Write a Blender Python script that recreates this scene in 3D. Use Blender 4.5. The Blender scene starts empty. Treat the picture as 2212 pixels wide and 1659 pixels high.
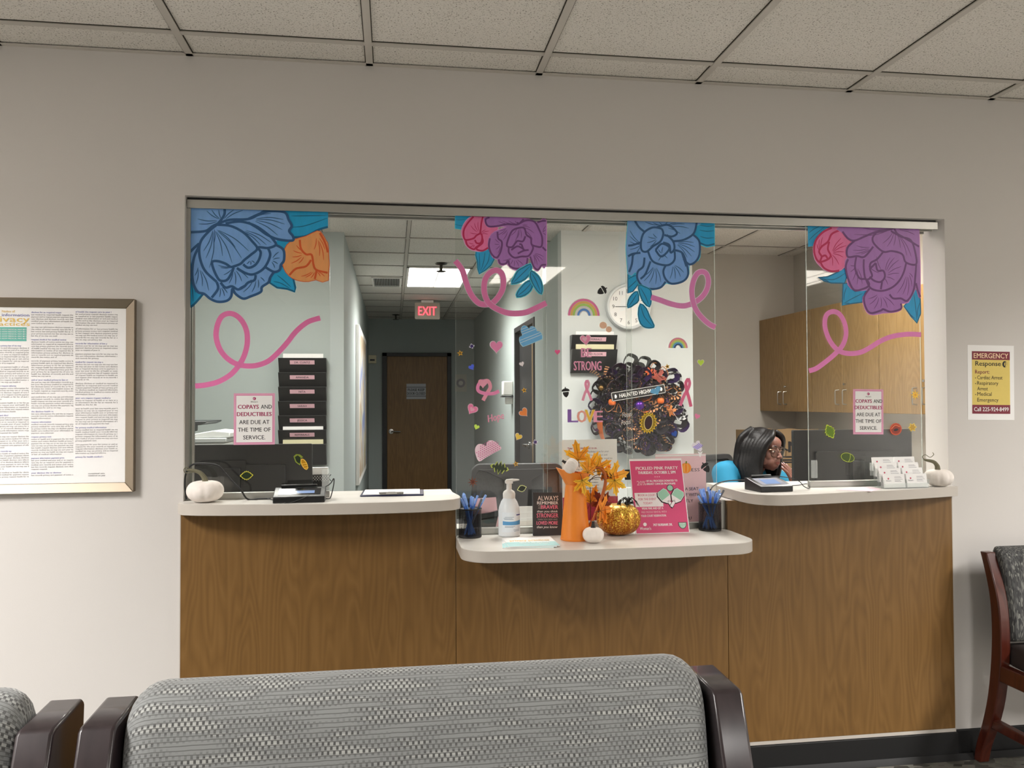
import bpy, bmesh, math, random
from mathutils import Vector, Matrix, Euler
from mathutils.geometry import tessellate_polygon
random.seed(7)
PI = math.pi
COL = bpy.context.scene.collection
# ------------------------------------------------------------------ camera model
FPX, DIST, CAMH = 1753.4, 2.9, 1.375
YAW, PITCH, ROLL = [math.radians(a) for a in (8.3537, 1.3179, -.2541)]
cp, sp = math.cos(PITCH), math.sin(PITCH)
c_fwd = Vector((math.sin(YAW) * cp, math.cos(YAW) * cp, sp))
_r = Vector((math.cos(YAW), -math.sin(YAW), 0)); _u = _r.cross(c_fwd)
c_right = _r * math.cos(ROLL) + _u * math.sin(ROLL)
c_up = _u * math.cos(ROLL) - _r * math.sin(ROLL)
CAM = Vector((0, -DIST, CAMH))
def ray(x, y): return c_fwd + c_right * ((x - 1106) / FPX) - c_up * ((y - 829.5) / FPX)
def atY(x, y, Y): d = ray(x, y); return CAM + d * ((DIST + Y) / d.y)
def atZ(x, y, Z): d = ray(x, y); return CAM + d * ((Z - CAMH) / d.z)
def atX(x, y, X): d = ray(x, y); return CAM + d * (X / d.x)

# ------------------------------------------------------------------ materials
def lin(h):
    if isinstance(h, str):
        h = h.lstrip('#'); c = [int(h[i:i + 2], 16) / 255 for i in (0, 2, 4)]
    else: c = h
    return [x / 12.92 if x <= .04045 else ((x + .055) / 1.055) ** 2.4 for x in c] + [1]
MATS = {}
def nodes(name):
    m = bpy.data.materials.new(name); m.use_nodes = True
    return m, m.node_tree.nodes, m.node_tree.links
def mat(name, col, rough=.6, metal=0, var=.04, scale=40, emit=0, ecol=None, spec=.5, bump=0, bscale=300, coat=0, alpha=1, trans=0):
    if name in MATS: return MATS[name]
    m, N, L = nodes(name); b = N['Principled BSDF']; c = lin(col)
    b.inputs['Roughness'].default_value = rough; b.inputs['Metallic'].default_value = metal
    b.inputs['Specular IOR Level'].default_value = spec
    b.inputs['Coat Weight'].default_value = coat
    b.inputs['Alpha'].default_value = alpha
    b.inputs['Transmission Weight'].default_value = trans
    tc = N.new('ShaderNodeTexCoord'); n = N.new('ShaderNodeTexNoise'); n.inputs['Scale'].default_value = scale
    n.inputs['Detail'].default_value = 4
    L.new(tc.outputs['Object'], n.inputs['Vector'])
    r = N.new('ShaderNodeMapRange'); r.inputs[3].default_value = 1 - var; r.inputs[4].default_value = 1 + var
    L.new(n.outputs['Fac'], r.inputs[0])
    mx = N.new('ShaderNodeVectorMath'); mx.operation = 'SCALE'; mx.inputs[0].default_value = c[:3]
    L.new(r.outputs[0], mx.inputs['Scale']); L.new(mx.outputs[0], b.inputs['Base Color'])
    if emit:
        b.inputs['Emission Color'].default_value = lin(ecol or col); b.inputs['Emission Strength'].default_value = emit
    if bump:
        n2 = N.new('ShaderNodeTexNoise'); n2.inputs['Scale'].default_value = bscale; n2.inputs['Detail'].default_value = 3
        L.new(tc.outputs['Object'], n2.inputs['Vector'])
        bp = N.new('ShaderNodeBump'); bp.inputs['Strength'].default_value = bump; bp.inputs['Distance'].default_value = .002
        L.new(n2.outputs['Fac'], bp.inputs['Height']); L.new(bp.outputs[0], b.inputs['Normal'])
    MATS[name] = m; return m
def ramp(N, stops):
    r = N.new('ShaderNodeValToRGB'); e = r.color_ramp.elements
    e[0].position, e[0].color = stops[0][0], lin(stops[0][1]); e[1].position, e[1].color = stops[-1][0], lin(stops[-1][1])
    for p, c in stops[1:-1]:
        k = e.new(p); k.color = lin(c)
    return r
def wood_mat(name, cols, sc=(1, 1, 1), rough=.42, wave=5.5, rot=0, coat=0):
    m, N, L = nodes(name); b = N['Principled BSDF']; b.inputs['Roughness'].default_value = rough; b.inputs['Coat Weight'].default_value = coat
    tc = N.new('ShaderNodeTexCoord'); mp = N.new('ShaderNodeMapping'); mp.inputs['Scale'].default_value = sc
    L.new(tc.outputs['Object'], mp.inputs[0])
    n1 = N.new('ShaderNodeTexNoise'); n1.inputs['Scale'].default_value = 2.2; n1.inputs['Detail'].default_value = 2
    L.new(mp.outputs[0], n1.inputs['Vector'])
    # cathedral rings : bands of a stretched noise field
    ml = N.new('ShaderNodeMath'); ml.operation = 'MULTIPLY'; ml.inputs[1].default_value = wave * 2.4; L.new(n1.outputs['Fac'], ml.inputs[0])
    fr = N.new('ShaderNodeMath'); fr.operation = 'PINGPONG'; fr.inputs[1].default_value = .5; L.new(ml.outputs[0], fr.inputs[0])
    n2 = N.new('ShaderNodeTexNoise'); n2.inputs['Scale'].default_value = 60; n2.inputs['Detail'].default_value = 5
    mp2 = N.new('ShaderNodeMapping'); mp2.inputs['Scale'].default_value = (1, 1, .03) if sc[2] < 1 else (.03, 1, 1)
    L.new(tc.outputs['Object'], mp2.inputs[0]); L.new(mp2.outputs[0], n2.inputs['Vector'])
    a = N.new('ShaderNodeMath'); a.operation = 'MULTIPLY_ADD'; a.inputs[1].default_value = .55; L.new(fr.outputs[0], a.inputs[0])
    s = N.new('ShaderNodeMath'); s.operation = 'MULTIPLY'; s.inputs[1].default_value = .62; L.new(n2.outputs['Fac'], s.inputs[0]); L.new(s.outputs[0], a.inputs[2])
    r = ramp(N, [(.12, cols[0]), (.4, cols[1]), (.65, cols[2])]); L.new(a.outputs[0], r.inputs[0])
    L.new(r.outputs[0], b.inputs['Base Color']); MATS[name] = m; return m
def emat(name, col, strength):
    m, N, L = nodes(name); b = N['Principled BSDF']; b.inputs['Base Color'].default_value = lin(col)
    b.inputs['Emission Color'].default_value = lin(col); b.inputs['Emission Strength'].default_value = strength
    MATS[name] = m; return m

WALL = mat('wall paint', '#d0ccc8', .75, var=.012, scale=3, bump=.06, bscale=220)
WALLIN = mat('office wall paint', '#a9b2b0', .75, var=.012, scale=3, bump=.05, bscale=220)
WALLWH = mat('column paint', '#d0d4d3', .75, var=.012, scale=3)
WALLR = mat('office right paint', '#b9b4ab', .75, var=.012, scale=3)
WHITE = mat('white paint', '#e6e3de', .5, var=.01)
METAL = mat('brushed aluminium', '#b9b9b5', .38, 1, var=.05, scale=20)
STEEL = mat('satin steel', '#a8a49c', .3, 1, var=.03)
CHROME = mat('chrome', '#c9c9c9', .15, 1, var=.01)
BLACK = mat('black plastic', '#141516', .35, var=.05)
BLACKM = mat('matte black', '#1a1a1b', .6, var=.08)
DGREY = mat('dark grey plastic', '#2b2c2e', .4, var=.05)
PAPER = mat('white paper', '#f2f1f0', .8, var=.01)
INK = mat('black ink', '#1c1b1d', .7, var=.02)
PINKP = mat('pink paper', '#efc3cc', .75, var=.02)
MAGENTA = mat('magenta print', '#a5295f', .6, var=.02)
LAM = wood_mat('white laminate', ['#cdc8c0', '#dad6cf', '#e0dcd6'], (.15, 1.2, 1), .32, 3)
EDGE = mat('laminate edge', '#c2bbb2', .45, var=.03, scale=15)
WOOD = wood_mat('maple laminate', ['#684b25', '#75552b', '#7e5d32'], (3.4, 3.4, .5), .42, 7)
WOODC = wood_mat('cabinet maple', ['#745a34', '#85683f', '#90734a'], (3, 3, .5), .42, 7)
WOODD = wood_mat('door veneer', ['#6f5029', '#7c5b31', '#876539'], (4, 4, .4), .45, 5)
FRAMEDK = mat('door frame paint', '#29292b', .45)
def ceil_mat():
    m, N, L = nodes('ceiling tile'); b = N['Principled BSDF']; b.inputs['Roughness'].default_value = .95
    tc = N.new('ShaderNodeTexCoord'); n = N.new('ShaderNodeTexNoise'); n.inputs['Scale'].default_value = 190; n.inputs['Detail'].default_value = 3; n.inputs['Roughness'].default_value = .55
    L.new(tc.outputs['Object'], n.inputs[0])
    r = ramp(N, [(.33, '#857f76'), (.41, '#d9d5cd'), (.6, '#e2ded7')]); L.new(n.outputs['Fac'], r.inputs[0])
    L.new(r.outputs[0], b.inputs['Base Color'])
    bp = N.new('ShaderNodeBump'); bp.inputs['Strength'].default_value = .35; bp.inputs['Distance'].default_value = .003
    L.new(n.outputs['Fac'], bp.inputs['Height']); L.new(bp.outputs[0], b.inputs['Normal']); return m
TILE = ceil_mat()
TEE = mat('ceiling tee paint', '#c2bdb5', .6, var=.02)
GAP = mat('tile shadow gap', '#3c382f', .9)
def carpet_mat():
    m, N, L = nodes('carpet tile'); b = N['Principled BSDF']; b.inputs['Roughness'].default_value = .95
    tc = N.new('ShaderNodeTexCoord'); mp = N.new('ShaderNodeMapping'); mp.inputs['Scale'].default_value = (1, 2.2, 1); mp.inputs['Rotation'].default_value = (0, 0, .35)
    v = N.new('ShaderNodeTexVoronoi'); v.inputs['Scale'].default_value = 16; v.distance = 'CHEBYCHEV'
    L.new(tc.outputs['Object'], mp.inputs[0]); L.new(mp.outputs[0], v.inputs['Vector'])
    sx = N.new('ShaderNodeSeparateColor'); L.new(v.outputs['Color'], sx.inputs[0])
    r = ramp(N, [(0, '#34322c'), (.35, '#57554c'), (.6, '#77756b'), (1, '#8f8e84')]); L.new(sx.outputs[0], r.inputs[0])
    n = N.new('ShaderNodeTexNoise'); n.inputs['Scale'].default_value = 260; L.new(tc.outputs['Object'], n.inputs[0])
    mx = N.new('ShaderNodeMixRGB'); mx.blend_type = 'MULTIPLY'; mx.inputs[0].default_value = .7; L.new(r.outputs[0], mx.inputs[1]); L.new(n.outputs['Color'], mx.inputs[2])
    L.new(mx.outputs[0], b.inputs['Base Color']); return m
CARPET = carpet_mat()
def glass_mat():
    m, N, L = nodes('clear glass'); N.remove(N['Principled BSDF']); o = N['Material Output']
    t = N.new('ShaderNodeBsdfTransparent'); t.inputs[0].default_value = (.965, .975, .965, 1)
    g = N.new('ShaderNodeBsdfGlossy'); g.inputs['Roughness'].default_value = .02
    f = N.new('ShaderNodeFresnel'); ge = N.new('ShaderNodeNewGeometry'); io = N.new('ShaderNodeMapRange'); io.inputs[3].default_value = 1.5; io.inputs[4].default_value = 1 / 1.5; L.new(ge.outputs['Backfacing'], io.inputs[0]); L.new(io.outputs[0], f.inputs[0])
    n = N.new('ShaderNodeTexNoise'); n.inputs['Scale'].default_value = 6; tc = N.new('ShaderNodeTexCoord'); L.new(tc.outputs['Object'], n.inputs[0])
    k = N.new('ShaderNodeMapRange'); k.inputs[3].default_value = .8; k.inputs[4].default_value = 1.2; L.new(n.outputs['Fac'], k.inputs[0])
    ml = N.new('ShaderNodeMath'); ml.operation = 'MULTIPLY'; L.new(f.outputs[0], ml.inputs[0]); L.new(k.outputs[0], ml.inputs[1])
    mx = N.new('ShaderNodeMixShader'); L.new(ml.outputs[0], mx.inputs[0]); L.new(t.outputs[0], mx.inputs[1]); L.new(g.outputs[0], mx.inputs[2])
    L.new(mx.outputs[0], o.inputs[0]); return m
GLASS = glass_mat()
def clear_mat(name, tint, mixf=.25, rough=.1):
    m, N, L = nodes(name); b = N['Principled BSDF']; b.inputs['Base Color'].default_value = lin(tint); b.inputs['Roughness'].default_value = rough
    o = N['Material Output']; t = N.new('ShaderNodeBsdfTransparent'); t.inputs[0].default_value = (.97, .98, .97, 1)
    n = N.new('ShaderNodeTexNoise'); n.inputs['Scale'].default_value = 30; k = N.new('ShaderNodeMapRange'); k.inputs[3].default_value = mixf * .8; k.inputs[4].default_value = mixf * 1.2
    L.new(n.outputs['Fac'], k.inputs[0]); mx = N.new('ShaderNodeMixShader'); L.new(k.outputs[0], mx.inputs[0]); L.new(t.outputs[0], mx.inputs[1]); L.new(b.outputs[0], mx.inputs[2]); L.new(mx.outputs[0], o.inputs[0])
    return m
GEDGE = clear_mat('glass edge', '#dfe8e2', .55, .2)
ACRYL = clear_mat('clear acrylic', '#eef2f2', .22, .08)

# ------------------------------------------------------------------ mesh helpers
def catmull(P, closed=False, n=6):
    P = [Vector(p) for p in P]; k = len(P); out = []
    if k < 3: return P
    rng = range(k if closed else k - 1)
    for i in rng:
        if closed: a, b, c, d = P[(i - 1) % k], P[i], P[(i + 1) % k], P[(i + 2) % k]
        else: a, b, c, d = P[max(i - 1, 0)], P[i], P[i + 1], P[min(i + 2, k - 1)]
        for j in range(n):
            t = j / n
            out.append(.5 * ((2 * b) + (c - a) * t + (2 * a - 5 * b + 4 * c - d) * t * t + (3 * b - a - 3 * c + d) * t ** 3))
    if not closed: out.append(P[-1])
    return out
class MB:
    def __init__(s): s.v = []; s.f = []; s.m = []
    def add(s, vs, fs, m=0, M=None):
        o = len(s.v); s.v += [tuple(M @ Vector(v)) if M else tuple(v) for v in vs]
        s.f += [tuple(i + o for i in f) for f in fs]; s.m += [m] * len(fs) if isinstance(m, int) else list(m); return s
    def box(s, x0, x1, y0, y1, z0, z1, m=0, M=None):
        return s.add([(x, y, z) for x in (x0, x1) for y in (y0, y1) for z in (z0, z1)],
                     [(0, 1, 3, 2), (4, 6, 7, 5), (0, 4, 5, 1), (2, 3, 7, 6), (0, 2, 6, 4), (1, 5, 7, 3)], m, M)
    def prism(s, P, a, b, ax='y', m=0, M=None, me=None):
        """P: outline in the two other axes, extruded from a to b along ax"""
        n = len(P); T = tessellate_polygon([[Vector((p[0], p[1], 0)) for p in P]])
        def mk(p, h):
            return {'y': (p[0], h, p[1]), 'z': (p[0], p[1], h), 'x': (h, p[0], p[1])}[ax]
        vs = [mk(p, a) for p in P] + [mk(p, b) for p in P]
        fs = [tuple(t) for t in T] + [tuple(i + n for i in reversed(t)) for t in T]
        ms = [m] * len(fs); fs2 = [(i, (i + 1) % n, n + (i + 1) % n, n + i) for i in range(n)]
        return s.add(vs, fs + fs2, ms + [m if me is None else me] * n, M)
    def tube(s, P, r, n=8, m=0, closed=False, M=None, cap=True, flat=1):
        P = [Vector(p) for p in P]; k = len(P); R = r if isinstance(r, (list, tuple)) else [r] * k
        vs = []; fs = []; up = None
        for i in range(k):
            if closed: t = P[(i + 1) % k] - P[(i - 1) % k]
            else: t = P[min(i + 1, k - 1)] - P[max(i - 1, 0)]
            t = t.normalized() if t.length > 1e-9 else Vector((0, 0, 1))
            if up is None: up = Vector((0, 0, 1)) if abs(t.z) < .9 else Vector((1, 0, 0))
            a = t.cross(up); a = a.normalized() if a.length > 1e-6 else t.orthogonal().normalized(); b = a.cross(t).normalized(); up = b
            for j in range(n):
                q = 2 * PI * j / n; vs.append(P[i] + a * math.cos(q) * R[i] + b * math.sin(q) * R[i] * flat)
        for i in range(k if closed else k - 1):
            for j in range(n):
                a0, a1 = i * n + j, i * n + (j + 1) % n; b0, b1 = ((i + 1) % k) * n + j, ((i + 1) % k) * n + (j + 1) % n
                fs.append((a0, a1, b1, b0))
        if not closed and cap: fs += [tuple(range(n))[::-1], tuple(range((k - 1) * n, k * n))]
        return s.add(vs, fs, m, M)
    def lathe(s, prof, c=(0, 0, 0), n=32, m=0, rib=None, M=None, ax='z', caps=True):
        """prof: (r, z[, mat]) list"""
        vs = []; fs = []; k = len(prof); ms = []
        for i, p in enumerate(prof):
            for j in range(n):
                q = 2 * PI * j / n; r = p[0] * (rib(q, i / (k - 1)) if rib else 1); z = p[1]
                v = (r * math.cos(q), r * math.sin(q), z) if ax == 'z' else (r * math.cos(q), z, r * math.sin(q))
                vs.append((v[0] + c[0], v[1] + c[1], v[2] + c[2]))
        for i in range(k - 1):
            for j in range(n):
                fs.append((i * n + j, i * n + (j + 1) % n, (i + 1) * n + (j + 1) % n, (i + 1) * n + j)); ms.append(prof[i][2] if len(prof[i]) > 2 else m)
        if caps and prof[0][0] > 1e-6: fs.append(tuple(range(n))[::-1]); ms.append(prof[0][2] if len(prof[0]) > 2 else m)
        if caps and prof[-1][0] > 1e-6: fs.append(tuple(range((k - 1) * n, k * n))); ms.append(prof[-1][2] if len(prof[-1]) > 2 else m)
        return s.add(vs, fs, ms, M)
    def ell(s, c, r, n=16, m=0, M=None, rot=None):
        vs = []; fs = []; h = n // 2
        for i in range(h + 1):
            a = PI * i / h
            for j in range(n):
                q = 2 * PI * j / n; p = Vector((r[0] * math.sin(a) * math.cos(q), r[1] * math.sin(a) * math.sin(q), r[2] * math.cos(a)))
                if rot: p = rot @ p
                vs.append(p + Vector(c))
        for i in range(h):
            for j in range(n): fs.append((i * n + j, (i + 1) * n + j, (i + 1) * n + (j + 1) % n, i * n + (j + 1) % n))
        return s.add(vs, fs, m, M)
    def stroke(s, P, w, y, th=.0003, m=0, M=None, smooth=True, closed=False, taper=False, lift=0):
        """flat ribbon along 2D (x,z) points, on the plane at y, facing -y"""
        P = [Vector((p[0], p[1])) for p in P]
        if smooth: P = catmull(P, closed)
        k = len(P); vs = []; fs = []; y0 = y
        for i in range(k):
            if closed: t = P[(i + 1) % k] - P[(i - 1) % k]
            else: t = P[min(i + 1, k - 1)] - P[max(i - 1, 0)]
            t = t.normalized() if t.length > 1e-9 else Vector((1, 0)); q = Vector((-t.y, t.x)); ww = w / 2
            if taper: ww *= max(.12, math.sin(PI * min(1, (i + .5) / k)) ** .6)
            a, b = P[i] + q * ww, P[i] - q * ww; y = y0 - lift * i / k
            vs += [(a.x, y - th, a.y), (b.x, y - th, b.y), (a.x, y, a.y), (b.x, y, b.y)]
        for i in range(k if closed else k - 1):
            o = 4 * i; p = 4 * ((i + 1) % k)
            fs += [(o, p, p + 1, o + 1), (o + 2, o + 3, p + 3, p + 2), (o, o + 2, p + 2, p), (o + 1, p + 1, p + 3, o + 3)]
        if not closed: fs += [(0, 1, 3, 2), (4 * k - 4, 4 * k - 2, 4 * k - 1, 4 * k - 3)]
        return s.add(vs, fs, m, M)
    def text(s, body, x, z, h, y=-.0003, m=0, width=None, align='CENTER', th=.0002, bold=0, M=None, shear=0, rot=0):
        """lettering in the local xz plane facing -y ; h = cap height ; (x,z) = baseline anchor"""
        c = bpy.data.curves.new('t', 'FONT'); c.body = body; c.size = h / .72; c.align_x = 'LEFT'; c.resolution_u = 2; c.shear = shear
        o = bpy.data.objects.new('t', c); me = bpy.data.meshes.new_from_object(o)
        if me.vertices:
            xs = [v.co.x for v in me.vertices]; x0, x1 = min(xs), max(xs); sx = width / (x1 - x0) if width else 1
            wd = (x1 - x0) * sx; off = {'CENTER': -wd / 2, 'LEFT': 0, 'RIGHT': -wd}[align]
            cr, sr = math.cos(rot), math.sin(rot)
            def tr(v):
                a, b = (v.co.x - x0) * sx + off, v.co.y
                return (x + a * cr - b * sr, y - th, z + a * sr + b * cr)
            V_ = [tr(v) for v in me.vertices]; F_ = [tuple(p.vertices) for p in me.polygons]
            offs = [(0, 0)] if bold < .006 else [(-bold * h * .8, 0), (bold * h * .8, .00003)] if bold < .035 else [(-bold * h, 0), (0, .00003), (bold * h, .00006)]
            for dx, dy in offs: s.add([(a + dx * cr, b - dy, e + dx * sr) for a, b, e in V_], F_, m, M)
        bpy.data.meshes.remove(me); bpy.data.objects.remove(o); bpy.data.curves.remove(c); return s
    def build(s, name, mats, parent=None, smooth=False, bevel=0, loc=None, seg=2, sub=0, angle=40):
        me = bpy.data.meshes.new(name); me.from_pydata([tuple(v) for v in s.v], [], s.f)
        mats = mats if isinstance(mats, (list, tuple)) else [mats]
        for m in mats: me.materials.append(m)
        me.polygons.foreach_set('material_index', [min(i, len(mats) - 1) for i in s.m])
        bm = bmesh.new(); bm.from_mesh(me); bmesh.ops.recalc_face_normals(bm, faces=bm.faces); bm.to_mesh(me); bm.free()
        if smooth: me.shade_smooth() if hasattr(me, 'shade_smooth') else None
        me.update(); o = bpy.data.objects.new(name, me); COL.objects.link(o)
        if smooth: me.set_sharp_from_angle(angle=math.radians(angle))
        if bevel:
            b = o.modifiers.new('bevel', 'BEVEL'); b.width = bevel; b.segments = seg; b.limit_method = 'ANGLE'; b.angle_limit = math.radians(50)
            me.shade_smooth(); me.set_sharp_from_angle(angle=math.radians(60))
        if sub: d = o.modifiers.new('sub', 'SUBSURF'); d.levels = d.render_levels = sub
        if parent: o.parent = parent
        if loc: o.location = loc
        return o
def empty(name, loc=(0, 0, 0), rz=0, rx=0, ry=0):
    o = bpy.data.objects.new(name, None); COL.objects.link(o); o.location = loc; o.rotation_euler = (rx, ry, rz); o.empty_display_size = .05; return o
def tag(o, label, cat, group=None):
    o['label'] = label; o['category'] = cat
    if group: o['group'] = group
    return o
def struct(o): o['kind'] = 'structure'; return o
def kids(o): return [c for c in bpy.data.objects if c.parent is o]
def dup(o, parent=None):
    c = o.copy(); COL.objects.link(c); c.parent = parent
    for ch in kids(o): dup(ch, c)
    return c
def rrect(x0, x1, z0, z1, r, n=5):
    P = []
    for cx, cz, a in ((x1 - r, z1 - r, 0), (x0 + r, z1 - r, 90), (x0 + r, z0 + r, 180), (x1 - r, z0 + r, 270)):
        for i in range(n + 1):
            q = math.radians(a + 90 * i / n); P.append((cx + r * math.cos(q), cz + r * math.sin(q)))
    return P
# ================================================================== SETTING
CZ = 2.573; OX0, OX1, OZ1 = -.705, 2.15, 2.091; WT = .135
RX0, RX1, RY0 = -3.3, 5.4, -7.2
w = MB()
w.box(RX0, OX0, 0, WT, 0, CZ + .1).box(OX1, RX1, 0, WT, 0, CZ + .1).box(OX0, OX1, 0, WT, OZ1, CZ + .1)
w.box(OX0, .219, 0, WT, 0, 1.005).box(.219, 1.233, 0, WT, 0, .86).box(1.233, OX1, 0, WT, 0, 1.005)
struct(w.build('wall_front', WALL))
struct(MB().box(RX0 - .1, RX0, RY0, 0, 0, CZ + .1).build('wall_left', WALL))
struct(MB().box(RX1, RX1 + .1, RY0, 0, 0, CZ + .1).build('wall_right', WALL))
struct(MB().box(RX0, RX1, RY0 - .1, RY0, 0, CZ + .1).build('wall_back', WALL))
struct(MB().box(RX0, RX1, RY0, 9, -.05, 0).build('floor', CARPET))
def tees(mb, xs, ys, x0, x1, y0, y1, z=CZ, w=.024):
    for x in xs:
        if x0 < x < x1: mb.box(x - w / 2, x + w / 2, y0, y1, z, z + .004, 0); mb.box(x - w / 2 - .003, x + w / 2 + .003, y0, y1, z + .004, z + .0065, 1)
    for y in ys:
        if y0 < y < y1: mb.box(x0, x1, y - w / 2 , y + w / 2, z + .0012, z + .0045, 0); mb.box(x0, x1, y - w / 2 - .003, y + w / 2 + .003, z + .0045, z + .0068, 1)
    return mb
YB = round(atZ(801, 97, CZ).y, 3)
front_ceiling = struct(MB().box(RX0, RX1, RY0, 0, CZ + .007, CZ + .03).build('ceiling', TILE))
xs = [-.69 + .6096 * k for k in range(-6, 11)]; ys = [YB - 1.2192 * k for k in range(0, 8)]
g = tees(MB(), xs, ys, RX0, RX1, RY0, 0)
g.box(RX0, RX1, -.02, 0, CZ, CZ + .003)
g.build('ceiling_grid', [TEE, GAP], front_ceiling)
office_ceiling = struct(MB().box(-2, 3.4, WT, 9, CZ + .007, CZ + .03).build('ceiling_office', TILE))
XT = atZ(884.6, 476, CZ).x
xs = [XT + .6096 * k for k in range(-5, 8)]; ys = [2.43 + .6096 * k for k in range(-4, 12)]
tees(MB(), xs, ys, -2, 3.4, WT, 8.8).build('ceiling_grid', [TEE, GAP], office_ceiling)
# office / corridor walls
struct(MB().box(-2, -1.9, WT, 2.9, 0, CZ + .1).build('wall_office_left', WALLIN))
struct(MB().box(-1.9, -.34, 2.9, 3.02, 0, CZ + .1).build('wall_office_back', WALLIN))
struct(MB().box(-.46, -.34, 3.02, 8.8, 0, CZ + .1).build('wall_corridor_left', WALLIN))
struct(MB().box(-.46, 1.3, 8.8, 8.92, 0, CZ + .1).build('wall_corridor_back', WALLIN))
D0, D1, DZ = 3.72, 4.82, 2.09
struct(MB().box(1.165, 1.29, 2.76, D0, 0, CZ + .1).box(1.165, 1.29, D1, 8.8, 0, CZ + .1).box(1.165, 1.29, D0, D1, DZ, CZ + .1).build('wall_corridor_right', WALLIN))
struct(MB().box(1.165, 2.12, 2.64, 2.76, 0, CZ + .1).box(2.0, 2.12, 2.76, 3.38, 0, CZ + .1).build('wall_column', WALLWH))
struct(MB().box(2.0, 3.28, 3.38, 3.5, 0, CZ + .1).build('wall_office_far', WALLR))
struct(MB().box(3.28, 3.4, WT, 3.5, 0, CZ + .1).build('wall_office_right', WALLR))
struct(MB().box(1.29, 2.0, 4.9, 5.0, 0, CZ + .1).build('wall_side_room', WALLIN))
BASEB = mat('vinyl base', '#0d0d0e', .6)
# white jamb return and baseboards
struct(MB().box(RX0, OX0 - .004, -.012, 0, 0, .1).box(OX1 + .002, RX1, -.012, 0, 0, .1).build('baseboard_front', BASEB, bevel=.003))
bb = MB().box(OX0 - .004, OX1 + .002, -.028, 0, 0, .098); bb.prism([(-.028, 0), (-.05, 0), (-.04, .008), (-.028, .02)], OX0, RX1, 'x')
struct(bb.build('baseboard_counter', BASEB, bevel=.002))
# window header track
tr = MB(); tr.box(OX0 + .002, 2.135, .02, .11, 2.066, 2.082); tr.box(OX0 + .002, 2.135, .018, .024, 2.052, 2.082); tr.box(OX0 + .002, 2.135, .053, .058, 2.052, 2.068); tr.box(OX0 + .002, 2.135, .104, .11, 2.052, 2.082)
tr.box(OX0 + .002, 2.135, .03, .10, 2.0822, 2.0905, 1)
struct(tr.build('trim_1', [METAL, DGREY], bevel=.0015))
struct(MB().box(OX0 + .0005, OX0 + .014, .022, .03, 1.046, 2.051).box(OX0 + .0005, OX0 + .014, .052, .06, 1.046, 2.051).box(OX0 + .0005, OX0 + .004, .03, .052, 1.046, 2.051).box(OX0 + .0005, OX0 + .012, .1, .108, 1.046, 2.051).build('trim_2', METAL))
# ------------------------------------------------------------------ counter
def counter():
    # wood panels
    for n, (a, b, zt, lab) in enumerate(((OX0 - .003, .219, 1.006, 'maple laminate counter front panel at the left, under the left white countertop'),
                              (.2205, 1.2285, .862, 'maple laminate counter front panel in the middle, under the lowered white countertop'),
                              (1.230, OX1 - .004, 1.006, 'maple laminate counter front panel at the right, under the right white countertop'))):
        o = MB().box(a, b, -.02, -.0005, .112, zt).build('counter_panel', WOOD, bevel=.001)
        t = empty('counter_front', (0, 0, 0)); o.parent = t; tag(t, lab, 'counter front', 'counter front panels')
        MB().box(a, b, -.0195, -.0005, .099, .1118).build('white_edge_strip', EDGE, t)
        if n == 2: MB().box(b + .0001, b + .003, -.02, -.0005, .099, zt).build('white_edge_strip', EDGE, t)
        if n == 0: MB().box(a - .003, a - .0001, -.02, -.0005, .099, zt).build('white_edge_strip', EDGE, t)
    zt, th = 1.045, .0375
    L = [(-.704, .225), (-.704, .0), (-.71, -.0008), (-.71, -.05), (-.69, -.078), (-.64, -.1), (-.55, -.118), (-.4, -.14), (-.22, -.157), (-.05, -.158), (.08, -.148), (.16, -.132), (.205, -.11), (.228, -.08), (.2345, -.045), (.2345, -.0), (.2185, .12), (.2185, .225)]
    R = [(1.2335, .265), (1.262, .07), (1.262, -.06), (1.266, -.11), (1.28, -.152), (1.31, -.184), (1.355, -.2), (1.42, -.198), (1.53, -.18), (1.7, -.148), (1.9, -.112), (2.06, -.072), (2.158, -.042), (2.158, -.0008), (2.149, -.0008), (2.149, .265)]
    R = [(1.262, .265)] + R[1:]
    Lo = [(.2205, .30), (.2205, -.2)] + [(.2205 + .105 * (1 - math.cos(a)), -.215 - .1 * math.sin(a)) for a in [math.radians(q) for q in range(0, 91, 10)]] + \
         [(.6, -.332), (.92, -.325)] + [(1.2315 - .105 * (1 - math.cos(a)), -.205 - .105 * math.sin(a)) for a in [math.radians(q) for q in range(90, -1, -10)]] + [(1.2315, -.2), (1.2315, .30)]
    for P, z, lab in ((L, zt, 'left white laminate countertop with a bowed front edge under the first glass panel'),
                      (R, zt, 'right white laminate countertop with a bowed front edge, beside the lowered one'),
                      (Lo, .90, 'lowered white laminate countertop with rounded corners in the middle of the counter')):
        m = MB().prism(P, z - th, z, 'z', 0, me=1)
        # side faces get the edge band
        o = m.build('countertop', [LAM, EDGE], bevel=.0012, seg=1); tag(o, lab, 'countertop')
    # pillars closing the sides of the lowered opening
    for a, b, q in ((.2197, .2245, 3), (1.2145, 1.2325, 4)):
        struct(MB().box(a, b, .0, WT, .9005, 1.007).build('trim_%d' % q, METAL, bevel=.001))
counter()
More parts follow.
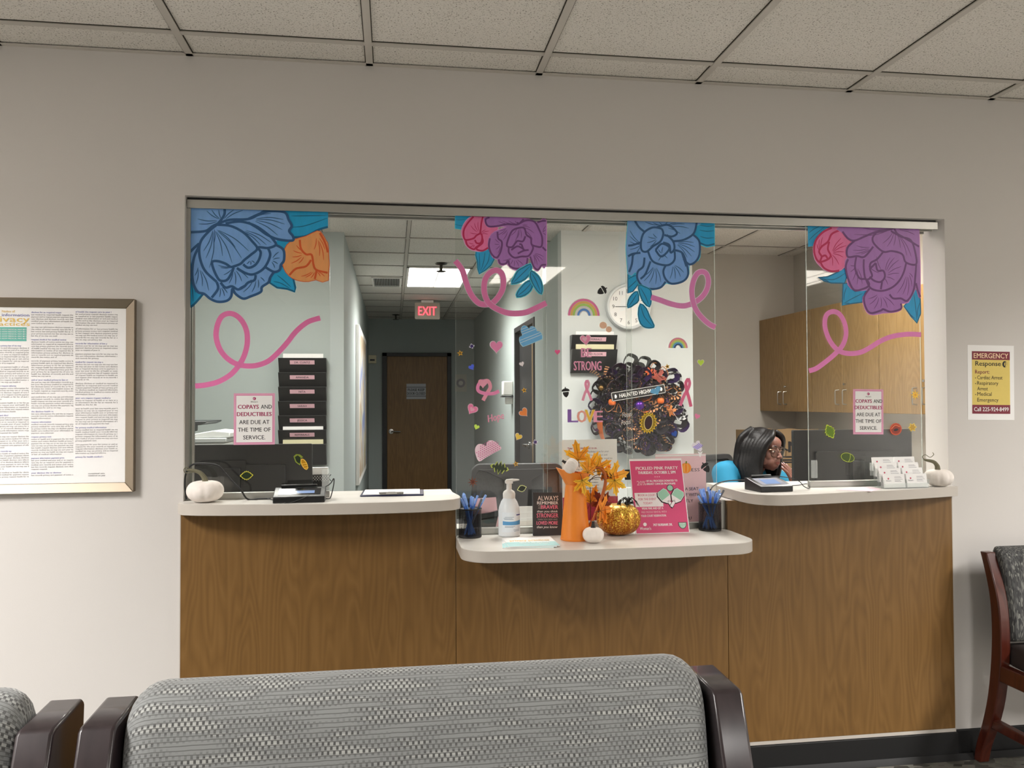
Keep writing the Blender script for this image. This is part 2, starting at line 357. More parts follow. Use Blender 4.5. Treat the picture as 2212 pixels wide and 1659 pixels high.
# ------------------------------------------------------------------ recessed lights
DIFF = emat('troffer diffuser', '#fff6ea', 9.0)
def troffer(x0, x1, y0, y1, lab, power, col=(1, .98, .965), spread=142, group='recessed ceiling lights'):
    t = empty('ceiling_light', ((x0 + x1) / 2, (y0 + y1) / 2, CZ)); tag(t, lab, 'ceiling light', group)
    cx, cy = (x0 + x1) / 2, (y0 + y1) / 2; hx, hy = (x1 - x0) / 2, (y1 - y0) / 2
    f = MB(); e = .022
    f.box(-hx, hx, -hy, -hy + e, -.006, .02).box(-hx, hx, hy - e, hy, -.006, .02).box(-hx, -hx + e, -hy, hy, -.006, .02).box(hx - e, hx, -hy, hy, -.006, .02).box(-.004, .004, -hy, hy, -.005, .0)
    f.build('frame', WHITE, t)
    MB().box(-hx + e, hx - e, -hy + e, hy - e, .001, .005).build('diffuser', DIFF, t)
    la = bpy.data.lights.new('lamp', 'AREA'); la.shape = 'RECTANGLE'; la.size = hx * 2 - .08; la.size_y = hy * 2 - .08; la.energy = power; la.color = col; la.spread = math.radians(spread)
    lo = bpy.data.objects.new('lamp', la); COL.objects.link(lo); lo.parent = t; lo.location = (0, 0, -.012); lo.visible_camera = True
    return t
# ================================================================== GLASS PANELS AND WINDOW PAINTING
YF, YM = .034, .078           # front faces of the two sliding tracks
def pane(x0, x1, yf, z0, lab, rail=True):
    t = empty('glass_panel', (0, 0, 0)); tag(t, lab, 'glass panel', 'sliding glass panels')
    g = MB(); z1 = 2.06
    g.add([(x, y, z) for x in (x0, x1) for y in (yf, yf + .006) for z in (z0, z1)],
          [(0, 1, 3, 2), (4, 6, 7, 5), (0, 4, 5, 1), (2, 3, 7, 6), (0, 2, 6, 4), (1, 5, 7, 3)], [1, 1, 0, 0, 1, 1])
    g.build('glass', [GLASS, GEDGE], t)
    if rail:
        r = MB().box(x0, x1, yf - .008, yf + .014, z0 - .0005, z0 + .022).box(x0, x1, yf - .0095, yf - .008, z0 + .016, z0 + .022)
        r.build('bottom_rail', METAL, t, bevel=.001)
    return t
ZU, ZL = 1.0458, .9008
X = lambda px, Y: atY(px, 800, Y).x
pA = pane(OX0 + .006, X(712.3, YF), YF, ZU, 'clear sliding glass panel at the far left painted with a big blue peony')
pB = pane(.2255, X(1181.5, YF), YF, ZL, 'clear glass panel painted with a pink bud and a purple peony, left of the centre')
pM = pane(X(1173, YM), X(1365, YM), YM, ZL, 'clear middle glass panel without painted flowers, in front of the file holder and rainbow')
pC = pane(X(1354, YF), 1.213, YF, ZL, 'clear glass panel painted with one blue peony in front of the clock and wreath')
pD = pane(X(1745, YF), X(1990, YF), YF, ZU, 'clear sliding glass panel at the far right painted with a purple peony and pink bud')
def paint(name, col, var=.12):
    m, N, L = nodes(name); b = N['Principled BSDF']; b.inputs['Roughness'].default_value = .35
    tc = N.new('ShaderNodeTexCoord'); mp = N.new('ShaderNodeMapping'); mp.inputs['Scale'].default_value = (30, 30, 9); mp.inputs['Rotation'].default_value = (0, .5, 0)
    n = N.new('ShaderNodeTexNoise'); n.inputs['Scale'].default_value = 2; n.inputs['Detail'].default_value = 5
    L.new(tc.outputs['Object'], mp.inputs[0]); L.new(mp.outputs[0], n.inputs['Vector'])
    r = N.new('ShaderNodeMapRange'); r.inputs[3].default_value = 1 - var; r.inputs[4].default_value = 1 + var; L.new(n.outputs['Fac'], r.inputs[0])
    v = N.new('ShaderNodeVectorMath'); v.operation = 'SCALE'; v.inputs[0].default_value = [min(.93, q * 1.5) for q in lin(col)[:3]]; L.new(r.outputs[0], v.inputs['Scale']); L.new(v.outputs[0], b.inputs['Base Color'])
    tl = N.new('ShaderNodeBsdfTranslucent'); L.new(v.outputs[0], tl.inputs[0]); ms = N.new('ShaderNodeMixShader'); ms.inputs[0].default_value = .14; L.new(b.outputs[0], ms.inputs[1]); L.new(tl.outputs[0], ms.inputs[2]); L.new(ms.outputs[0], N['Material Output'].inputs[0])
    return m
P_BLUE, P_BLUED = paint('blue petal paint', '#6f9acb'), paint('navy line paint', '#2a527e')
P_TEAL, P_TEALD, P_CYAN = paint('teal leaf paint', '#1f95c2'), paint('dark teal paint', '#155f86'), paint('cyan edge paint', '#45bdf0')
P_OR, P_ORD = paint('orange petal paint', '#f5935c'), paint('rust line paint', '#c4552a')
P_PK, P_PKD, P_PKL = paint('pink petal paint', '#f56c9c'), paint('crimson line paint', '#b02253'), paint('light pink edge paint', '#f0a0c4')
P_PU, P_PUD, P_PUL = paint('purple petal paint', '#9c6aac'), paint('plum line paint', '#683c74'), paint('lilac edge paint', '#c986c4')
P_RIB, P_RIBL = paint('ribbon pink paint', '#f57cb4', .06), paint('ribbon pale edge', '#ffc0dc', .05)
P_RIBD = paint('ribbon rose paint', '#e070a4', .05)
class Art:
    def __init__(s, ox, oy, sc, Y, pane, k=1): s.o = (ox, oy, sc, Y); s.p = pane; s.n = 0; gx = [v.co.x for v in kids(pane)[0].data.vertices]; s.x0, s.x1 = min(gx), max(gx)
    def q(s, P):
        ox, oy, sc, Y = s.o; out = []
        for a, b in P: v = atY(ox + a / sc, oy + b / sc, Y); out.append((v.x, v.z))
        return out
    def w(s, px): return px / s.o[2] * 1.68e-3
    def shape(s, name, fill, strokes, mf, ms, mh=None, thin=(), w=18, wt=7, halo=12, curve=3, outline=None, label=None):
        Y = s.o[3] - .0002 - .0006 * (s.n % 6); s.n += 1
        F = [tuple(p) for p in catmull([(a, b, 0) for a, b in s.q(fill)], True, curve)] if curve > 1 else s.q(fill)
        F = [(min(max(p[0], s.x0), s.x1), min(p[1], 2.059)) for p in F]; mb = MB()
        if mh: mb.stroke(F, s.w(halo * 2), Y, .0001, 2, smooth=False, closed=True)
        mb.prism(F, Y - .0001, Y - .0003, 'y', 0)
        mb_w = s.w(w)
        for k, st in enumerate(strokes): mb.stroke(s.q(st), mb_w, Y - .0004 - .00002 * k, .0001, 1, lift=.000015)
        for k, st in enumerate(thin): mb.stroke(s.q(st), s.w(wt), Y - .00031 - .000002 * k, .0001, 1, taper=True)
        if outline: mb.stroke(F, s.w(outline), Y - .00037, .0001, 1, smooth=False, closed=True)
        o = mb.build(name, [mf, ms, mh or mf], s.p)
        if label: o['label'] = label
        return o
    def ribbon(s, P, w, m, ml=None):
        Y = s.o[3] - .0026; mb = MB()
        if ml: mb.stroke(s.q(P), s.w(w + 8), Y, .0001, 1, lift=.0008)
        mb.stroke(s.q(P), s.w(w), Y - .0002, .0001, 0, lift=.0008)
        o = mb.build('painted_ribbon', [m, ml or m], s.p); o['label'] = 'looping pink ribbon painted on the glass'; return o
def fan(c, pts, k=.25, e=.85):
    """thin petal veins running from near c towards pts"""
    out = []
    for p in pts:
        a = (c[0] + (p[0] - c[0]) * k, c[1] + (p[1] - c[1]) * k); b = (c[0] + (p[0] - c[0]) * e, c[1] + (p[1] - c[1]) * e)
        m = ((a[0] + b[0]) / 2 + (b[1] - a[1]) * .06, (a[1] + b[1]) / 2 - (b[0] - a[0]) * .06); out.append([a, m, b])
    return out
# --- panel A
A = Art(390, 410, 3.687, YF, pA)
A.shape('painted_leaf', [(78, 480), (102, 560), (92, 700), (112, 770), (142, 815), (188, 825), (160, 870), (110, 910), (78, 940)], [[(180, 830), (120, 900), (80, 935)]], P_TEAL, P_TEALD, thin=[[(90, 600), (100, 700), (120, 820)], [(82, 700), (95, 800), (100, 890)]], w=16, curve=1)
A.shape('painted_leaf', [(660, 160), (1175, 174), (1175, 300), (1100, 312), (1000, 362), (900, 387), (860, 330), (800, 200)], [[(905, 380), (1000, 368), (1095, 320), (1174, 296)]], P_TEAL, P_TEALD, thin=[[(880, 210), (1000, 208), (1172, 205)], [(890, 300), (1000, 285), (1172, 225)]], w=16, curve=1)
A.shape('painted_leaf', [(760, 400), (895, 400), (850, 440), (830, 500), (770, 460)], [], P_TEAL, P_TEALD, curve=1)
A.shape('painted_leaf', [(800, 600), (860, 655), (900, 715), (915, 780), (910, 812), (850, 790), (770, 780), (712, 742), (720, 690)], [], P_TEAL, P_TEALD, P_CYAN, thin=[[(770, 680), (820, 720), (880, 775)], [(740, 730), (800, 745), (870, 785)]], outline=14, curve=1, halo=8)
A.shape('painted_flower', [(910, 398), (1000, 372), (1090, 330), (1125, 350), (1160, 410), (1176, 460), (1176, 722), (1080, 716), (1020, 730), (950, 725), (890, 702), (840, 655), (815, 590), (820, 510), (850, 440)],
        [[(950, 400), (960, 470), (1000, 515), (1045, 520), (1060, 600), (1085, 640), (1172, 662)], [(1040, 560), (1000, 610), (920, 630), (868, 680)], [(1085, 640), (1070, 712)], [(1110, 345), (1150, 420), (1174, 500)]],
        P_OR, P_ORD, P_ORD, thin=fan((1000, 515), [(860, 600), (870, 540), (880, 480), (910, 430), (930, 600)]) + fan((1090, 350), [(1060, 500), (1110, 560), (1150, 600), (1160, 500)]) + fan((1080, 640), [(980, 710), (940, 700), (1030, 715), (1120, 700), (1160, 700)]), halo=5, w=16, curve=2)
A.shape('painted_flower', [(78, 126), (690, 150), (700, 168), (820, 178), (865, 215), (860, 250), (888, 290), (868, 330), (900, 372), (890, 410), (830, 398), (772, 402), (760, 437), (800, 462), (830, 490), (826, 560), (800, 600), (790, 640), (748, 660), (720, 692), (703, 742), (665, 772), (640, 812), (600, 840), (560, 850), (500, 875), (450, 852), (418, 800), (408, 852), (370, 890), (310, 897), (250, 880), (200, 842), (188, 826), (140, 818), (108, 770), (90, 700), (92, 600), (78, 520)],
        [[(350, 132), (350, 200), (300, 270), (230, 330), (170, 400), (150, 470), (160, 560), (200, 650), (290, 735)], [(80, 340), (200, 330), (260, 290), (330, 260), (400, 240), (540, 235), (620, 200), (690, 158)],
         [(540, 235), (640, 190), (720, 172), (830, 182), (862, 240), (886, 290), (866, 330), (896, 372), (890, 406), (780, 396), (690, 360), (620, 310), (540, 262)],
         [(290, 280), (400, 290), (500, 340), (570, 410), (612, 470), (560, 520), (510, 560), (480, 590), (430, 610), (400, 615), (360, 590), (300, 570), (255, 575), (260, 620), (290, 690), (320, 725), (370, 720), (405, 670), (425, 620)],
         [(360, 270), (480, 255), (600, 290), (700, 360), (740, 400), (760, 440), (700, 465), (620, 460), (640, 500), (625, 560), (590, 605), (540, 622), (500, 595)],
         [(700, 470), (715, 520), (690, 590), (650, 640), (580, 675), (520, 665), (450, 625)], [(760, 440), (820, 480), (825, 560), (800, 600), (790, 640), (745, 655), (680, 620)],
         [(745, 655), (715, 700), (700, 740), (650, 775), (640, 815), (560, 850), (500, 868), (440, 830), (415, 790), (405, 850), (370, 885), (300, 893), (240, 870), (190, 830), (140, 815), (105, 750), (95, 650), (110, 540), (150, 450)],
         [(320, 740), (360, 780), (410, 770), (460, 795), (510, 770), (540, 740), (590, 720), (600, 680)], [(290, 735), (300, 790), (250, 860)], [(80, 495), (110, 465), (150, 430)]],
        P_BLUE, P_BLUED, thin=fan((270, 300), [(270, 430), (340, 540), (420, 600), (500, 560), (560, 500), (200, 560), (230, 640), (180, 500), (450, 470)], .12, .95) + fan((330, 250), [(180, 150), (230, 140), (450, 140), (540, 145), (300, 140), (100, 280), (90, 230)], .15, .8) +
        fan((560, 230), [(860, 280), (850, 240), (840, 330), (800, 380), (740, 185)], .15, .9) + fan((430, 280), [(740, 430), (700, 450), (650, 450)], .3, .95) + fan((430, 620), [(440, 780), (500, 750), (380, 770), (560, 720), (300, 620), (280, 600), (330, 690)], .2, .85) +
        fan((620, 680), [(480, 840), (560, 840), (620, 800), (680, 740), (440, 800)], .3, .85) + fan((150, 600), [(120, 780), (180, 800), (240, 840), (110, 700)], .2, .85) + fan((720, 560), [(800, 480), (810, 540), (790, 600), (760, 640)], .2, .8) + fan((560, 560), [(520, 600), (560, 610), (600, 590)], .2, .8) + fan((320, 760), [(260, 860), (310, 880), (360, 870), (390, 840)], .2, .8), w=19, curve=2)
A.ribbon([(118, 1563), (200, 1555), (300, 1530), (390, 1480), (450, 1420), (500, 1340), (530, 1240), (530, 1140), (500, 1060), (450, 1005), (390, 985), (330, 1010), (295, 1080), (285, 1170), (310, 1260), (360, 1330), (430, 1380), (510, 1402), (600, 1400), (690, 1370), (760, 1315), (840, 1230), (920, 1130), (1000, 1062), (1060, 1036), (1113, 1022)], 40, P_RIBD)
# --- panel B (traced at 6.382 px per px)
B = Art(960, 440, 6.382, YF, pB)
B.shape('painted_leaf', [(135, 162), (400, 172), (330, 230), (260, 300), (240, 352), (136, 340)], [], P_TEAL, P_TEALD, P_CYAN, thin=[[(150, 220), (220, 225), (290, 215)], [(140, 280), (200, 300), (250, 300)]], curve=1, halo=10)
B.shape('painted_leaf', [(438, 655), (620, 620), (640, 700), (685, 765), (640, 850), (560, 920), (478, 968), (462, 900), (455, 800), (432, 710)], [], P_TEAL, P_TEALD, P_CYAN, thin=[[(480, 680), (485, 800), (490, 930)], [(560, 670), (540, 800), (500, 930)], [(620, 680), (600, 800), (510, 940)]], outline=12, wt=9, curve=1)
B.shape('painted_flower', [(390, 178), (580, 180), (640, 300), (740, 330), (700, 400), (620, 470), (610, 600), (560, 640), (500, 655), (430, 650), (350, 625), (290, 560), (270, 500), (240, 430), (245, 340), (300, 240)],
        [[(400, 180), (320, 270), (270, 360), (265, 450), (295, 500), (400, 480), (440, 440), (500, 415), (520, 470), (500, 540), (445, 545), (420, 500)], [(530, 182), (510, 260), (500, 350), (490, 420)], [(295, 510), (320, 580), (400, 630), (440, 600), (500, 560)], [(520, 470), (525, 540), (440, 620), (520, 650), (600, 610)]],
        P_PK, P_PKD, P_PKL, thin=fan((480, 420), [(340, 280), (400, 240), (460, 220), (330, 400), (580, 350), (640, 370), (620, 420)], .2, .85) + fan((420, 560), [(330, 540), (350, 600), (390, 610)], .2, .9), w=24, wt=8, halo=10, curve=2)
B.shape('painted_flower', [(600, 180), (1095, 208), (1180, 225), (1262, 262), (1330, 235), (1402, 232), (1402, 850), (1340, 860), (1290, 925), (1230, 890), (1185, 760), (1150, 760), (1140, 860), (1080, 900), (980, 915), (910, 880), (860, 830), (800, 850), (745, 820), (735, 770), (670, 740), (620, 640), (605, 540), (625, 460), (690, 390), (860, 320), (720, 315), (600, 320), (555, 240)],
        [[(620, 190), (565, 225), (600, 310), (720, 312), (860, 285), (1000, 290), (1060, 250), (1090, 215)], [(1000, 260), (1030, 275), (1100, 240), (1180, 232), (1250, 262), (1300, 350), (1345, 470), (1335, 590), (1260, 590), (1200, 560), (1190, 480), (1130, 430), (1100, 340), (1030, 335), (940, 370), (890, 460), (860, 580), (930, 600), (980, 540), (1010, 515), (1080, 520), (1115, 450)],
         [(730, 390), (740, 480), (790, 530), (780, 640), (730, 740), (670, 730)], [(885, 610), (890, 680), (960, 745), (1060, 730), (1160, 720), (1220, 620), (1200, 560)], [(920, 640), (1000, 590), (1060, 610), (1100, 640)], [(1085, 625), (1060, 565), (1030, 560)], [(1010, 690), (1090, 650), (1160, 640)], [(1180, 730), (1230, 870), (1290, 910), (1340, 850), (1400, 845)], [(745, 770), (770, 830), (840, 830), (880, 790), (900, 860), (980, 895), (1080, 885), (1130, 840), (1145, 750)], [(1350, 600), (1400, 650)], [(1280, 260), (1350, 240), (1400, 240)], [(625, 480), (612, 580), (640, 680), (690, 740)]],
        P_PU, P_PUD, P_PUL, thin=fan((1040, 300), [(700, 240), (760, 230), (860, 230), (960, 230), (900, 460), (960, 560), (1000, 500), (1060, 500), (1200, 340), (1260, 420), (1240, 520), (1160, 300)], .25, .88) + fan((900, 330), [(740, 380), (780, 440), (800, 520), (700, 450)], .3, .9) + fan((780, 560), [(680, 560), (700, 640), (690, 480), (730, 700)], .2, .9) + fan((960, 740), [(830, 800), (900, 850), (960, 880), (1030, 880), (1100, 860), (790, 790)], .3, .9) + fan((1220, 680), [(1250, 860), (1290, 880), (1330, 830), (1380, 800), (1390, 740)], .15, .85) + fan((1350, 400), [(1400, 300), (1400, 360), (1400, 440)], .1, .9), w=25, wt=8, halo=9, curve=2)
for lf, mid in (([(1185, 835), (1190, 920), (1150, 1000), (1060, 1070), (925, 1105), (960, 1020), (1010, 930), (1090, 880)], [(1180, 860), (1080, 960), (950, 1085)]), ([(1195, 930), (1270, 980), (1320, 1050), (1345, 1140), (1335, 1245), (1270, 1190), (1210, 1090), (1180, 1000)], [(1200, 960), (1260, 1060), (1320, 1210)]), ([(1190, 1060), (1215, 1110), (1190, 1190), (1110, 1260), (1000, 1285), (1010, 1220), (1060, 1150), (1120, 1090)], [(1190, 1100), (1110, 1190), (1000, 1275)])):
    B.shape('painted_leaf', lf, [], P_TEAL, P_TEALD, P_CYAN, thin=[mid], outline=14, wt=12, halo=18, curve=2)
B.ribbon([(148, 790), (200, 850), (250, 930), (290, 1060), (340, 1200), (400, 1300), (480, 1375), (570, 1390), (660, 1370), (740, 1290), (800, 1180), (812, 1060), (790, 970), (740, 925), (680, 925), (610, 970), (560, 1050), (545, 1160), (560, 1270), (610, 1370), (700, 1440), (840, 1500), (970, 1515), (1120, 1500), (1260, 1440), (1402, 1370)], 76, P_RIBD, P_RIBL)
# --- panel C
Cc = Art(960, 440, 3.687, YF, pC)
Cc.shape('painted_leaf', [(1985, 145), (2150, 150), (2150, 335), (2090, 345), (2035, 325), (2018, 280), (1975, 240)], [[(2150, 320), (2090, 332), (2035, 312)]], P_TEAL, P_TEALD, P_CYAN, thin=[[(2030, 210), (2090, 220), (2148, 215)], [(2030, 170), (2090, 180), (2148, 175)], [(2035, 260), (2090, 275), (2148, 270)]], w=12, curve=1, halo=5)
Cc.shape('painted_leaf', [(1460, 545), (1530, 555), (1545, 640), (1500, 700), (1460, 715)], [], P_TEAL, P_TEALD, thin=[[(1465, 600), (1500, 580), (1530, 570)], [(1465, 670), (1500, 640), (1530, 610)]], outline=9, curve=1)
Cc.shape('painted_flower', [(1460, 135), (2010, 146), (2005, 180), (1982, 240), (2015, 285), (2036, 350), (2035, 410), (2018, 452), (1950, 492), (1946, 560), (1900, 622), (1810, 642), (1765, 632), (1730, 665), (1660, 686), (1600, 672), (1550, 642), (1532, 585), (1520, 545), (1460, 560)],
         [[(1730, 200), (1660, 190), (1590, 230), (1565, 300), (1570, 370), (1610, 382), (1660, 340), (1720, 300), (1742, 240), (1730, 200)], [(1690, 188), (1780, 170), (1850, 230), (1812, 262), (1750, 250)], [(1740, 310), (1790, 330), (1800, 390), (1830, 360), (1820, 300), (1770, 250)], [(1620, 380), (1650, 450), (1700, 480), (1780, 490), (1830, 450), (1832, 380)], [(1680, 370), (1720, 420), (1760, 400), (1790, 350), (1730, 320), (1680, 370)],
          [(1830, 370), (1890, 390), (1922, 460), (1940, 560), (1900, 618), (1810, 638), (1760, 600), (1742, 540), (1762, 490)], [(1760, 622), (1720, 668), (1650, 680), (1580, 660), (1537, 600), (1540, 540), (1582, 500), (1592, 430)], [(1560, 310), (1500, 330), (1462, 335)], [(1462, 420), (1500, 400), (1560, 392)], [(1500, 400), (1492, 480), (1470, 545)], [(2008, 152), (1982, 240), (1900, 290), (1812, 300)], [(1982, 250), (2028, 300), (2030, 400), (2000, 460), (1950, 484), (1902, 440)], [(1515, 135), (1550, 190), (1600, 230)], [(1640, 460), (1600, 560), (1560, 600)], [(1890, 390), (1925, 500)]],
         P_BLUE, P_BLUED, P_CYAN, thin=fan((1750, 180), [(1570, 140), (1640, 145), (1700, 140), (1780, 142), (1860, 150), (1940, 160), (1980, 200), (1900, 250)], .2, .85) + fan((1840, 310), [(2010, 310), (2020, 350), (2020, 400), (1990, 440), (1950, 450)], .12, .85) + fan((1570, 330), [(1465, 200), (1465, 250), (1465, 300), (1465, 370), (1480, 440)], .1, .9) + fan((1680, 490), [(1570, 640), (1620, 660), (1680, 670), (1730, 650), (1560, 600)], .15, .85) + fan((1820, 480), [(1790, 620), (1840, 620), (1890, 600), (1920, 560)], .15, .85) + fan((1700, 280), [(1600, 260), (1590, 320), (1620, 360), (1650, 230)], .15, .8) + fan((1730, 400), [(1700, 360), (1740, 340), (1700, 460), (1780, 440)], .1, .9), w=17, wt=6, halo=5, curve=2)
for lf, mid in (([(1545, 650), (1600, 665), (1642, 692), (1645, 760), (1632, 822), (1585, 785), (1555, 720)], [(1560, 670), (1600, 740), (1625, 805)]), ([(1535, 700), (1545, 770), (1512, 802), (1460, 830), (1464, 770), (1495, 722)], [(1530, 720), (1500, 770), (1465, 820)]), ([(1558, 798), (1605, 835), (1632, 900), (1668, 972), (1650, 988), (1600, 986), (1560, 955), (1542, 880)], [(1560, 810), (1590, 900), (1655, 978)])):
    Cc.shape('painted_leaf', lf, [], P_TEAL, P_TEALD, P_CYAN, thin=[mid], outline=8, wt=7, halo=7, curve=2)
Cc.ribbon([(1645, 745), (1720, 770), (1800, 798), (1890, 815), (1960, 800), (2030, 760), (2080, 700), (2100, 625), (2085, 562), (2050, 543), (2010, 560), (1980, 620), (1968, 700), (1980, 790), (2010, 860), (2060, 920), (2110, 962), (2155, 985)], 42, P_RIB, P_RIBL)
# --- panel D
Dd = Art(1500, 460, 3.687, YF, pD)
Dd.shape('painted_leaf', [(902, 95), (1150, 100), (1060, 135), (990, 205), (950, 262), (906, 270)], [[(1090, 118), (1010, 170), (950, 255)]], P_TEAL, P_TEALD, thin=[[(910, 220), (960, 170), (1040, 110)], [(910, 160), (950, 130), (1000, 105)]], w=14, curve=1)
for lf, mid in (([(985, 515), (1060, 508), (1140, 472), (1195, 440), (1215, 500), (1195, 560), (1090, 558), (1030, 542)], [(1200, 480), (1110, 530), (1000, 520)]), ([(1182, 565), (1215, 560), (1280, 625), (1385, 600), (1340, 685), (1335, 712), (1250, 722), (1175, 738)], [(1340, 640), (1260, 680), (1185, 722)]), ([(1750, 590), (1796, 680), (1800, 800), (1770, 878), (1720, 822), (1665, 742), (1700, 705)], [(1745, 640), (1760, 760), (1770, 860)])):
    Dd.shape('painted_leaf', lf, [], P_TEAL, P_TEALD, P_CYAN, thin=[mid] + fan(mid[2], [(lf[1]), (lf[-2])], .15, .8), outline=10, wt=7, halo=5, curve=1)
Dd.shape('painted_flower', [(1150, 110), (1190, 170), (1255, 230), (1215, 290), (1222, 345), (1202, 395), (1188, 435), (1140, 465), (1060, 466), (1000, 425), (958, 370), (944, 290), (962, 215), (1020, 150), (1090, 115)],
         [[(1150, 140), (1090, 170), (1060, 230), (1010, 270), (990, 310), (1010, 350), (1000, 390), (1060, 370), (1082, 340), (1060, 290), (1070, 230)], [(1000, 390), (1030, 440), (1090, 466), (1150, 460)], [(1090, 120), (1020, 155), (965, 220), (950, 300), (970, 370), (1005, 400)], [(1010, 350), (1040, 340), (1060, 370)]],
         P_PK, P_PKD, P_PKL, thin=fan((1085, 320), [(1200, 220), (1230, 250), (1210, 310), (1200, 360), (1160, 430), (1100, 440), (1180, 180)], .12, .85) + fan((1000, 320), [(970, 240), (990, 200), (1020, 180)], .2, .9), w=17, wt=7, halo=5, curve=2)
Dd.shape('painted_flower', [(1162, 105), (1785, 112), (1795, 682), (1762, 600), (1700, 712), (1642, 722), (1642, 772), (1580, 792), (1500, 797), (1420, 812), (1372, 792), (1345, 732), (1340, 672), (1382, 612), (1280, 622), (1220, 572), (1216, 500), (1198, 440), (1200, 380), (1220, 345), (1204, 290), (1252, 230), (1220, 210), (1180, 160)],
         [[(1175, 150), (1220, 205), (1270, 222), (1350, 190), (1450, 150), (1560, 132), (1590, 110)], [(1585, 120), (1610, 165), (1660, 195), (1720, 230), (1785, 270)], [(1450, 150), (1415, 200), (1430, 250), (1500, 310), (1570, 305), (1650, 330), (1680, 395), (1760, 410), (1755, 320), (1720, 220), (1640, 190), (1560, 145)], [(1270, 225), (1215, 280), (1218, 350), (1290, 345), (1350, 350), (1420, 270)], [(1500, 310), (1450, 370), (1400, 400), (1395, 450), (1410, 505), (1362, 530), (1345, 450), (1345, 370)],
          [(1220, 370), (1202, 430), (1222, 530), (1270, 615), (1350, 602), (1388, 572), (1362, 530), (1310, 520), (1275, 440), (1285, 350)], [(1362, 530), (1400, 600), (1480, 622), (1560, 600), (1620, 550), (1660, 480), (1682, 400)], [(1440, 400), (1455, 460), (1500, 462), (1512, 510), (1480, 550), (1430, 542), (1390, 510)], [(1400, 440), (1440, 400)], [(1550, 650), (1580, 682), (1640, 682), (1690, 700), (1740, 620), (1755, 500), (1762, 410)], [(1760, 560), (1775, 620), (1795, 670)], [(1390, 602), (1347, 672), (1360, 752), (1400, 798), (1480, 778), (1500, 768), (1560, 788), (1640, 765), (1640, 722)], [(1490, 550), (1480, 610)]],
         P_PU, P_PUD, P_PUL, thin=fan((1600, 130), [(1220, 180), (1300, 190), (1380, 160), (1300, 120), (1480, 260), (1520, 290), (1580, 280), (1640, 300), (1700, 370), (1740, 380), (1720, 140), (1770, 180), (1760, 130)], .2, .88) + fan((1420, 280), [(1240, 300), (1260, 330), (1310, 335), (1270, 260)], .2, .9) + fan((1500, 500), [(1560, 340), (1600, 340), (1640, 360), (1660, 420), (1640, 480), (1600, 540), (1540, 580), (1370, 420), (1440, 330)], .25, .9) + fan((1290, 420), [(1230, 420), (1230, 480), (1250, 560), (1290, 600), (1340, 590)], .15, .85) + fan((1700, 470), [(1600, 660), (1650, 670), (1690, 680), (1730, 600), (1740, 520)], .2, .9) + fan((1480, 640), [(1380, 740), (1420, 780), (1480, 770), (1540, 770), (1600, 750), (1370, 690)], .25, .9), w=17, wt=6, halo=5, curve=2)
Dd.ribbon([(910, 1258), (970, 1238), (1050, 1180), (1120, 1120), (1180, 1050), (1205, 960), (1190, 870), (1150, 805), (1100, 786), (1050, 812), (1035, 880), (1050, 960), (1090, 1040), (1150, 1100), (1230, 1120), (1320, 1110), (1400, 1070), (1480, 1020), (1580, 982), (1700, 966), (1800, 970)], 42, P_RIB)
# clear pull tabs
for p, (a, b), (c, d) in ((pD, (1751.5, 994), (1763, 1032)), (pA, (696, 1013), (712, 1058))):
    u, v = atY(a, b, YF), atY(c, d, YF); MB().box(u.x, v.x, YF - .012, YF - .0005, v.z, u.z).build('pull_tab', ACRYL, p, bevel=.001)
# ================================================================== STICKERS AND SIGNS ON THE GLASS
def smat(c, r=.45):
    q = c.lstrip('#'); v = [int(q[i:i + 2], 16) / 255 for i in (0, 2, 4)]; k = min(1.2, .985 / max(v)); v = [x * k for x in v]
    return mat('sticker ' + c, v if max(v) > .3 else c, r, var=.03, scale=60)
def heart(n=26):
    out = []
    for i in range(n):
        t = 2 * PI * i / n; x = 16 * math.sin(t) ** 3; y = 13 * math.cos(t) - 5 * math.cos(2 * t) - 2 * math.cos(3 * t) - math.cos(4 * t)
        out.append((x / 32, (y + 2) / 30))
    return out[::-1]
def star(n=5, r=.42): return [((.5 if i % 2 == 0 else .5 * r) * math.sin(PI * i / n), (.5 if i % 2 == 0 else .5 * r) * math.cos(PI * i / n)) for i in range(2 * n)]
def ovl(w, h, n=16, cx=0, cz=0): return [(cx + w / 2 * math.cos(2 * PI * i / n), cz + h / 2 * math.sin(2 * PI * i / n)) for i in range(n)]
CLOUD0 = [(-.5, -.22), (-.46, -.34), (-.36, -.38), (.36, -.38), (.46, -.34), (.5, -.2), (.46, -.06), (.36, 0), (.35, .12), (.27, .24), (.14, .26), (.08, .2), (.03, .32), (-.08, .4), (-.2, .36), (-.28, .24), (-.3, .06), (-.42, .04), (-.49, -.08)]
CLOUD = [(p[0], p[1]) for p in catmull([(a, b, 0) for a, b in CLOUD0], True, 3)]
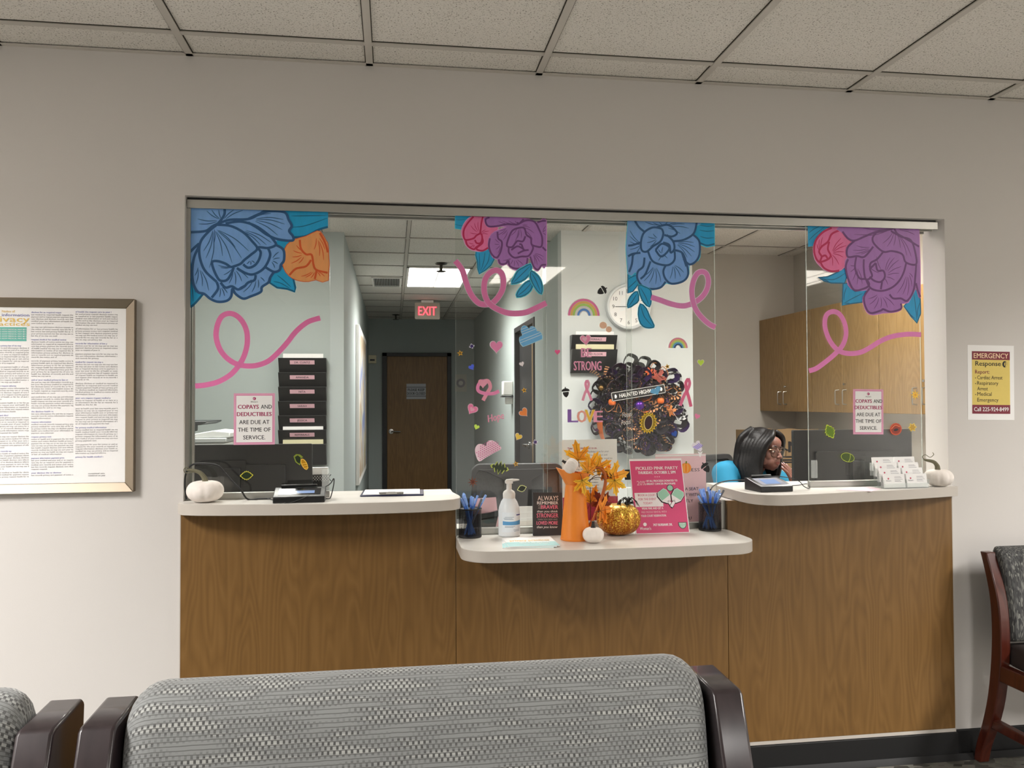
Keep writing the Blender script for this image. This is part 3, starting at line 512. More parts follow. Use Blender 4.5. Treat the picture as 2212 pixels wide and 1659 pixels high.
def sticker(name, px, py, w, shapes, label, cat, Y=YF, rot=0, asp=1, group=None, th=.0005, glossy=False):
    """shapes: [(outline, colour[, scale])...] stacked from back to front, w = width in photo pixels"""
    p = atY(px, py, Y); s = w * 1.68e-3 * (DIST + Y) / 2.93; mb = MB(); ms = []; c, n = math.cos(rot), math.sin(rot)
    for k, sh in enumerate(shapes):
        col = sh[1]
        if col not in ms: ms.append(col)
        pts = [((a * c - b * n * asp) * s, (a * n + b * asp * c) * s) for a, b in sh[0]]
        if len(sh) > 2 and sh[2] == 'line':
            mb.stroke(pts, sh[3] * s, -.0002 * k, th * .4, ms.index(col), smooth=sh[4] if len(sh) > 4 else True, closed=False)
        else: mb.prism(pts, -.0002 * k, -.0002 * k - th, 'y', ms.index(col))
    o = mb.build(name, [smat(m, .15 if glossy else .45) for m in ms], loc=(p.x, Y - .0032 if abs(Y - YF) < 1e-6 else Y - .0012, p.z)); return tag(o, label, cat, group)
def sc(P, k, dx=0, dz=0): return [(a * k + dx, b * k + dz) for a, b in P]
H = heart(); GH = 'heart stickers on the glass'
for px, py, w, col, rot, Y, lab in ((1072, 750, 27, '#ee8fc0', 0, YF, 'largest plain pink heart sticker, on the glass left of the blue cloud'),
        (1019, 794, 13, '#4a5fd0', .5, YF, 'small tilted blue heart sticker under the gold star on the left centre glass'), (1127, 787, 11, '#f4eef4', .35, YF, 'small white heart sticker on the glass in front of the dark doorway'),
        (1029, 923, 12, '#bada5c', -.4, YF, 'small lime green heart sticker between the watercolour heart and the spotted cloud'), (1132, 892, 19, '#f59048', .75, YF, 'orange heart sticker in front of the dark doorway, below the gold star'),
        (1119, 944, 15, '#f6d55a', -.5, YF, 'yellow heart sticker beside the corridor door handle'), (1204, 761, 12, '#ea5c96', 0, YM, 'tiny deep pink heart sticker alone left of the black file holder'),
        (1513, 784, 15, '#b9d84a', 0, YF, 'lime green heart sticker right of the wreath near the panel edge'), (1505, 900, 13, '#f08ab8', -.35, YF, 'small pink heart sticker lower right of the pink ribbon'),
        (1457, 938, 14, '#2c4f9e', .5, YF, 'small dark blue heart sticker below right of the wreath')):
    sticker('heart_sticker', px, py, w, [(sc(H, 1.1), '#f2e4ec') if w > 14 else (H, col), (H, col)], lab, 'sticker', Y, rot, group=GH)
sticker('heart_sticker', 1019, 885, 21, [(sc(H, 1.15), '#f5c3d6'), (H, '#ea7fae'), (sc(H, .5), '#f7b7cf')], 'watercolour pink heart sticker with a pale centre, left of the word Hope', 'sticker', YF, -.55, group=GH)
sticker('heart_sticker', 1265, 735, 22, [(sc(H, 1.15), '#fbd6e4'), (H, '#f093b8'), (sc(H, .5, -.08, .08), '#f8c4d6')], 'watercolour pink heart sticker overlapping the black file holder', 'sticker', YM, .1, group=GH)
sticker('heart_sticker', 1417, 845, 26, [(H, '#6fb6e4')], 'light blue heart sticker over the end of the black wreath sign', 'sticker', YF, .45, asp=.7, group=GH)
# clouds
st = [[(-.62, z), (.62, z + .0)] for z in (-.3, -.18, -.06, .06, .18, .3)]
def clip_lines(P, lines):
    out = []
    for (a, b) in lines:
        z = a[1]; xs = []
        for i in range(len(P)):
            p, q = P[i], P[(i + 1) % len(P)]
            if (p[1] - z) * (q[1] - z) < 0: xs.append(p[0] + (q[0] - p[0]) * (z - p[1]) / (q[1] - p[1]))
        xs.sort()
        for k in range(0, len(xs) - 1, 2): out.append([(xs[k] + .01, z), (xs[k + 1] - .01, z)])
    return out
sticker('cloud_sticker', 1143, 722, 50, [(sc(CLOUD, 1.06), '#a9d4ec'), (CLOUD, '#5f9fce')] + [(l, '#dcebf4', 'line', .022, False) for l in clip_lines(CLOUD, [((0, z), 0) for z in (-.3, -.2, -.1, 0, .1, .2, .3)])], 'blue cloud sticker with thin white stripes in front of the dark doorway', 'sticker', YF, .38, 1.05, 'cloud stickers on the glass')
HC = [(p[0], p[1]) for p in catmull([(a, b, 0) for a, b in [(-.5, -.34), (-.2, -.345), (.2, -.345), (.5, -.34), (.47, -.14), (.36, .12), (.2, .2), (.08, .12), (.02, .06), (-.06, .2), (-.2, .28), (-.36, .22), (-.47, .02)]], True, 3)]
dots = [(ovl(.045, .045, 6, x * .085 + (.04 if j % 2 else 0) - .42, z), '#b04a86') for j, z in enumerate([-.3, -.22, -.14, -.06, .02, .1, .18]) for x in range(11) if abs(x * .085 - .42) < .40 - max(0, z) * .9 + (.1 if z < .05 else 0)]
sticker('cloud_sticker', 1050, 967, 56, [(HC, '#f5dce8')] + dots, 'white cloud sticker with pink spots below the word Hope', 'sticker', YF, .5, .95, 'cloud stickers on the glass')
sticker('cloud_sticker', 1507, 962, 26, [(CLOUD, '#efeaf6')] + [([(x - .22, -.36), (x + .02, .0), (x + .1, .22)], '#6a55c0', 'line', .05) for x in (-.22, -.1, .02, .14, .26)], 'small white cloud sticker with purple diagonal stripes beside the pink sign', 'sticker', YF, -.5, 1, 'cloud stickers on the glass')
sticker('gnome_sticker', 1511, 981, 13, [([(-.4, .5), (.1, .3), (.5, .5), (.3, -.1), (.1, -.5), (-.1, -.4), (-.2, 0)], '#f4f2f4')], 'small white sticker under the purple striped cloud', 'sticker', YF)
# gold stars and gel gems
for px, py, w, lab in ((994, 763, 14, 'small gold star sticker near the left edge of the purple flower panel'), (1132, 843, 13, 'small gold star sticker with dark centre in front of the dark doorway'), (1114, 1002, 13, 'small gold star sticker above the office chair back'), (1441, 792, 13, 'small gold star sticker above the wreath at the right')):
    sticker('star_sticker', px, py, w, [(star(), '#c99b35'), (sc(star(), .5), '#5a4318')], lab, 'sticker', YF, .2, group='gold star stickers', glossy=True)
for px, py, w, lab in ((1019, 748, 13, 'tiny purple and white gem sticker above the blue heart'), (1156, 955, 13, 'tiny dark purple gem sticker beside the corridor door handle')):
    sticker('gem_sticker', px, py, w, [(star(4, .6), '#d8d4e6'), (sc(star(5, .6), .75), '#3b2f66')], lab, 'sticker', YF, .3, group='gem stickers', glossy=True)
# rainbows
def arch(r0, r1, n=16, h=1): return [(r1 * math.cos(PI * i / n), r1 * h * math.sin(PI * i / n)) for i in range(n + 1)] + [(r0 * math.cos(PI * i / n), r0 * h * math.sin(PI * i / n)) for i in range(n, -1, -1)]
def rainbow(px, py, w, cols, Y, lab, h=1.05, base=None):
    k = len(cols); sh = [(arch(.12, .52, h=h), '#f4f0ee')]
    for i, c in enumerate(cols): sh.append((arch(.5 - .36 * (i + .9) / k, .5 - .36 * i / k, h=h), c))
    return sticker('rainbow_sticker', px, py, w, sh, lab, 'sticker', Y, 0, group='rainbow stickers')
rainbow(1261, 682, 71, ['#dc74a4', '#eec070', '#a4c464', '#f4f2f0', '#5a88c8'], YM, 'large pastel rainbow sticker with a pink outer band, left of the clock', 1.05)
rainbow(1464, 752, 44, ['#e486a4', '#f0d078', '#aacb6c', '#5aa0cc', '#2f4f7c'], YF, 'smaller pastel rainbow sticker right of and below the clock', 1.05)
# acorns
AC = [([(-.3, .06), (.3, .06), (.3, -.12), (.18, -.36), (0, -.5), (-.18, -.36), (-.3, -.12)], '#17171a'), ([(-.42, .12), (.42, .12), (.36, .3), (.16, .4), (.04, .42), (.06, .56), (-.04, .56), (-.06, .42), (-.18, .4), (-.36, .3)], '#17171a')]
for px, py, w, r, Y, lab in ((1300, 628, 24, -1.05, YM, 'black acorn sticker above left of the clock'), (1222, 848, 22, .1, YM, 'black acorn sticker hanging upright left of the wreath'), (1524, 1010, 25, 2.3 - 2 * PI + 4.6, YF, 'black acorn sticker beside the right edge of the pink sign')):
    sticker('acorn_sticker', px, py, w, AC, lab, 'sticker', Y, r, group='acorn stickers')
sticker('bat_sticker', 1396, 775, 12, [([(-.5, .4), (-.2, .2), (.1, .15), (.5, -.2), (.1, -.1), (-.3, -.1)], '#111113')], 'tiny black sticker above the wreath', 'sticker', YF)
sticker('peanut_sticker', 1308, 706, 28, [(ovl(.6, .55, 14, -.2, .12), '#f2c6a8'), (ovl(.5, .48, 14, .26, -.2), '#f2c6a8')] + [(ovl(.05, .05, 6, -.3 + .13 * i, .2 - .1 * i + .1 * (i % 2)), '#e0a17a') for i in range(6)], 'speckled peach sticker just above the black file holder', 'sticker', YM, 0)
sticker('pumpkin_sticker', 1481, 1011, 25, [(ovl(1, .95, 18), '#f0922e'), (ovl(.5, .9, 14), '#f7ab4e'), (ovl(.18, .9, 10), '#e87f1c'), ([(-.06, .4), (.08, .4), (.1, .62), (-.02, .62)], '#6b7a2a')], 'orange pumpkin sticker behind the edge of the pink flyer', 'sticker', YF)
# awareness ribbons
def aware(px, py, w, Y, lab, col, colp, rot=0, asp=1.7):
    a = [(-.42, -.5), (-.2, -.15), (.05, .1), (.16, .32), (.02, .48), (-.14, .32), (-.04, .08), (.2, -.2), (.42, -.5)]
    return sticker('awareness_ribbon_sticker', px, py, w, [(a[:5] + [a[4]], col, 'line', .24), (a[4:], colp, 'line', .24)], lab, 'sticker', Y, rot, asp, 'pink awareness ribbon stickers')
aware(1268, 843, 24, YM, 'pale pink awareness ribbon sticker just left of the wreath', '#f0a2c0', '#eb92b6', 0, 1.9)
aware(1483, 847, 30, YF, 'larger pink awareness ribbon sticker just right of the wreath', '#e9779f', '#e2688f', -.1, 2.1)
t = sticker('awareness_ribbon_sticker', 1053, 844, 50, [([(-.2, -.42), (-.02, -.1), (.12, .16), (.02, .42), (-.18, .4)], '#f0a0b8', 'line', .16), ([(-.1, .4), (-.28, .4), (-.42, .18), (-.38, -.02), (-.1, -.12), (.25, -.12), (.5, -.02)], '#ef8fc0', 'line', .15), (sc(H, .42, -.2, .3), '#f4a6c0')], 'pink ribbon sticker curled with a heart at its end, above the word Hope', 'sticker', YF, .0, 1, 'pink awareness ribbon stickers')
# gel clings
def leafshape(n=7, depth=.25):
    out = []
    for i in range(2 * n + 1):
        t = i / (2 * n); w = math.sin(PI * t) * .3 * (1 if i % 2 else 1 - depth); out.append((t - .5, w))
    for i in range(2 * n - 1, 0, -1):
        t = i / (2 * n); w = math.sin(PI * t) * .3 * (1 if i % 2 else 1 - depth); out.append((t - .5, -w))
    return out
LS = leafshape(); G = 'gel leaf clings on the glass'
for px, py, w, r, cols, shp, lab in ((533, 1027, 27, .05, ('#a9a43c', '#22301a'), LS, 'small dark green gel leaf cling in front of the left monitor'),
        (1079, 1010, 42, -.25, ('#98a548', '#26351a'), leafshape(5, .7), 'dark green oak leaf gel cling at the top of the office chair back'), (1127, 1055, 22, .3, ('#c9cf8c', '#1f2a1a'), LS, 'small dark green gel leaf cling outlined in yellow above the sanitizer pump'),
        (1792, 932, 36, -1.1, ('#9fae35', '#55701c'), leafshape(6, .3), 'green gel leaf cling on the far right panel, left of the payment sign'), (1970, 923, 22, .6, ('#e0c23c', '#9c7a1a'), star(6, .6), 'golden maple leaf gel cling at the right edge of the far right panel')):
    sticker('leaf_cling', px, py, w, [(sc(shp, 1.0), cols[0]), (sc(shp, .84), cols[1]), ([(-.48, 0), (0, .02), (.48, 0)], cols[0], 'line', .04)], lab, 'window cling', YF, r, 1 if len(shp) < 13 else 1.25, G, glossy=True)
sticker('leaf_cling', 1976, 853, 22, [(star(8, .45), '#e6b92c'), (sc(star(8, .4), .5), '#b98515')], 'gold burst leaf gel cling in front of a cupboard handle on the right panel', 'window cling', YF, 0, 1, G, glossy=True)
sticker('leaf_cling', 1021, 1041, 23, [(star(8, .3), '#7a3a1c'), (sc(star(8, .3), .7, 0, 0), '#4a1f10')], 'rusty brown star anise gel cling in front of the office chair frame', 'window cling', YF, .1, 1, G, glossy=True)
sticker('pumpkin_cling', 1934, 927, 30, [(ovl(1, .95, 14), '#a63a14'), (ovl(.8, .75, 14), '#7a2208'), (ovl(.4, .2, 12, .0, -.05), '#1d0d08'), ([(-.35, .1), (0, .3), (.35, .12)], '#cf6a35', 'line', .05)], 'rusty red apple shaped gel cling right of the payment sign', 'window cling', YF, .2, 1, 'pumpkin gel clings', glossy=True)
sticker('pumpkin_cling', 1830, 988, 34, [(ovl(1, .62, 18), '#94a238'), (ovl(.94, .55, 18), '#38481a'), ([(-.2, .27), (-.28, 0), (-.2, -.27)], '#94a238', 'line', .035), ([(.12, .29), (.18, 0), (.12, -.29)], '#94a238', 'line', .035)], 'dark green pumpkin gel cling low on the far right panel', 'window cling', YF, -.25, 1, 'pumpkin gel clings', glossy=True)
sticker('corn_cling', 650, 997, 34, [([(-.25, .4), (-.3, .1), (-.15, -.15), (0, -.05), (.1, .15), (.25, .15), (.15, .35), (-.05, .45)], '#6f7c2c'), ([(-.2, .34), (-.23, .1), (-.13, -.08), (0, .03), (.1, .2), (.0, .36)], '#23301a'), (sc(ovl(.34, .62, 14), 1, .12, -.2), '#e0b64a'), (sc(ovl(.26, .54, 14), 1, .12, -.2), '#9a6e14')] + [([(-.0, -.02 - .12 * i), (.26, -.08 - .12 * i)], '#e8c050', 'line', .03) for i in range(4)], 'gel cling of an ear of corn with green husk in front of the left monitor', 'window cling', YF, .45, 1.2, glossy=True)
sticker('sunflower_cling', 1400, 913, 42, [(star(18, .78), '#c9a92c'), (sc(star(18, .8), .84), '#8a7212'), (ovl(.5, .68, 16), '#d9c774'), (ovl(.42, .6, 16), '#3b1d26')], 'yellow sunflower gel cling in front of the wreath', 'window cling', YF, -.15, 1.2, glossy=True)
# lettering stickers
def words(name, px, py, Y, lines, lab, cols, halo=None, rot=0, shear=0):
    p = atY(px, py, Y); k = 1.68e-3 * (DIST + Y) / 2.93; mb = MB()
    for (txt, dx, dy, h, wd, ci, bold) in lines:
        if halo: mb.text(txt, dx * k, dy * k, h * k, -.0002, len(cols), wd * k, bold=.07, shear=shear, rot=rot)
        mb.text(txt, dx * k, dy * k, h * k, -.0006, ci, wd * k, bold=bold, shear=shear, rot=rot)
    o = mb.build(name, [smat(c) for c in cols] + ([smat(halo)] if halo else []), loc=(p.x, Y - .0028, p.z)); return tag(o, lab, 'sticker')
words('hope_sticker', 1072, 908, YF, [('Hope', 0, 0, 16, 36, 0, .03)], 'pink handwritten sticker reading Hope', ['#ee9dbb'], rot=.22, shear=.2)
words('be_strong_sticker', 1269, 800, YM, [('BE', -3, 29, 21, 22, 0, .04), ('STRONG', 0, 0, 21, 62, 0, .03)], 'pink block lettering sticker reading BE STRONG over the black file holder', ['#f2a6c8'])
words('love_sticker', 1265, 912, YM, [('L', -29, -0, 30, 20, 0, .06), ('O', -9, 0, 27, 20, 1, .04), ('V', 9, 0, 29, 21, 2, .04), ('E', 28, 0, 26, 18, 3, .05)], 'outlined multicolour lettering sticker reading LOVE left of the wreath', ['#7a5aa8', '#e9a9a0', '#ecc44a', '#e59ab8'], halo='#f3eef0')
words('hocus_pocus_sticker', 1354, 908, YF, [('Hocus', 0, 8, 11, 22, 0, .0), ('Pocus', -2, -9, 11, 22, 0, .0)], 'thin white handwritten sticker reading Hocus Pocus over the wreath', ['#eeeeee'], rot=.15, shear=.3)
# ------------------------------------------------------------------ printed signs
def logo(mb, x, z, s, mr, mk, word="Woman's", wd=None):
    mb.prism([(x + a * s, z + b * s) for a, b in ovl(1, 1, 18)], -.0005, -.0003, 'y', mr)
    mb.prism([(x + a * s, z + b * s) for a, b in ovl(.45, .6, 12, -.16, -.05)], -.0007, -.0005, 'y', 0)
    mb.stroke([(x - .3 * s, z - .3 * s), (x + .05 * s, z + .1 * s), (x - .0 * s, z + .38 * s)], .1 * s, -.0006, .0001, 0)
    if word: mb.text(word, x, z - s * 1.22, s * .42, -.0006, mk, wd or s * 2.2, bold=.01, shear=.15)
def sheet(name, px, py, w, h, lab, cat, fn, mats, Y=YF - .004, rot=0, th=.0008, group=None):
    """w,h in metres; centre at pixel"""
    p = atY(px, py, Y); mb = MB(); mb.box(-w / 2, w / 2, 0, th, -h / 2, h / 2, 0); fn(mb)
    o = mb.build(name, mats, loc=(p.x, Y - th, p.z)); o.rotation_euler = (0, rot, 0); return tag(o, lab, cat, group)
PK = mat('pink sign border', '#d98bb0', .6, var=.02)
def copay(mb, w, h):
    def f(mb):
        e = .006; mb.box(-w / 2 + e, w / 2 - e, -.0003, 0, -h / 2 + e, h / 2 - e, 1); e = .0085; mb.box(-w / 2 + e, w / 2 - e, -.0004, 0, -h / 2 + e, h / 2 - e, 2)
        u = h / 106.
        logo(mb, 0, h / 2 - 11 * u, 6.5 * u, 3, 4)
        rows = (('COPAYS', -12, 26, 3, .03), ('AND', 24, 26, 4, 0), ('DEDUCTIBLES', 0, 41, 3, .03), ('ARE DUE AT', 0, 57.5, 4, 0), ('THE TIME OF', 0, 73, 4, 0), ('SERVICE.', 0, 89, 4, 0))
        ws = {'COPAYS': 41, 'AND': 22, 'DEDUCTIBLES': 69, 'ARE DUE AT': 60, 'THE TIME OF': 65, 'SERVICE.': 44}
        for t, x, y, m, b in rows: mb.text(t, x * u, h / 2 - (y + 6) * u, 8.6 * u, -.0005, m, ws[t] * u, bold=.012 + b)
    return f
for px, py, rot, lab in ((549.5, 905, .0, 'pink bordered COPAYS AND DEDUCTIBLES sign taped to the far left panel'), (1875.5, 889.5, .012, 'pink bordered COPAYS AND DEDUCTIBLES sign taped to the far right panel')):
    w_, h_ = (.1385, .179) if px < 1000 else (.127, .176)
    sheet('payment_sign', px, py, w_, h_, lab, 'sign', copay(None, w_, h_), [mat('sign rim', '#e4a3c0', .6), PK, PAPER, MAGENTA, INK], rot=rot, group='payment signs')
# emergency notice on the wall
def emerg(mb):
    w, h = .203, .272; u = h / 148.
    mb.box(-45 * u, 45 * u, -.0004, 0, -67 * u, 67 * u, 1); mb.box(-45 * u, 45 * u, -.0007, 0, 49 * u, 67 * u, 2); mb.box(-45 * u, 45 * u, -.0007, 0, -67 * u, -48 * u, 2)
    mb.text('EMERGENCY', 0, 52.5 * u, 11 * u, -.0009, 3, 82 * u, bold=.02); mb.text('Response', -7 * u, 36 * u, 10.5 * u, -.0006, 4, 60 * u, bold=.025)
    mb.prism([(33 * u + a * 12 * u, 40 * u + b * 13.5 * u) for a, b in ovl(1, 1, 18)], -.0006, -.0004, 'y', 4); mb.prism([(34 * u + a * 12 * u, 40 * u + b * 13.5 * u) for a, b in ovl(.6, .8, 14, .08, -.02)], -.0008, -.0006, 'y', 1); mb.stroke([(31 * u, 33 * u), (35 * u, 40 * u), (33 * u, 46 * u)], 1.4 * u, -.0009, .0001, 4)
    mb.text('Report:', -38 * u, 19 * u, 8.5 * u, -.0006, 2, 34 * u, 'LEFT', bold=.02)
    for t, x, z, wd in (('Cardiac Arrest', -33, 7, 60), ('Respiratory', -33, -5, 50), ('Arrest', -33, -17, 25), ('Medical', -33, -28.5, 34), ('Emergency', -33, -41, 50)): mb.text(t, x * u, z * u, 8.3 * u, -.0006, 4, wd * u, 'LEFT')
    for z in (9.5, -2.5, -26): mb.prism([(-37 * u + a * 2.2 * u, z * u + b * 2.2 * u) for a, b in ovl(1, 1, 8)], -.0006, -.0004, 'y', 4)
    mb.text('Call 225-924-8499', 0, -61.5 * u, 9 * u, -.0009, 5, 82 * u, bold=.015)
sheet('emergency_notice', 2140.5, 826.5, .203, .295, 'yellow and maroon EMERGENCY Response notice on the wall right of the window', 'sign', emerg, [PAPER, mat('notice yellow', '#ddc566', .6), mat('notice maroon', '#7c1f33', .6), mat('notice peach', '#f6d6b0', .6), INK, PAPER], Y=-.0001, rot=.012)
# framed privacy notice
def framed():
    a, b = atY(0, 641, -.02), atY(289, 1062, -.02); x1 = b.x; z1 = a.z - .002; z0 = b.z; x0 = -1.72
    t = empty('framed_notice', ((x0 + x1) / 2, 0, z0)); tag(t, 'large framed privacy notice in a champagne metal frame on the wall left of the window', 'framed notice'); cx = (x0 + x1) / 2; hw = (x1 - x0) / 2; H_ = z1 - z0
    fw = .031; f = MB()
    def rail(P): f.add(P, [(0, 1, 2, 3), (4, 7, 6, 5), (0, 4, 5, 1), (1, 5, 6, 2), (2, 6, 7, 3), (3, 7, 4, 0)])
    o_, i_ = [(-hw, 0), (hw, 0), (hw, H_), (-hw, H_)], [(-hw + fw, fw), (hw - fw, fw), (hw - fw, H_ - fw), (-hw + fw, H_ - fw)]
    for k in range(4):
        A0, A1, B0, B1 = o_[k], o_[(k + 1) % 4], i_[k], i_[(k + 1) % 4]
        rail([(A0[0], -.026, A0[1]), (A1[0], -.026, A1[1]), (B1[0], -.012, B1[1]), (B0[0], -.012, B0[1]), (A0[0], -.001, A0[1]), (A1[0], -.001, A1[1]), (B1[0], -.001, B1[1]), (B0[0], -.001, B0[1])])
    f.build('frame', mat('champagne frame', '#948878', .5, 1, var=.12, scale=4), t, bevel=.0015)
    s = MB().box(-hw + fw, hw - fw, -.009, -.001, fw, H_ - fw, 0)
    u = 1.645e-3
    def pt(px, py): v = atY(px, py, -.01); return v.x - cx, v.z - z0
    random.seed(3)
    # column text: rows of small words
    WD = ['health', 'information', 'medical', 'we may use', 'disclose', 'your', 'to', 'and', 'the', 'of', 'privacy', 'for', 'care', 'notice', 'or', 'request', 'records', 'payment', 'law', 'as required']
    def line(px0, px1, py, m=1, hpx=3.0, bold=0):
        x, z = pt(px0, py); x1_, _ = pt(px1, py); need = int((px1 - px0) / 2.1); tx = ''
        while len(tx) < need: tx += random.choice(WD) + ' '
        s.text(tx[:max(3, need)].strip(), x, z, hpx * u, -.0095, m, x1_ - x, 'LEFT', bold=bold)
    LAV, TEALP = 2, 4
    for c0, c1, y0, y1 in ((67.5, 158, 676, 1033), (163, 254, 675, 992), (-22, 62, 748, 1033), (-115, -28, 680, 1033), (-210, -120, 680, 1033)):
        y = y0; k = 0
        while y < y1:
            blk = random.choice([3, 5, 6, 8])
            if k % 2 == 0 or random.random() < .4: line(c0, c0 + (c1 - c0) * random.uniform(.45, .9), y, LAV, 3.2, .02); y += 5
            for q in range(blk):
                if y > y1: break
                line(c0, c1 if q < blk - 1 else c0 + (c1 - c0) * random.uniform(.3, .8), y); y += 4.7
            y += 3.5; k += 1
    for tx, px, py, hp, wd, m in (('Notice of', 4, 674.5, 4.5, 24, 3), ('information', 4, 683, 6, 51, 2), ('ivacy', 0, 695, 12, 55, 3), ('actices', -2, 703.5, 8, 57, 3)):
        x, z = pt(px, py); s.text(tx, x, z, hp * u, -.0097, m, wd * u, 'LEFT', bold=.02)
    (xa, za), (xb, zb) = pt(-60, 706), pt(57, 737); s.box(xa, xb, -.0094, -.009, zb, za, 4)
    for k in range(5):
        x, z = pt(-50, 712.5 + k * 4.9); s.text('THIS NOTICE DESCRIBES HOW MEDICAL MAY BE USED', x, z, 2.8 * u, -.0097, 0, 100 * u, 'LEFT', bold=.02)
    x, z = pt(208.5, 1006); logo(s, x, z, 10 * u, 5, 1, "Woman's", 34 * u)
    x, z = pt(208.5, 1024); s.text('exceptional care,', x, z, 2.8 * u, -.0095, 1, 32 * u, bold=.03); x, z = pt(208.5, 1028.5); s.text('centered on you', x, z, 2.8 * u, -.0095, 1, 32 * u, bold=.03)
    s.build('printed_sheet', [PAPER, mat('grey print', '#7c7a7d', .7), mat('lavender print', '#7d80b8', .7), mat('amber print', '#e3bf63', .7), mat('teal print', '#62b5a8', .7), mat('rose logo', '#b25a6e', .7)], t)
framed()
# ================================================================== THINGS ON THE COUNTER
ZU0, ZL0 = 1.0452, .9002
def on(px, py, z): v = atZ(px, py, z); return v
WP = mat('white pumpkin', '#efe7e0', .8, var=.05, scale=30, bump=.25, bscale=120)
STEM = mat('pumpkin stem', '#6b6752', .8, var=.25, scale=90, bump=.5, bscale=200)
def ribf(n, d, sharp=1): return lambda q, t: 1 - d * (abs(math.cos(n * q / 2)) ** 6) * math.sin(PI * min(1, max(0, t))) ** .5
def pumpkin_body(w, h, n=9, d=.06, seg=72):
    prof = []
    for i in range(17):
        a = -PI / 2 + PI * i / 16; r = math.cos(a) ** .72 if math.cos(a) > 1e-6 else 0; z = math.sin(a)
        z = z * (1 if z < 0 else 1); zz = h / 2 + h / 2 * z
        if i > 12: zz -= h * .07 * ((i - 12) / 4) ** 1.5
        if i < 2: zz += h * .03 * (2 - i)
        prof.append((max(r * w / 2, .0005), zz))
    return MB().lathe(prof, n=seg, rib=ribf(n, d))
def white_pumpkin(px, py, w, h, z, lab, stem, name='white_pumpkin', Y=None, n=9):
    p = on(px, py, z) if Y is None else Vector((atY(px, py, Y).x, Y, z))
    t = empty(name, (p.x, p.y, z)); tag(t, lab, 'pumpkin', 'white craft pumpkins')
    pumpkin_body(w, h, n, .05).build('body', WP, t, smooth=True, angle=80)
    return t
t = white_pumpkin(443, 1079, .121, .075, ZU0, 'white craft pumpkin with a curled grey stem at the left end of the counter', 1, Y=-.038)
MB().tube(catmull([(.0, 0, .062), (-.002, 0, .08), (-.018, -.002, .1), (-.045, 0, .108), (-.06, 0, .108)], n=5), [.011 - .0004 * i for i in range(21)], 8).build('stem', STEM, t, smooth=True)
MB().tube(catmull([(-.05, 0, .108), (-.056, -.002, .118), (-.068, 0, .112), (-.066, .003, .1), (-.05, 0, .099), (-.03, -.004, .104)], n=5), .0014, 5).build('tendril', STEM, t, smooth=True)
t = white_pumpkin(2028, 1041, .106, .068, ZU0, 'white craft pumpkin with a curled grey stem at the right end of the counter', 1, Y=-.03)
MB().tube(catmull([(-.005, 0, .058), (-.006, 0, .078), (-.022, -.002, .094), (-.05, 0, .101), (-.062, 0, .104)], n=5), [.011 - .0004 * i for i in range(21)], 8).build('stem', STEM, t, smooth=True)
MB().tube(catmull([(-.058, 0, .104), (-.068, 0, .114), (-.055, 0, .122), (-.035, 0, .112), (-.02, 0, .122), (-.024, 0, .13)], n=5), .0013, 5).build('tendril', STEM, t, smooth=True)
t = white_pumpkin(1281.5, 1163, .072, .054, ZL0, 'small white craft pumpkin with a black stem standing in front of the orange pitcher', 1, n=8, Y=-.21)
sb = MB().lathe([(.011, .048), (.0075, .054), (.005, .066), (.006, .072)], n=10); sb.build('stem', mat('black stem', '#1d1a18', .5), t, smooth=True)
# ---- glitter pumpkin
def glitter_mat():
    m, N, L = nodes('amber glitter'); b = N['Principled BSDF']; tc = N.new('ShaderNodeTexCoord')
    v = N.new('ShaderNodeTexVoronoi'); v.inputs['Scale'].default_value = 420; L.new(tc.outputs['Object'], v.inputs['Vector'])
    sx = N.new('ShaderNodeSeparateColor'); L.new(v.outputs['Color'], sx.inputs[0])
    sz = N.new('ShaderNodeSeparateXYZ'); L.new(tc.outputs['Object'], sz.inputs[0])
    mr = N.new('ShaderNodeMapRange'); mr.inputs[1].default_value = .02; mr.inputs[2].default_value = .1; mr.inputs[3].default_value = .88; mr.inputs[4].default_value = .45; L.new(sz.outputs[2], mr.inputs[0])
    gt = N.new('ShaderNodeMath'); gt.operation = 'GREATER_THAN'; L.new(sx.outputs[0], gt.inputs[0]); L.new(mr.outputs[0], gt.inputs[1])
    r = ramp(N, [(0, '#a8611a'), (1, '#f2cd52')]); L.new(gt.outputs[0], r.inputs[0]); L.new(r.outputs[0], b.inputs['Base Color'])
    b.inputs['Roughness'].default_value = .35; b.inputs['Metallic'].default_value = .55
    nm = N.new('ShaderNodeBump'); nm.inputs['Strength'].default_value = .8; nm.inputs['Distance'].default_value = .002; L.new(sx.outputs[1], nm.inputs['Height']); L.new(nm.outputs[0], b.inputs['Normal'])
    return m
GLIT = glitter_mat()
p = on(1340, 1151, ZL0); p.y = max(p.y, -.12)
t = empty('glitter_pumpkin', (atY(1336, 1120, -.062).x, -.062, ZL0)); tag(t, 'round orange pumpkin covered in gold glitter between the pitcher and the pink flyer', 'pumpkin')
pumpkin_body(.158, .115, 8, .1, 96).build('body', GLIT, t, smooth=True, angle=80)
MB().tube([(0, 0, .1), (.004, 0, .115), (.01, 0, .124)], [.009, .006, .004], 8).build('stem', mat('dark stem', '#2c1d12', .7), t, smooth=True)
sp = MB().ell((.028, -.02, .115), (.013, .009, .007), 10).ell((.044, -.022, .116), (.007, .006, .005), 8)
for i in range(8):
    a = .5 + i * .33 + (.9 if i > 3 else 0); sgn = 1 if i < 4 else -1
    x, y = .03 + .03 * math.cos(PI * i / 4 + .3), -.02 + .03 * math.sin(PI * i / 4 + .3)
    sp.tube([(.03, -.02, .116), ((x + .03) / 2, (y - .02) / 2 - .0, .134), (x, y, .122), (x * 1.25 - .006, y * 1.3, .104)], [.0024, .002, .0016, .001], 5)
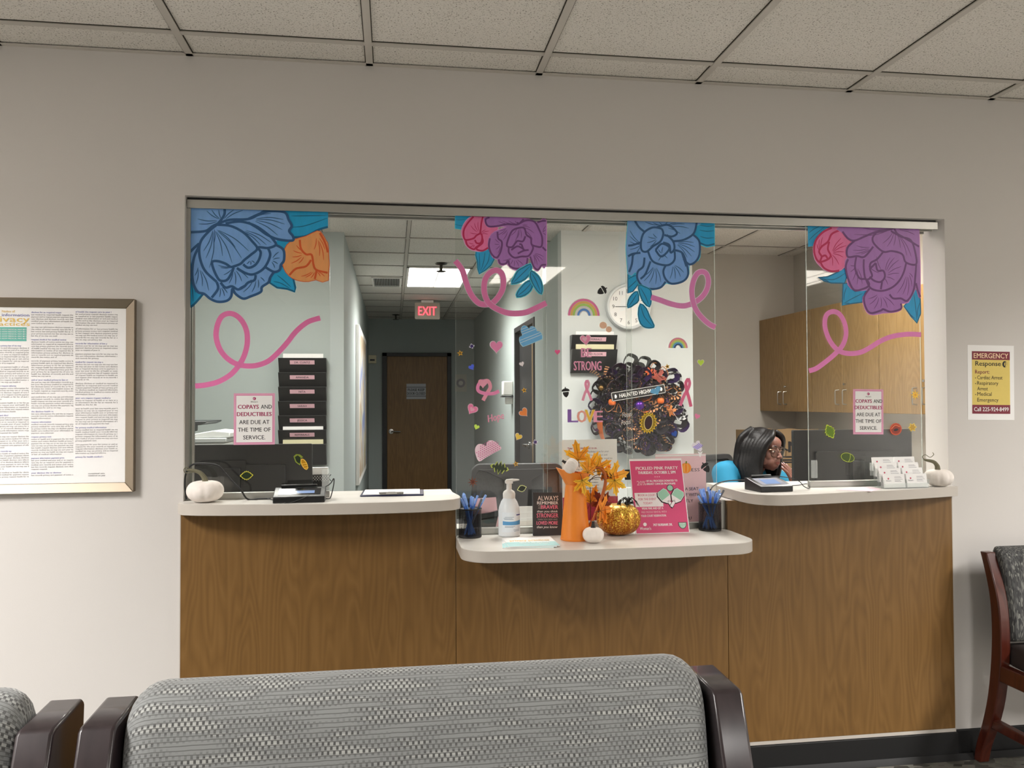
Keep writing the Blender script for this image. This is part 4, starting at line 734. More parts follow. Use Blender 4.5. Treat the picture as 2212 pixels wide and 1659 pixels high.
s_ = empty('plastic_spider', t.location); tag(s_, 'black plastic spider sitting on top of the glitter pumpkin', 'spider'); sp.build('body', BLACKM, s_, smooth=True)
# ---- pitcher with leaves
ORANGE = mat('orange enamel', '#ee8a2c', .38, var=.05, scale=6)
p = atY(1243, 1160, -.135); PX, PY = p.x, -.135
t = empty('pitcher', (PX, PY, ZL0)); tag(t, 'tall orange metal pitcher holding artificial autumn leaves on the lowered counter', 'pitcher')
K = .0024 * .69
b = MB(); n = 36; rr = []
prof = [(.0515, 0), (.0525, .004), (.051, .006), (.0335, .19)]
b.lathe([(.0, .001)] + prof, n=n, rib=lambda q, u: 1 + .006 * math.cos(12 * q))
b.build('body', ORANGE, t, smooth=True, angle=30)
s2 = MB(); vs = []; 
for k, (r0, z0, lift) in enumerate([(.0335, .19, 0), (.042, .208, .2), (.053, .232, .6), (.051, .232, .6), (.032, .191, 0)]):
    for j in range(n):
        q = 2 * PI * j / n; sp_ = max(0, -math.cos(q)) ** 2   # spout towards -x
        vs.append((r0 * math.cos(q) - .012 * sp_ * lift * 2, r0 * .9 * math.sin(q), z0 + .012 * sp_ * lift * 2 - .006 * lift * math.cos(q)))
fs = [(k * n + j, k * n + (j + 1) % n, (k + 1) * n + (j + 1) % n, (k + 1) * n + j) for k in range(4) for j in range(n)]
s2.add(vs, fs).build('spout', ORANGE, t, smooth=True, angle=50)
MB().tube(catmull([(.045, 0, .225), (.072, 0, .247), (.096, -.003, .24), (.108, -.004, .208), (.1, -.006, .165), (.078, -.01, .11), (.058, -.012, .065), (.048, -.012, .045)], n=6), .0058, 10, flat=1).build('handle', mat('copper orange handle', '#b9632a', .35, .3), t, smooth=True)
def leaf_mb(s, cup=.12, col=0, lobes=((0, 1), (52, .88), (105, .6), (-52, .88), (-105, .6)), vein=1):
    """maple leaf in local xy, tip +y; returns MB"""
    P = []; A_ = sorted(lobes, key=lambda q: q[0]); n = len(A_)
    P.append((0, -.12))
    for i, (a, r) in enumerate(A_[::-1]):
        r_ = math.radians(a)
        def pt(k, rr, da): q = r_ + math.radians(da); return (math.sin(q) * rr * k, math.cos(q) * rr * k)
        if i > 0: P.append(pt(1, .36, 26))
        P += [pt(1, r * .62, 15), pt(1, r * .78, 15), pt(1, r * .76, 8), pt(1, r, 0), pt(1, r * .76, -8), pt(1, r * .78, -15), pt(1, r * .62, -15)]
    mb = MB(); T = tessellate_polygon([[Vector((a, b, 0)) for a, b in P]])
    vs = [(a * s, b * s, -cup * s * (a * a + b * b) + .04 * s * math.sin(a * 9)) for a, b in P]
    vs2 = [(a, b, c - .0006) for a, b, c in vs]; N_ = len(P)
    mb.add(vs + vs2, [tuple(q) for q in T] + [tuple(i + N_ for i in q[::-1]) for q in T] + [(i, (i + 1) % N_, N_ + (i + 1) % N_, N_ + i) for i in range(N_)], col)
    if vein:
        for a, r in lobes:
            q = math.radians(a); mb.tube([(0, -.1 * s, .0006)] + [(math.sin(q) * r * k * s, math.cos(q) * r * k * s, -cup * s * (r * k) ** 2 + .0008) for k in (.3, .6, .85)], [.0005, .0005, .0004, .0002], 4, 1)
    mb.tube([(0, -.1 * s, 0), (0, -.3 * s, -.01 * s), (.02 * s, -.5 * s, -.05 * s)], .0009, 4, 1)
    return mb
def leafmat(c, c2):
    m, N, L = nodes('leaf ' + c); b = N['Principled BSDF']; b.inputs['Roughness'].default_value = .6
    tc = N.new('ShaderNodeTexCoord'); n = N.new('ShaderNodeTexNoise'); n.inputs['Scale'].default_value = 22; n.inputs['Detail'].default_value = 3; L.new(tc.outputs['Object'], n.inputs[0])
    r = ramp(N, [(.35, c2), (.62, c)]); L.new(n.outputs['Fac'], r.inputs[0]); L.new(r.outputs[0], b.inputs['Base Color']); return m
LY = [leafmat('#ffbe26', '#f7961a'), leafmat('#ffd23e', '#fbae20'), leafmat('#f79a22', '#e0741a'), leafmat('#a2431e', '#5e1f14')]
VEIN = mat('leaf vein', '#4a2c12', .7)
def leaf(px, py, Y, s, rz, rx, ry, mi, lab, grp='artificial leaves in the pitcher'):
    p = atY(px, py, Y); o = leaf_mb(s * 1.22).build('artificial_leaf', [LY[mi], VEIN], loc=(p.x, Y, p.z))
    o.rotation_euler = Euler((PI / 2 + rx, ry, rz), 'XYZ'); return tag(o, lab, 'artificial leaf', grp)
leaf(1249, 990, -.13, .055, 0, .1, -.15, 0, 'tallest yellow and orange leaf above the pitcher rim')
leaf(1238, 1016, -.15, .058, -.5, -.9, -1.35, 1, 'yellow leaf lying across the pitcher rim under the small white pumpkin')
leaf(1275, 1005, -.12, .048, .2, .1, .6, 1, 'yellow leaf in the middle of the spray, right of the tallest one')
leaf(1291, 1010, -.14, .046, 0, .2, 1.1, 0, 'yellow leaf leaning right above the handle top')
leaf(1258, 1040, -.185, .044, .1, -.1, 2.9, 1, 'yellow leaf hanging down over the pitcher neck')
leaf(1270, 1018, -.16, .044, .3, -.15, .2, 0, 'golden leaf in the centre of the spray just above the pitcher neck')
leaf(1304, 1022, -.13, .04, 0, .1, 1.6, 2, 'small orange leaf where the stems leave the spray')
leaf(1322, 1031, -.14, .062, .1, -.1, 1.35, 0, 'large yellow leaf spreading to the far right of the spray')
leaf(1328, 1040, -.15, .046, -.1, -.1, 3.0, 1, 'yellow leaf pointing downwards at the far right of the spray')
leaf(1277, 1082, -.10, .05, .3, .1, .4, 0, 'olive yellow leaf behind the pitcher handle')
leaf(1303, 1092, -.13, .05, 0, 0, -.5, 3, 'dark red leaf inside the curve of the pitcher handle')
leaf(1300, 1103, -.16, .062, .0, -.7, 1.55, 2, 'orange leaf resting on the glitter pumpkin beside the handle')
st_ = MB()
for P in ([(1262, 1045), (1275, 1025), (1292, 1018), (1312, 1020), (1322, 1028)], [(1266, 1050), (1282, 1030), (1300, 1025), (1322, 1032)], [(1262, 1050), (1268, 1040), (1290, 1031), (1308, 1035)], [(1274, 1040), (1276, 1080), (1275, 1120)]):
    st_.tube(catmull([atY(a, b, -.14) for a, b in P], n=5), .0013, 5)
tag(st_.build('leaf_spray', mat('brown stem', '#4c3018', .7), smooth=True), 'thin dark brown stems of the artificial leaf spray over the pitcher handle', 'stem')
t = empty('white_pumpkin', atY(1234, 1007, -.165), rx=-.3, ry=-1.0); tag(t, 'small white pumpkin with a black stem nestled among leaves in the pitcher mouth', 'pumpkin', 'white craft pumpkins')
m_ = pumpkin_body(.056, .046, 8, .06); m_.v = [(a, b, c - .022) for a, b, c in m_.v]; m_.build('body', WP, t, smooth=True, angle=80)
MB().lathe([(.009, .018), (.006, .022), (.004, .032), (.005, .036)], n=8).build('stem', MATS['black stem'], t, smooth=True)
# ---- pen cups
def mesh_mat():
    m, N, L = nodes('wire mesh'); b = N['Principled BSDF']; b.inputs['Base Color'].default_value = lin('#15161c'); b.inputs['Roughness'].default_value = .35; b.inputs['Metallic'].default_value = .6
    tc = N.new('ShaderNodeTexCoord'); sx = N.new('ShaderNodeSeparateXYZ'); L.new(tc.outputs['Object'], sx.inputs[0])
    at = N.new('ShaderNodeMath'); at.operation = 'ARCTAN2'; L.new(sx.outputs[1], at.inputs[0]); L.new(sx.outputs[0], at.inputs[1])
    def tri(src, k):
        a = N.new('ShaderNodeMath'); a.operation = 'MULTIPLY'; a.inputs[1].default_value = k; L.new(src, a.inputs[0])
        f = N.new('ShaderNodeMath'); f.operation = 'FRACT'; L.new(a.outputs[0], f.inputs[0]); g = N.new('ShaderNodeMath'); g.operation = 'LESS_THAN'; g.inputs[1].default_value = .36; L.new(f.outputs[0], g.inputs[0]); return g.outputs[0]
    u, v = tri(at.outputs[0], 16), tri(sx.outputs[2], 420)
    mx = N.new('ShaderNodeMath'); mx.operation = 'MAXIMUM'; L.new(u, mx.inputs[0]); L.new(v, mx.inputs[1])
    o = N['Material Output']; tr_ = N.new('ShaderNodeBsdfTransparent'); ms = N.new('ShaderNodeMixShader'); L.new(mx.outputs[0], ms.inputs[0]); L.new(tr_.outputs[0], ms.inputs[1]); L.new(b.outputs[0], ms.inputs[2]); L.new(ms.outputs[0], o.inputs[0]); return m
MESH = mesh_mat(); PBLUE = mat('translucent blue barrel', '#5f92ea', .25, var=.06); PCAP = mat('pale blue cap', '#8fb4f4', .25); PDARK = mat('navy barrel', '#1c2c6a', .3); PGREY = mat('grey pen', '#6f7076', .4)
def pen_cup(px, py, lab, side, seed, n, Y):
    p = atY(px, py, Y); C_ = Vector((p.x, Y, ZL0)); t = empty('pen_cup', C_); tag(t, lab, 'pen cup', 'wire mesh pen cups')
    R_ = .0405; Hh = .1
    MB().lathe([(R_, .004), (R_, Hh)], n=40).build('mesh_wall', MESH, t, smooth=True)
    rm = MB().tube([(R_ * math.cos(a), R_ * math.sin(a), Hh) for a in [2 * PI * i / 32 for i in range(32)]], .0022, 6, closed=True); rm.build('rim', BLACK, t, smooth=True)
    MB().lathe([(R_ - .001, 0), (R_ + .001, .003), (R_ + .0005, .006), (R_ - .001, .006)], n=40).build('base', BLACK, t, smooth=True)
    random.seed(seed); proto = None
    for i in range(n):
        a = 2 * PI * i / n + random.uniform(-.2, .2); rb = random.uniform(.008, .03); b0 = Vector((rb * math.cos(a + 2.6), rb * math.sin(a + 2.6), .007)); rt = random.uniform(.012, .033)
        tp = Vector((rt * math.cos(a), rt * math.sin(a), Hh)); d = (tp - b0).normalized(); L_ = random.uniform(.138, .156) if i else .16
        mB, mC = ((PBLUE, PCAP) if random.random() < .86 else (PGREY, PGREY))
        o = empty('pen', C_ + b0); o.rotation_euler = d.to_track_quat('Z', 'Y').to_euler(); tag(o, lab.split(' of ')[0] and ('blue ballpoint pen standing in the mesh cup ' + side if mB is PBLUE else 'grey pen standing in the mesh cup ' + side), 'pen', 'pens in the mesh cup ' + side)
        MB().lathe([(.0012, 0), (.0035, .012), (.0036, .05), (.0036, L_ - .03)], n=8).build('barrel', mB, o, smooth=True)
        MB().lathe([(.0042, L_ - .032), (.0042, L_ - .002), (.003, L_)], n=8).box(.003, .0052, -.0012, .0012, L_ - .03, L_ - .003).build('clip_cap', mC, o, smooth=True)
    return t
pen_cup(1015.5, 1157, 'black wire mesh cup of blue pens at the left end of the lowered counter', 'at the left end', 11, 10, -.02)
pen_cup(1533.5, 1140, 'black wire mesh cup of blue pens at the right end of the lowered counter', 'at the right end', 5, 22, -.02)
# ---- sanitizer
p = atY(1100, 1150, -.02); t = empty('sanitizer_bottle', (p.x, -.02, ZL0)); tag(t, 'white pump bottle of hand sanitizer with a blue label on the lowered counter', 'pump bottle')
BOT = mat('frosted bottle', '#e9eef2', .3, var=.01)
MB().lathe([(.034, 0), (.038, .003), (.0385, .01), (.0385, .105), (.036, .125), (.029, .148), (.021, .163), (.0195, .168)], n=40).build('bottle', BOT, t, smooth=True, angle=60)
MB().lathe([(.022, .163), (.0225, .182), (.019, .192), (.0115, .198), (.0095, .2), (.0095, .228)], n=28).build('collar', WHITE, t, smooth=True)
hd = MB().box(-.013, .0125, -.01, .01, .226, .238); hd.prism([(-.013, .226), (.0, .23), (.01, .234), (.036, .239), (.0365, .243), (.012, .2455), (-.009, .243), (-.014, .236)], -.008, .008, 'y'); hd.build('pump_head', WHITE, t, bevel=.002)
t.scale = (1, 1, .825); lb = MB()
def curved(x0, x1, z0, z1, r, m, n=10, top=None):
    vs = []; fs = []
    for i in range(n + 1):
        x = x0 + (x1 - x0) * i / n; y = -math.sqrt(max(1e-9, r * r - x * x)); zt = z1 if top is None else z1 + top * (1 - ((i / n - .4) * 2) ** 2)
        vs += [(x, y, z0), (x, y, zt)]
    fs = [(2 * i, 2 * i + 2, 2 * i + 3, 2 * i + 1) for i in range(n)]; lb.add(vs, fs, m)
curved(-.029, .037, .022, .106, .0389, 0); curved(-.027, .0365, .052, .07, .0391, 1, top=-.003)
for z, a, b in ((.085, -.02, .012), (.08, -.024, .006), (.0755, -.022, .01), (.046, -.02, .016), (.042, -.02, .01), (.031, .01, .034), (.0255, .012, .034)): curved(a, b, z, z + .0016, .0392, 2, 4)
curved(.021, .036, .092, .0965, .0393, 3, 4)
lb.build('label', [mat('label white', '#e9f1f8', .4), mat('label blue', '#5b9fd3', .4), mat('label print', '#7a8b9c', .5), mat('label navy', '#2a357f', .5)], t, smooth=True)
# ---- dark plaque with lettering
a_, b_ = atY(1151.5, 1153, -.04), atY(1217.5, 1153, -.04); h_ = .153; w_ = b_.x - a_.x - .004
t = empty('quote_plaque', ((a_.x + b_.x) / 2 - .001, -.04, ZL0), ry=.02, rx=-.15); tag(t, 'small dark wooden plaque reading ALWAYS REMEMBER, leaning beside the orange pitcher', 'plaque')
MB().box(-w_ / 2, w_ / 2, 0, .014, 0, h_).build('board', mat('charcoal board', '#3c3a3b', .7, var=.08), t, bevel=.001)
q = MB(); u = h_ / 116
for tx, x, y, hh, wd, m, bo, sh in (('ALWAYS', 1, 16, 13, 52, 0, 0, 0), ('REMEMBER', 0, 26.5, 8.5, 53, 1, .02, 0), ('YOU', -22.5, 32.5, 4.5, 8, 2, 0, 0), ('ARE', -22.5, 38.5, 4.5, 8, 2, 0, 0), ('BRAVER', 5, 38.5, 10.5, 43, 3, .03, 0), ('than you think', -1, 48, 6, 52, 1, .01, .15), ('STRONGER', -1, 62, 12, 54, 3, .02, 0), ('THAN YOU SEEM AND', -1, 69, 4.3, 50, 2, 0, 0), ('LOVED MORE', -2, 81, 10, 53, 3, .03, 0), ('than you know', -2, 90, 6.5, 52, 1, .01, .3)):
    q.text(tx, x * u, h_ - (y + 6) * u, hh * u, -.0005, m, wd * u * 1.1, bold=bo + .01, shear=sh)
q.build('lettering', [mat('cream letters', '#e3d6cd', .6), mat('white letters', '#efece8', .6), mat('grey letters', '#a9a39f', .6), mat('rose letters', '#e87e98', .6)], t)
# ---- brochures
TEALB = mat('brochure teal', '#a9d5d6', .5, var=.02); AMB = mat('brochure amber', '#ecc98a', .5)
for i, (dx, dy, rz, lab) in enumerate(((-.012, -.004, -.12, 'teal and white privacy brochure at the bottom of the small fanned stack'), (-.006, -.001, -.07, 'teal and white privacy brochure in the middle of the fanned stack'), (0, 0, -.01, 'teal and white privacy brochure on top of the fanned stack'))):
    p = atY(1143, 1168, -.185); o = empty('brochure', (p.x + dx + .004, p.y + dy, ZL0 + i * .0022 + .0002), rz=rz); tag(o, lab, 'brochure', 'fanned privacy brochures')
    MB().box(-.084, .084, -.09, .09, 0, .0018).build('folded_paper', PAPER, o)
    pr = MB().box(-.0835, .0835, -.0895, -.01, .0018, .0021, 0)
    if i == 2:
        M_ = Matrix.Rotation(-PI / 2, 4, 'X'); M_ = Matrix(((1, 0, 0, 0), (0, 0, 1, 0), (0, -1, 0, .0021), (0, 0, 0, 1)))
        pr.text('privacy practices', .0, .006, .03, -.0001, 1, .135, bold=.03, M=M_); pr.text('MEDICAL INFORMATION', .01, -.035, .018, -.0003, 2, .1, bold=.02, M=M_); pr.text('HOW IT MAY BE USED', .01, -.06, .011, -.0003, 2, .08, M=M_)
    pr.build('print', [TEALB, AMB, PAPER], o)
# ---- acrylic flyer : pickled pink party
def acrylic_stand(t, w, h, base=.07):
    MB().box(-w / 2, w / 2, .0008, .0026, 0, h).box(-w / 2, w / 2, .0008, base, 0, .0022).build('acrylic_holder', ACRYL, t)
FL = mat('flyer pink', '#d94a7c', .45, var=.03); FLL = mat('flyer white', '#f5eef0', .5); MINT = mat('mint print', '#9fd0b8', .5); GREYP = mat('flyer pale print', '#efb8c4', .5)
W_, H_ = .1985, .256
pl = atY(1374, 1148, -.065); prr = atY(1490, 1143, -.065)
t = empty('flyer_stand', ((pl.x + prr.x) / 2, -.065, ZL0 + .0005), rx=-.3, rz=.0, ry=0); tag(t, 'leaning pink PICKLED PINK PARTY flyer in a clear acrylic holder on the lowered counter', 'flyer')
k_ = (prr.x - pl.x) / W_; W_ *= k_
H_ = .276
acrylic_stand(t, W_ + .002, H_, .002)
f = MB(); f.box(-W_ / 2, W_ / 2, -.0004, .0006, 0, H_, 1); f.box(-W_ / 2 + .002, W_ / 2 - .003, -.0006, -.0004, .002, H_ - .008, 0); U = W_ / 200; Z = lambda y: H_ - .008 - y * U * .985
for tx, x, y, hh, wd, m, bo in (('PICKLED PINK PARTY', 2, 34, 12, 160, 2, .05), ('THURSDAY, OCTOBER 2, 5PM', 0, 50, 11, 142, 1, .04), ('20%', -62, 92, 17, 34, 4, .03), ('OF ALL PROCEEDS DONATED TO', 16, 80, 7.5, 118, 1, .04), ('BREAST CANCER PROGRAMS', 12, 91, 7.5, 108, 1, .04),
        ('WEAR PINK AND GET A', -30, 182, 8, 80, 1, .03), ('FREE PADDLE RENTAL WITH', -26, 195, 7.5, 94, 4, .02), ('YOUR COURT RESERVATION.', -28, 209, 8, 94, 1, .03), ("Woman's", -64, 256, 11, 42, 1, .02), ('7477 BURBANK DR.', 2, 243, 9, 72, 1, .04)):
    f.text(tx, x * U, Z(y), hh * U, -.0008, m, wd * U, bold=bo)
for x in (-8, 0, 8): f.prism([((x + a * 4.5) * U, Z(61) + b * 4.5 * U) for a, b in ovl(1, 1, 8)], -.0008, -.0006, 'y', 4)
f.box(-92 * U, 12 * U, -.0009, -.0006, Z(172), Z(120), 1)
for tx, y in (('BOOK A COURT', 133), ('FOR THE EVENT', 148), ('TODAY!', 163)): f.text(tx, -46 * U, Z(y), 8.5 * U, -.0011, 0, (66 if y < 160 else 34) * U, bold=.0)
for sx in (-1, 1):
    cx, cz, a0 = (44 + sx * 24) * U, Z(134), sx * -.6
    def R2(P, dx=0, dz=0): c, s = math.cos(a0), math.sin(a0); return [(cx + dx + x * c * U - z * s * U, cz + dz + x * s * U + z * c * U) for x, z in P]
    hand = [(-5, -48), (5, -48), (5, -20), (-5, -20)]; bl = [(-20, -10), (-8, -26), (8, -26), (20, -10), (21, 14), (14, 25), (-14, 25), (-21, 14)]; top = [(-20, -8), (20, -8), (21, 14), (14, 25), (-14, 25), (-21, 14)]
    y_ = -.0012 - .0006 * (sx > 0)
    f.prism(R2([(a * 1.12, b * 1.06) for a, b in bl], -1.5 * U, -1.5 * U), y_, y_ + .0001, 'y', 3).prism(R2([(a * 1.3, b * 1.03) for a, b in hand], -1 * U, -1 * U), y_, y_ + .0001, 'y', 3).prism(R2(hand), y_ - .0002, y_ - .0001, 'y', 1).prism(R2(bl), y_ - .0002, y_ - .0001, 'y', 1).prism(R2([(a * .93, b * .95) for a, b in top]), y_ - .0004, y_ - .0003, 'y', 5)
f.prism([(44 * U + a * 25 * U, Z(104) + b * 25 * U) for a, b in ovl(1, 1, 16)], -.0009, -.0007, 'y', 3).prism([(44 * U + a * 21 * U, Z(104) + b * 21 * U) for a, b in ovl(1, 1, 16)], -.0011, -.001, 'y', 5)
f.prism([(-64 * U + a * 13 * U, Z(236) + b * 13 * U) for a, b in ovl(1, 1, 14)], -.0008, -.0006, 'y', 1)
sh_ = [(-16, 10), (16, 10), (15, -2), (8, -11), (0, -14), (-8, -11), (-15, -2)]
f.prism([((76 + a) * U, Z(242) + b * U) for a, b in sh_], -.0008, -.0006, 'y', 3).prism([((76 + a * .86) * U, Z(242) + b * .86 * U) for a, b in sh_], -.001, -.0008, 'y', 5); f.text('COURT', 76 * U, Z(240), 5 * U, -.0012, 1, 22 * U, bold=.03); f.text('CLUB', 76 * U, Z(248), 5 * U, -.0012, 1, 14 * U, bold=.03)
f.build('printed_flyer', [FL, FLL, mat('flyer cream', '#f6dfe2', .5), INK, GREYP, MINT], t)
# ---- sign behind glass : your visit is important
a_, b_ = atY(1215, 950, .16), atY(1334, 948, .16); W_ = b_.x - a_.x
t = empty('visit_sign', ((a_.x + b_.x) / 2, .16, ZL0), ry=-.008); tag(t, 'white standing notice headed Your visit is important to us, behind the glass and pitcher', 'sign'); H_ = a_.z - ZL0
acrylic_stand(t, W_, H_, .09)
f = MB(); f.box(-W_ / 2, W_ / 2, -.0002, .0006, 0, H_, 0).box(-W_ / 2, W_ / 2, -.0005, -.0002, .02, H_ * .335, 2); U = W_ / 120
f.text('Your visit is important to us.', -48 * U, H_ - 20 * U, 4.6 * U, -.0006, 1, 64 * U, 'LEFT', bold=.03)
for i, (tx, wd) in enumerate((('Please arrive at the scheduled time for your', 90), ('appointment to help prevent delays and', 86), ('inconvenience. Late arrivals may need to', 97), ('reschedule in order to make sure all', 92), ('patients are seen. Thank you for your help', 93), ('in keeping everyone on time today.', 90))): f.text(tx, -48 * U, H_ - (27.5 + 7.3 * i) * U, 4 * U, -.0006, 3, wd * U, 'LEFT')
for i in range(6): f.text('please call ahead if you are running late so', 2 * U, H_ - (86 + 6 * i) * U, 3 * U, -.0006, 3, (34 - 3 * (i % 2)) * U, 'CENTER', bold=.03)
f.build('printed_notice', [PAPER, mat('raspberry print', '#b52a5c', .6), mat('raspberry band', '#b8264f', .6), mat('pale grey print', '#8d8a90', .7)], t)
# ---- pink training sign behind glass
a_, b_ = atY(1416, 986, .14), atY(1525, 980, .14); W_ = b_.x - a_.x
t = empty('training_sign', ((a_.x + b_.x) / 2, .14, ZL0), ry=-.004); tag(t, 'pale pink TRAINING IN PROGRESS sign behind the glass, partly hidden by the pink flyer', 'sign'); H_ = b_.z - ZL0
acrylic_stand(t, W_, H_, .09)
f = MB(); f.box(-W_ / 2, W_ / 2, -.0002, .0006, 0, H_, 0).box(-W_ / 2, W_ / 2, -.0004, -.0002, H_ - .008, H_ - .003, 2); U = W_ / 110
for tx, xr, y, wd in (('TRAINING', 19, 26, 50), ('IN PROGRESS', 41, 36.5, 80), ('PLEASE TAKE A SEAT', 38, 76, 86), ('WE WILL BE WITH', 40, 88, 76), ('YOU SHORTLY', 26, 101, 66), ('THANK YOU', 22, 137, 60)): f.text(tx, xr * U, H_ - y * U, 6.5 * U, -.0004, 1, wd * U, 'RIGHT', bold=.01)
f.build('printed_notice', [PINKP, INK, PAPER], t)
# ---- signature pads
def sig_pad(name, c, rz, w, d, lab, lit):
    t = empty(name, (c.x, c.y, ZU0), rz=rz); tag(t, lab, 'signature pad', 'electronic signature pads')
    b = MB(); P = [(-d / 2, 0), (-d / 2, .02), (-d / 2 + .01, .024), (d / 2 - .02, .044), (d / 2, .044), (d / 2, 0)]
    b.prism(P, -w / 2, w / 2, 'x'); b.build('body', BLACK, t, bevel=.002)
    sl = (.044 - .024) / (d - .03)
    def top(y): return .024 + (y + d / 2 - .01) * sl
    def quad(mb, x0, x1, y0, y1, o, m): mb.add([(x0, y0, top(y0) + o), (x1, y0, top(y0) + o), (x1, y1, top(y1) + o), (x0, y1, top(y1) + o), (x0, y0, top(y0)), (x1, y0, top(y0)), (x1, y1, top(y1)), (x0, y1, top(y1))], [(0, 1, 2, 3), (0, 4, 5, 1), (1, 5, 6, 2), (2, 6, 7, 3), (3, 7, 4, 0)], m)
    s = MB(); quad(s, -w / 2 + .015, w / 2 - .015, -d / 2 + .014, d / 2 - .028, .0008, 0); quad(s, -w / 2 + .035, w / 2 - .035, -d / 2 + .022, d / 2 - .045, .0014, 1)
    s.build('screen', [mat('pad bezel', '#9aa0ac' if lit else '#202226', .18) if 0 else (PADL if lit else PADD), SCR], t)
    MB().tube([(-w / 2 + .02, d / 2 - .014, .049), (w / 2 - .03, d / 2 - .014, .05)], .005, 10).build('stylus', BLACK, t, smooth=True)
    return t
PADL, PADD, SCR = mat('pad glass pale', '#a3a7b6', .1), mat('pad glass dark', '#1a1b20', .1), mat('pad display', '#7f9ccf', .12)
LP_ = atY(648, 1072, -.075)
sig_pad('signature_pad', LP_, .02, .168, .085, 'black electronic signature pad with a cable on the left white countertop', 0)
RP_ = atY(1660, 1048, -.045)
sig_pad('signature_pad', RP_, .1, .132, .115, 'black electronic signature pad with grey screen on the right white countertop', 1)
# ---- cables
def cable(name, pts, r, lab, group=None): return tag(MB().tube(catmull(pts, n=8), r, 7).build(name, BLACKM, smooth=True), lab, 'cable', group)
z0 = ZU0 + .0035
def onf(a, b, z):
    v = on(a, b, z); y = min(v.y, -.008); return Vector((atY(a, b, y).x, y, z))
L1 = [atY(403, 1078, .01), atY(399.5, 1050, .0), atY(402, 1022, -.01), atY(415, 1004, -.02), atY(440, 1001.5, -.03), atY(470, 1006, -.03), atY(488, 1024, -.03), atY(505, 1043, -.04), atY(520, 1058, -.05)] + [onf(a, b, z0) for a, b in ((535, 1070), (560, 1076), (585, 1072))]
cable('cable', L1, .0032, 'black cable arching over the left pumpkin to the signature pad')
L2 = [onf(578, 1068, z0), onf(590, 1080, z0), atY(612, 1085.5, -.115), atY(628, 1085.5, -.12), atY(660, 1074, -.118), atY(690, 1058, -.06), atY(712, 1046, -.03), atY(720.5, 1034, -.02), atY(721.5, 1040, -.02), atY(720, 1052, -.02), onf(714, 1070, z0), onf(708, 1077, z0), onf(699, 1077, z0)]
cable('cable', L2, .0018, 'thin black stylus cord looping across the left signature pad', 'stylus cords')
L3 = [atY(1535, 1058, -.01)] + [on(a, b, z0) for a, b in ((1541, 1050), (1556, 1042), (1580, 1038), (1612, 1037))]
cable('cable', L3, .0026, 'black cable running from the right signature pad down behind the right pen cup')
L4 = [atY(1650, 1030, -.07), atY(1680, 1029, -.06), atY(1710, 1033, -.05), atY(1727, 1040, -.05), atY(1736, 1050, -.06), on(1746, 1055, z0), on(1749, 1050, z0), on(1742, 1045, z0), on(1725, 1048, z0), on(1708, 1049, z0)]
cable('cable', L4, .0016, 'thin black stylus cord curled at the right of the right signature pad', 'stylus cords')
# ---- clipboard
c = on(848, 1068, ZU0); t = empty('clipboard', (c.x, c.y + .004, ZU0), rz=-.03); tag(t, 'clipboard with blank white paper and a steel clip on the left countertop', 'clipboard')
MB().box(-.112, .112, -.062, .105, 0, .005).build('board', mat('navy board', '#1c2148', .3), t, bevel=.002)
MB().box(-.104, .098, -.052, .11, .0052, .0068).build('paper_sheets', PAPER, t)
cl = MB().box(-.045, .04, -.066, -.05, .0069, .0095); cl.tube([(-.046, -.06, .012), (.041, -.06, .012)], .0028, 8); cl.prism([(-.022, -.064), (.018, -.064), (.01, -.046), (-.014, -.046)], .0069, .014, 'z'); cl.build('clip', CHROME, t, bevel=.0008)
# ---- business cards
cA = on(1945, 1047, ZU0); t = empty('card_holder', (atY(1945, 1047, -.035).x, -.035, ZU0), rz=0.05); tag(t, 'clear acrylic eight pocket holder for business cards on the right countertop', 'card holder')
cw = .0945; hb = MB()
rows = [(-.034, .0), (-.012, .021), (.010, .040), (.032, .06)]
for i, (y, z) in enumerate(rows):
    z += .002
    for x in (-cw, 0, cw): hb.box(x - .001, x + .001, y - .004, y + .018, z, z + .03)
    hb.box(-cw, cw, y - .005, y - .0035, z, z + .017).box(-cw, cw, y - .005, y + .018, z - .0015, z); hb.box(-cw, cw, y + .016, y + .0175, z - .02 if i else 0, z + .03)
hb.box(-cw - .001, cw + .001, -.04, .052, 0, .0015); hb.tube([(-cw, .03, .085), (-cw - .012, .03, .08), (-cw - .014, .03, .066), (-cw, .03, .06)], .0012, 6)
hb.build('pockets', ACRYL, t)
CARDM = mat('card print grey', '#8b8790', .7); CARDR = mat('card print rose', '#c05068', .7)
for i, (y, z) in enumerate(rows):
    for j in (0, 1):
        nC = 3 + (i + j) % 3; side = 'left' if j == 0 else 'right'; rn = ('bottom', 'second', 'third', 'top')[i]
        o = empty('business_cards', t.matrix_world @ Vector((0, 0, 0))); Mw = Matrix.Translation(t.location) @ Matrix.Rotation(.05, 4, 'Z')
        o.location = Mw @ Vector(((-.5 + j) * cw, y - .0015, z + .003)); o.rotation_euler = (-.16, 0, .05); tag(o, 'stack of white business cards in the %s row, %s column of the acrylic holder' % (rn, side), 'business cards', 'business card stacks')
        MB().box(-.0435, .0435, 0, .0012 + .0022 * nC, 0, .051).build('cards', PAPER, o)
        q = MB()
        q.prism([(-.026 + a * .007, .034 + b * .007) for a, b in ovl(1, 1, 10)], -.0003, -.0001, 'y', 1); q.text("Woman's", -.026, .024, .0045, -.0003, 0, .022, bold=.02)
        for k, (zz, wd) in enumerate(((.04, .026), (.036, .03), (.030, .034), (.026, .024), (.022, .028))): q.box(.0, wd, -.0003, -.0001, zz, zz + .0012, 0)
        q.build('card_print', [CARDM, CARDR], o)
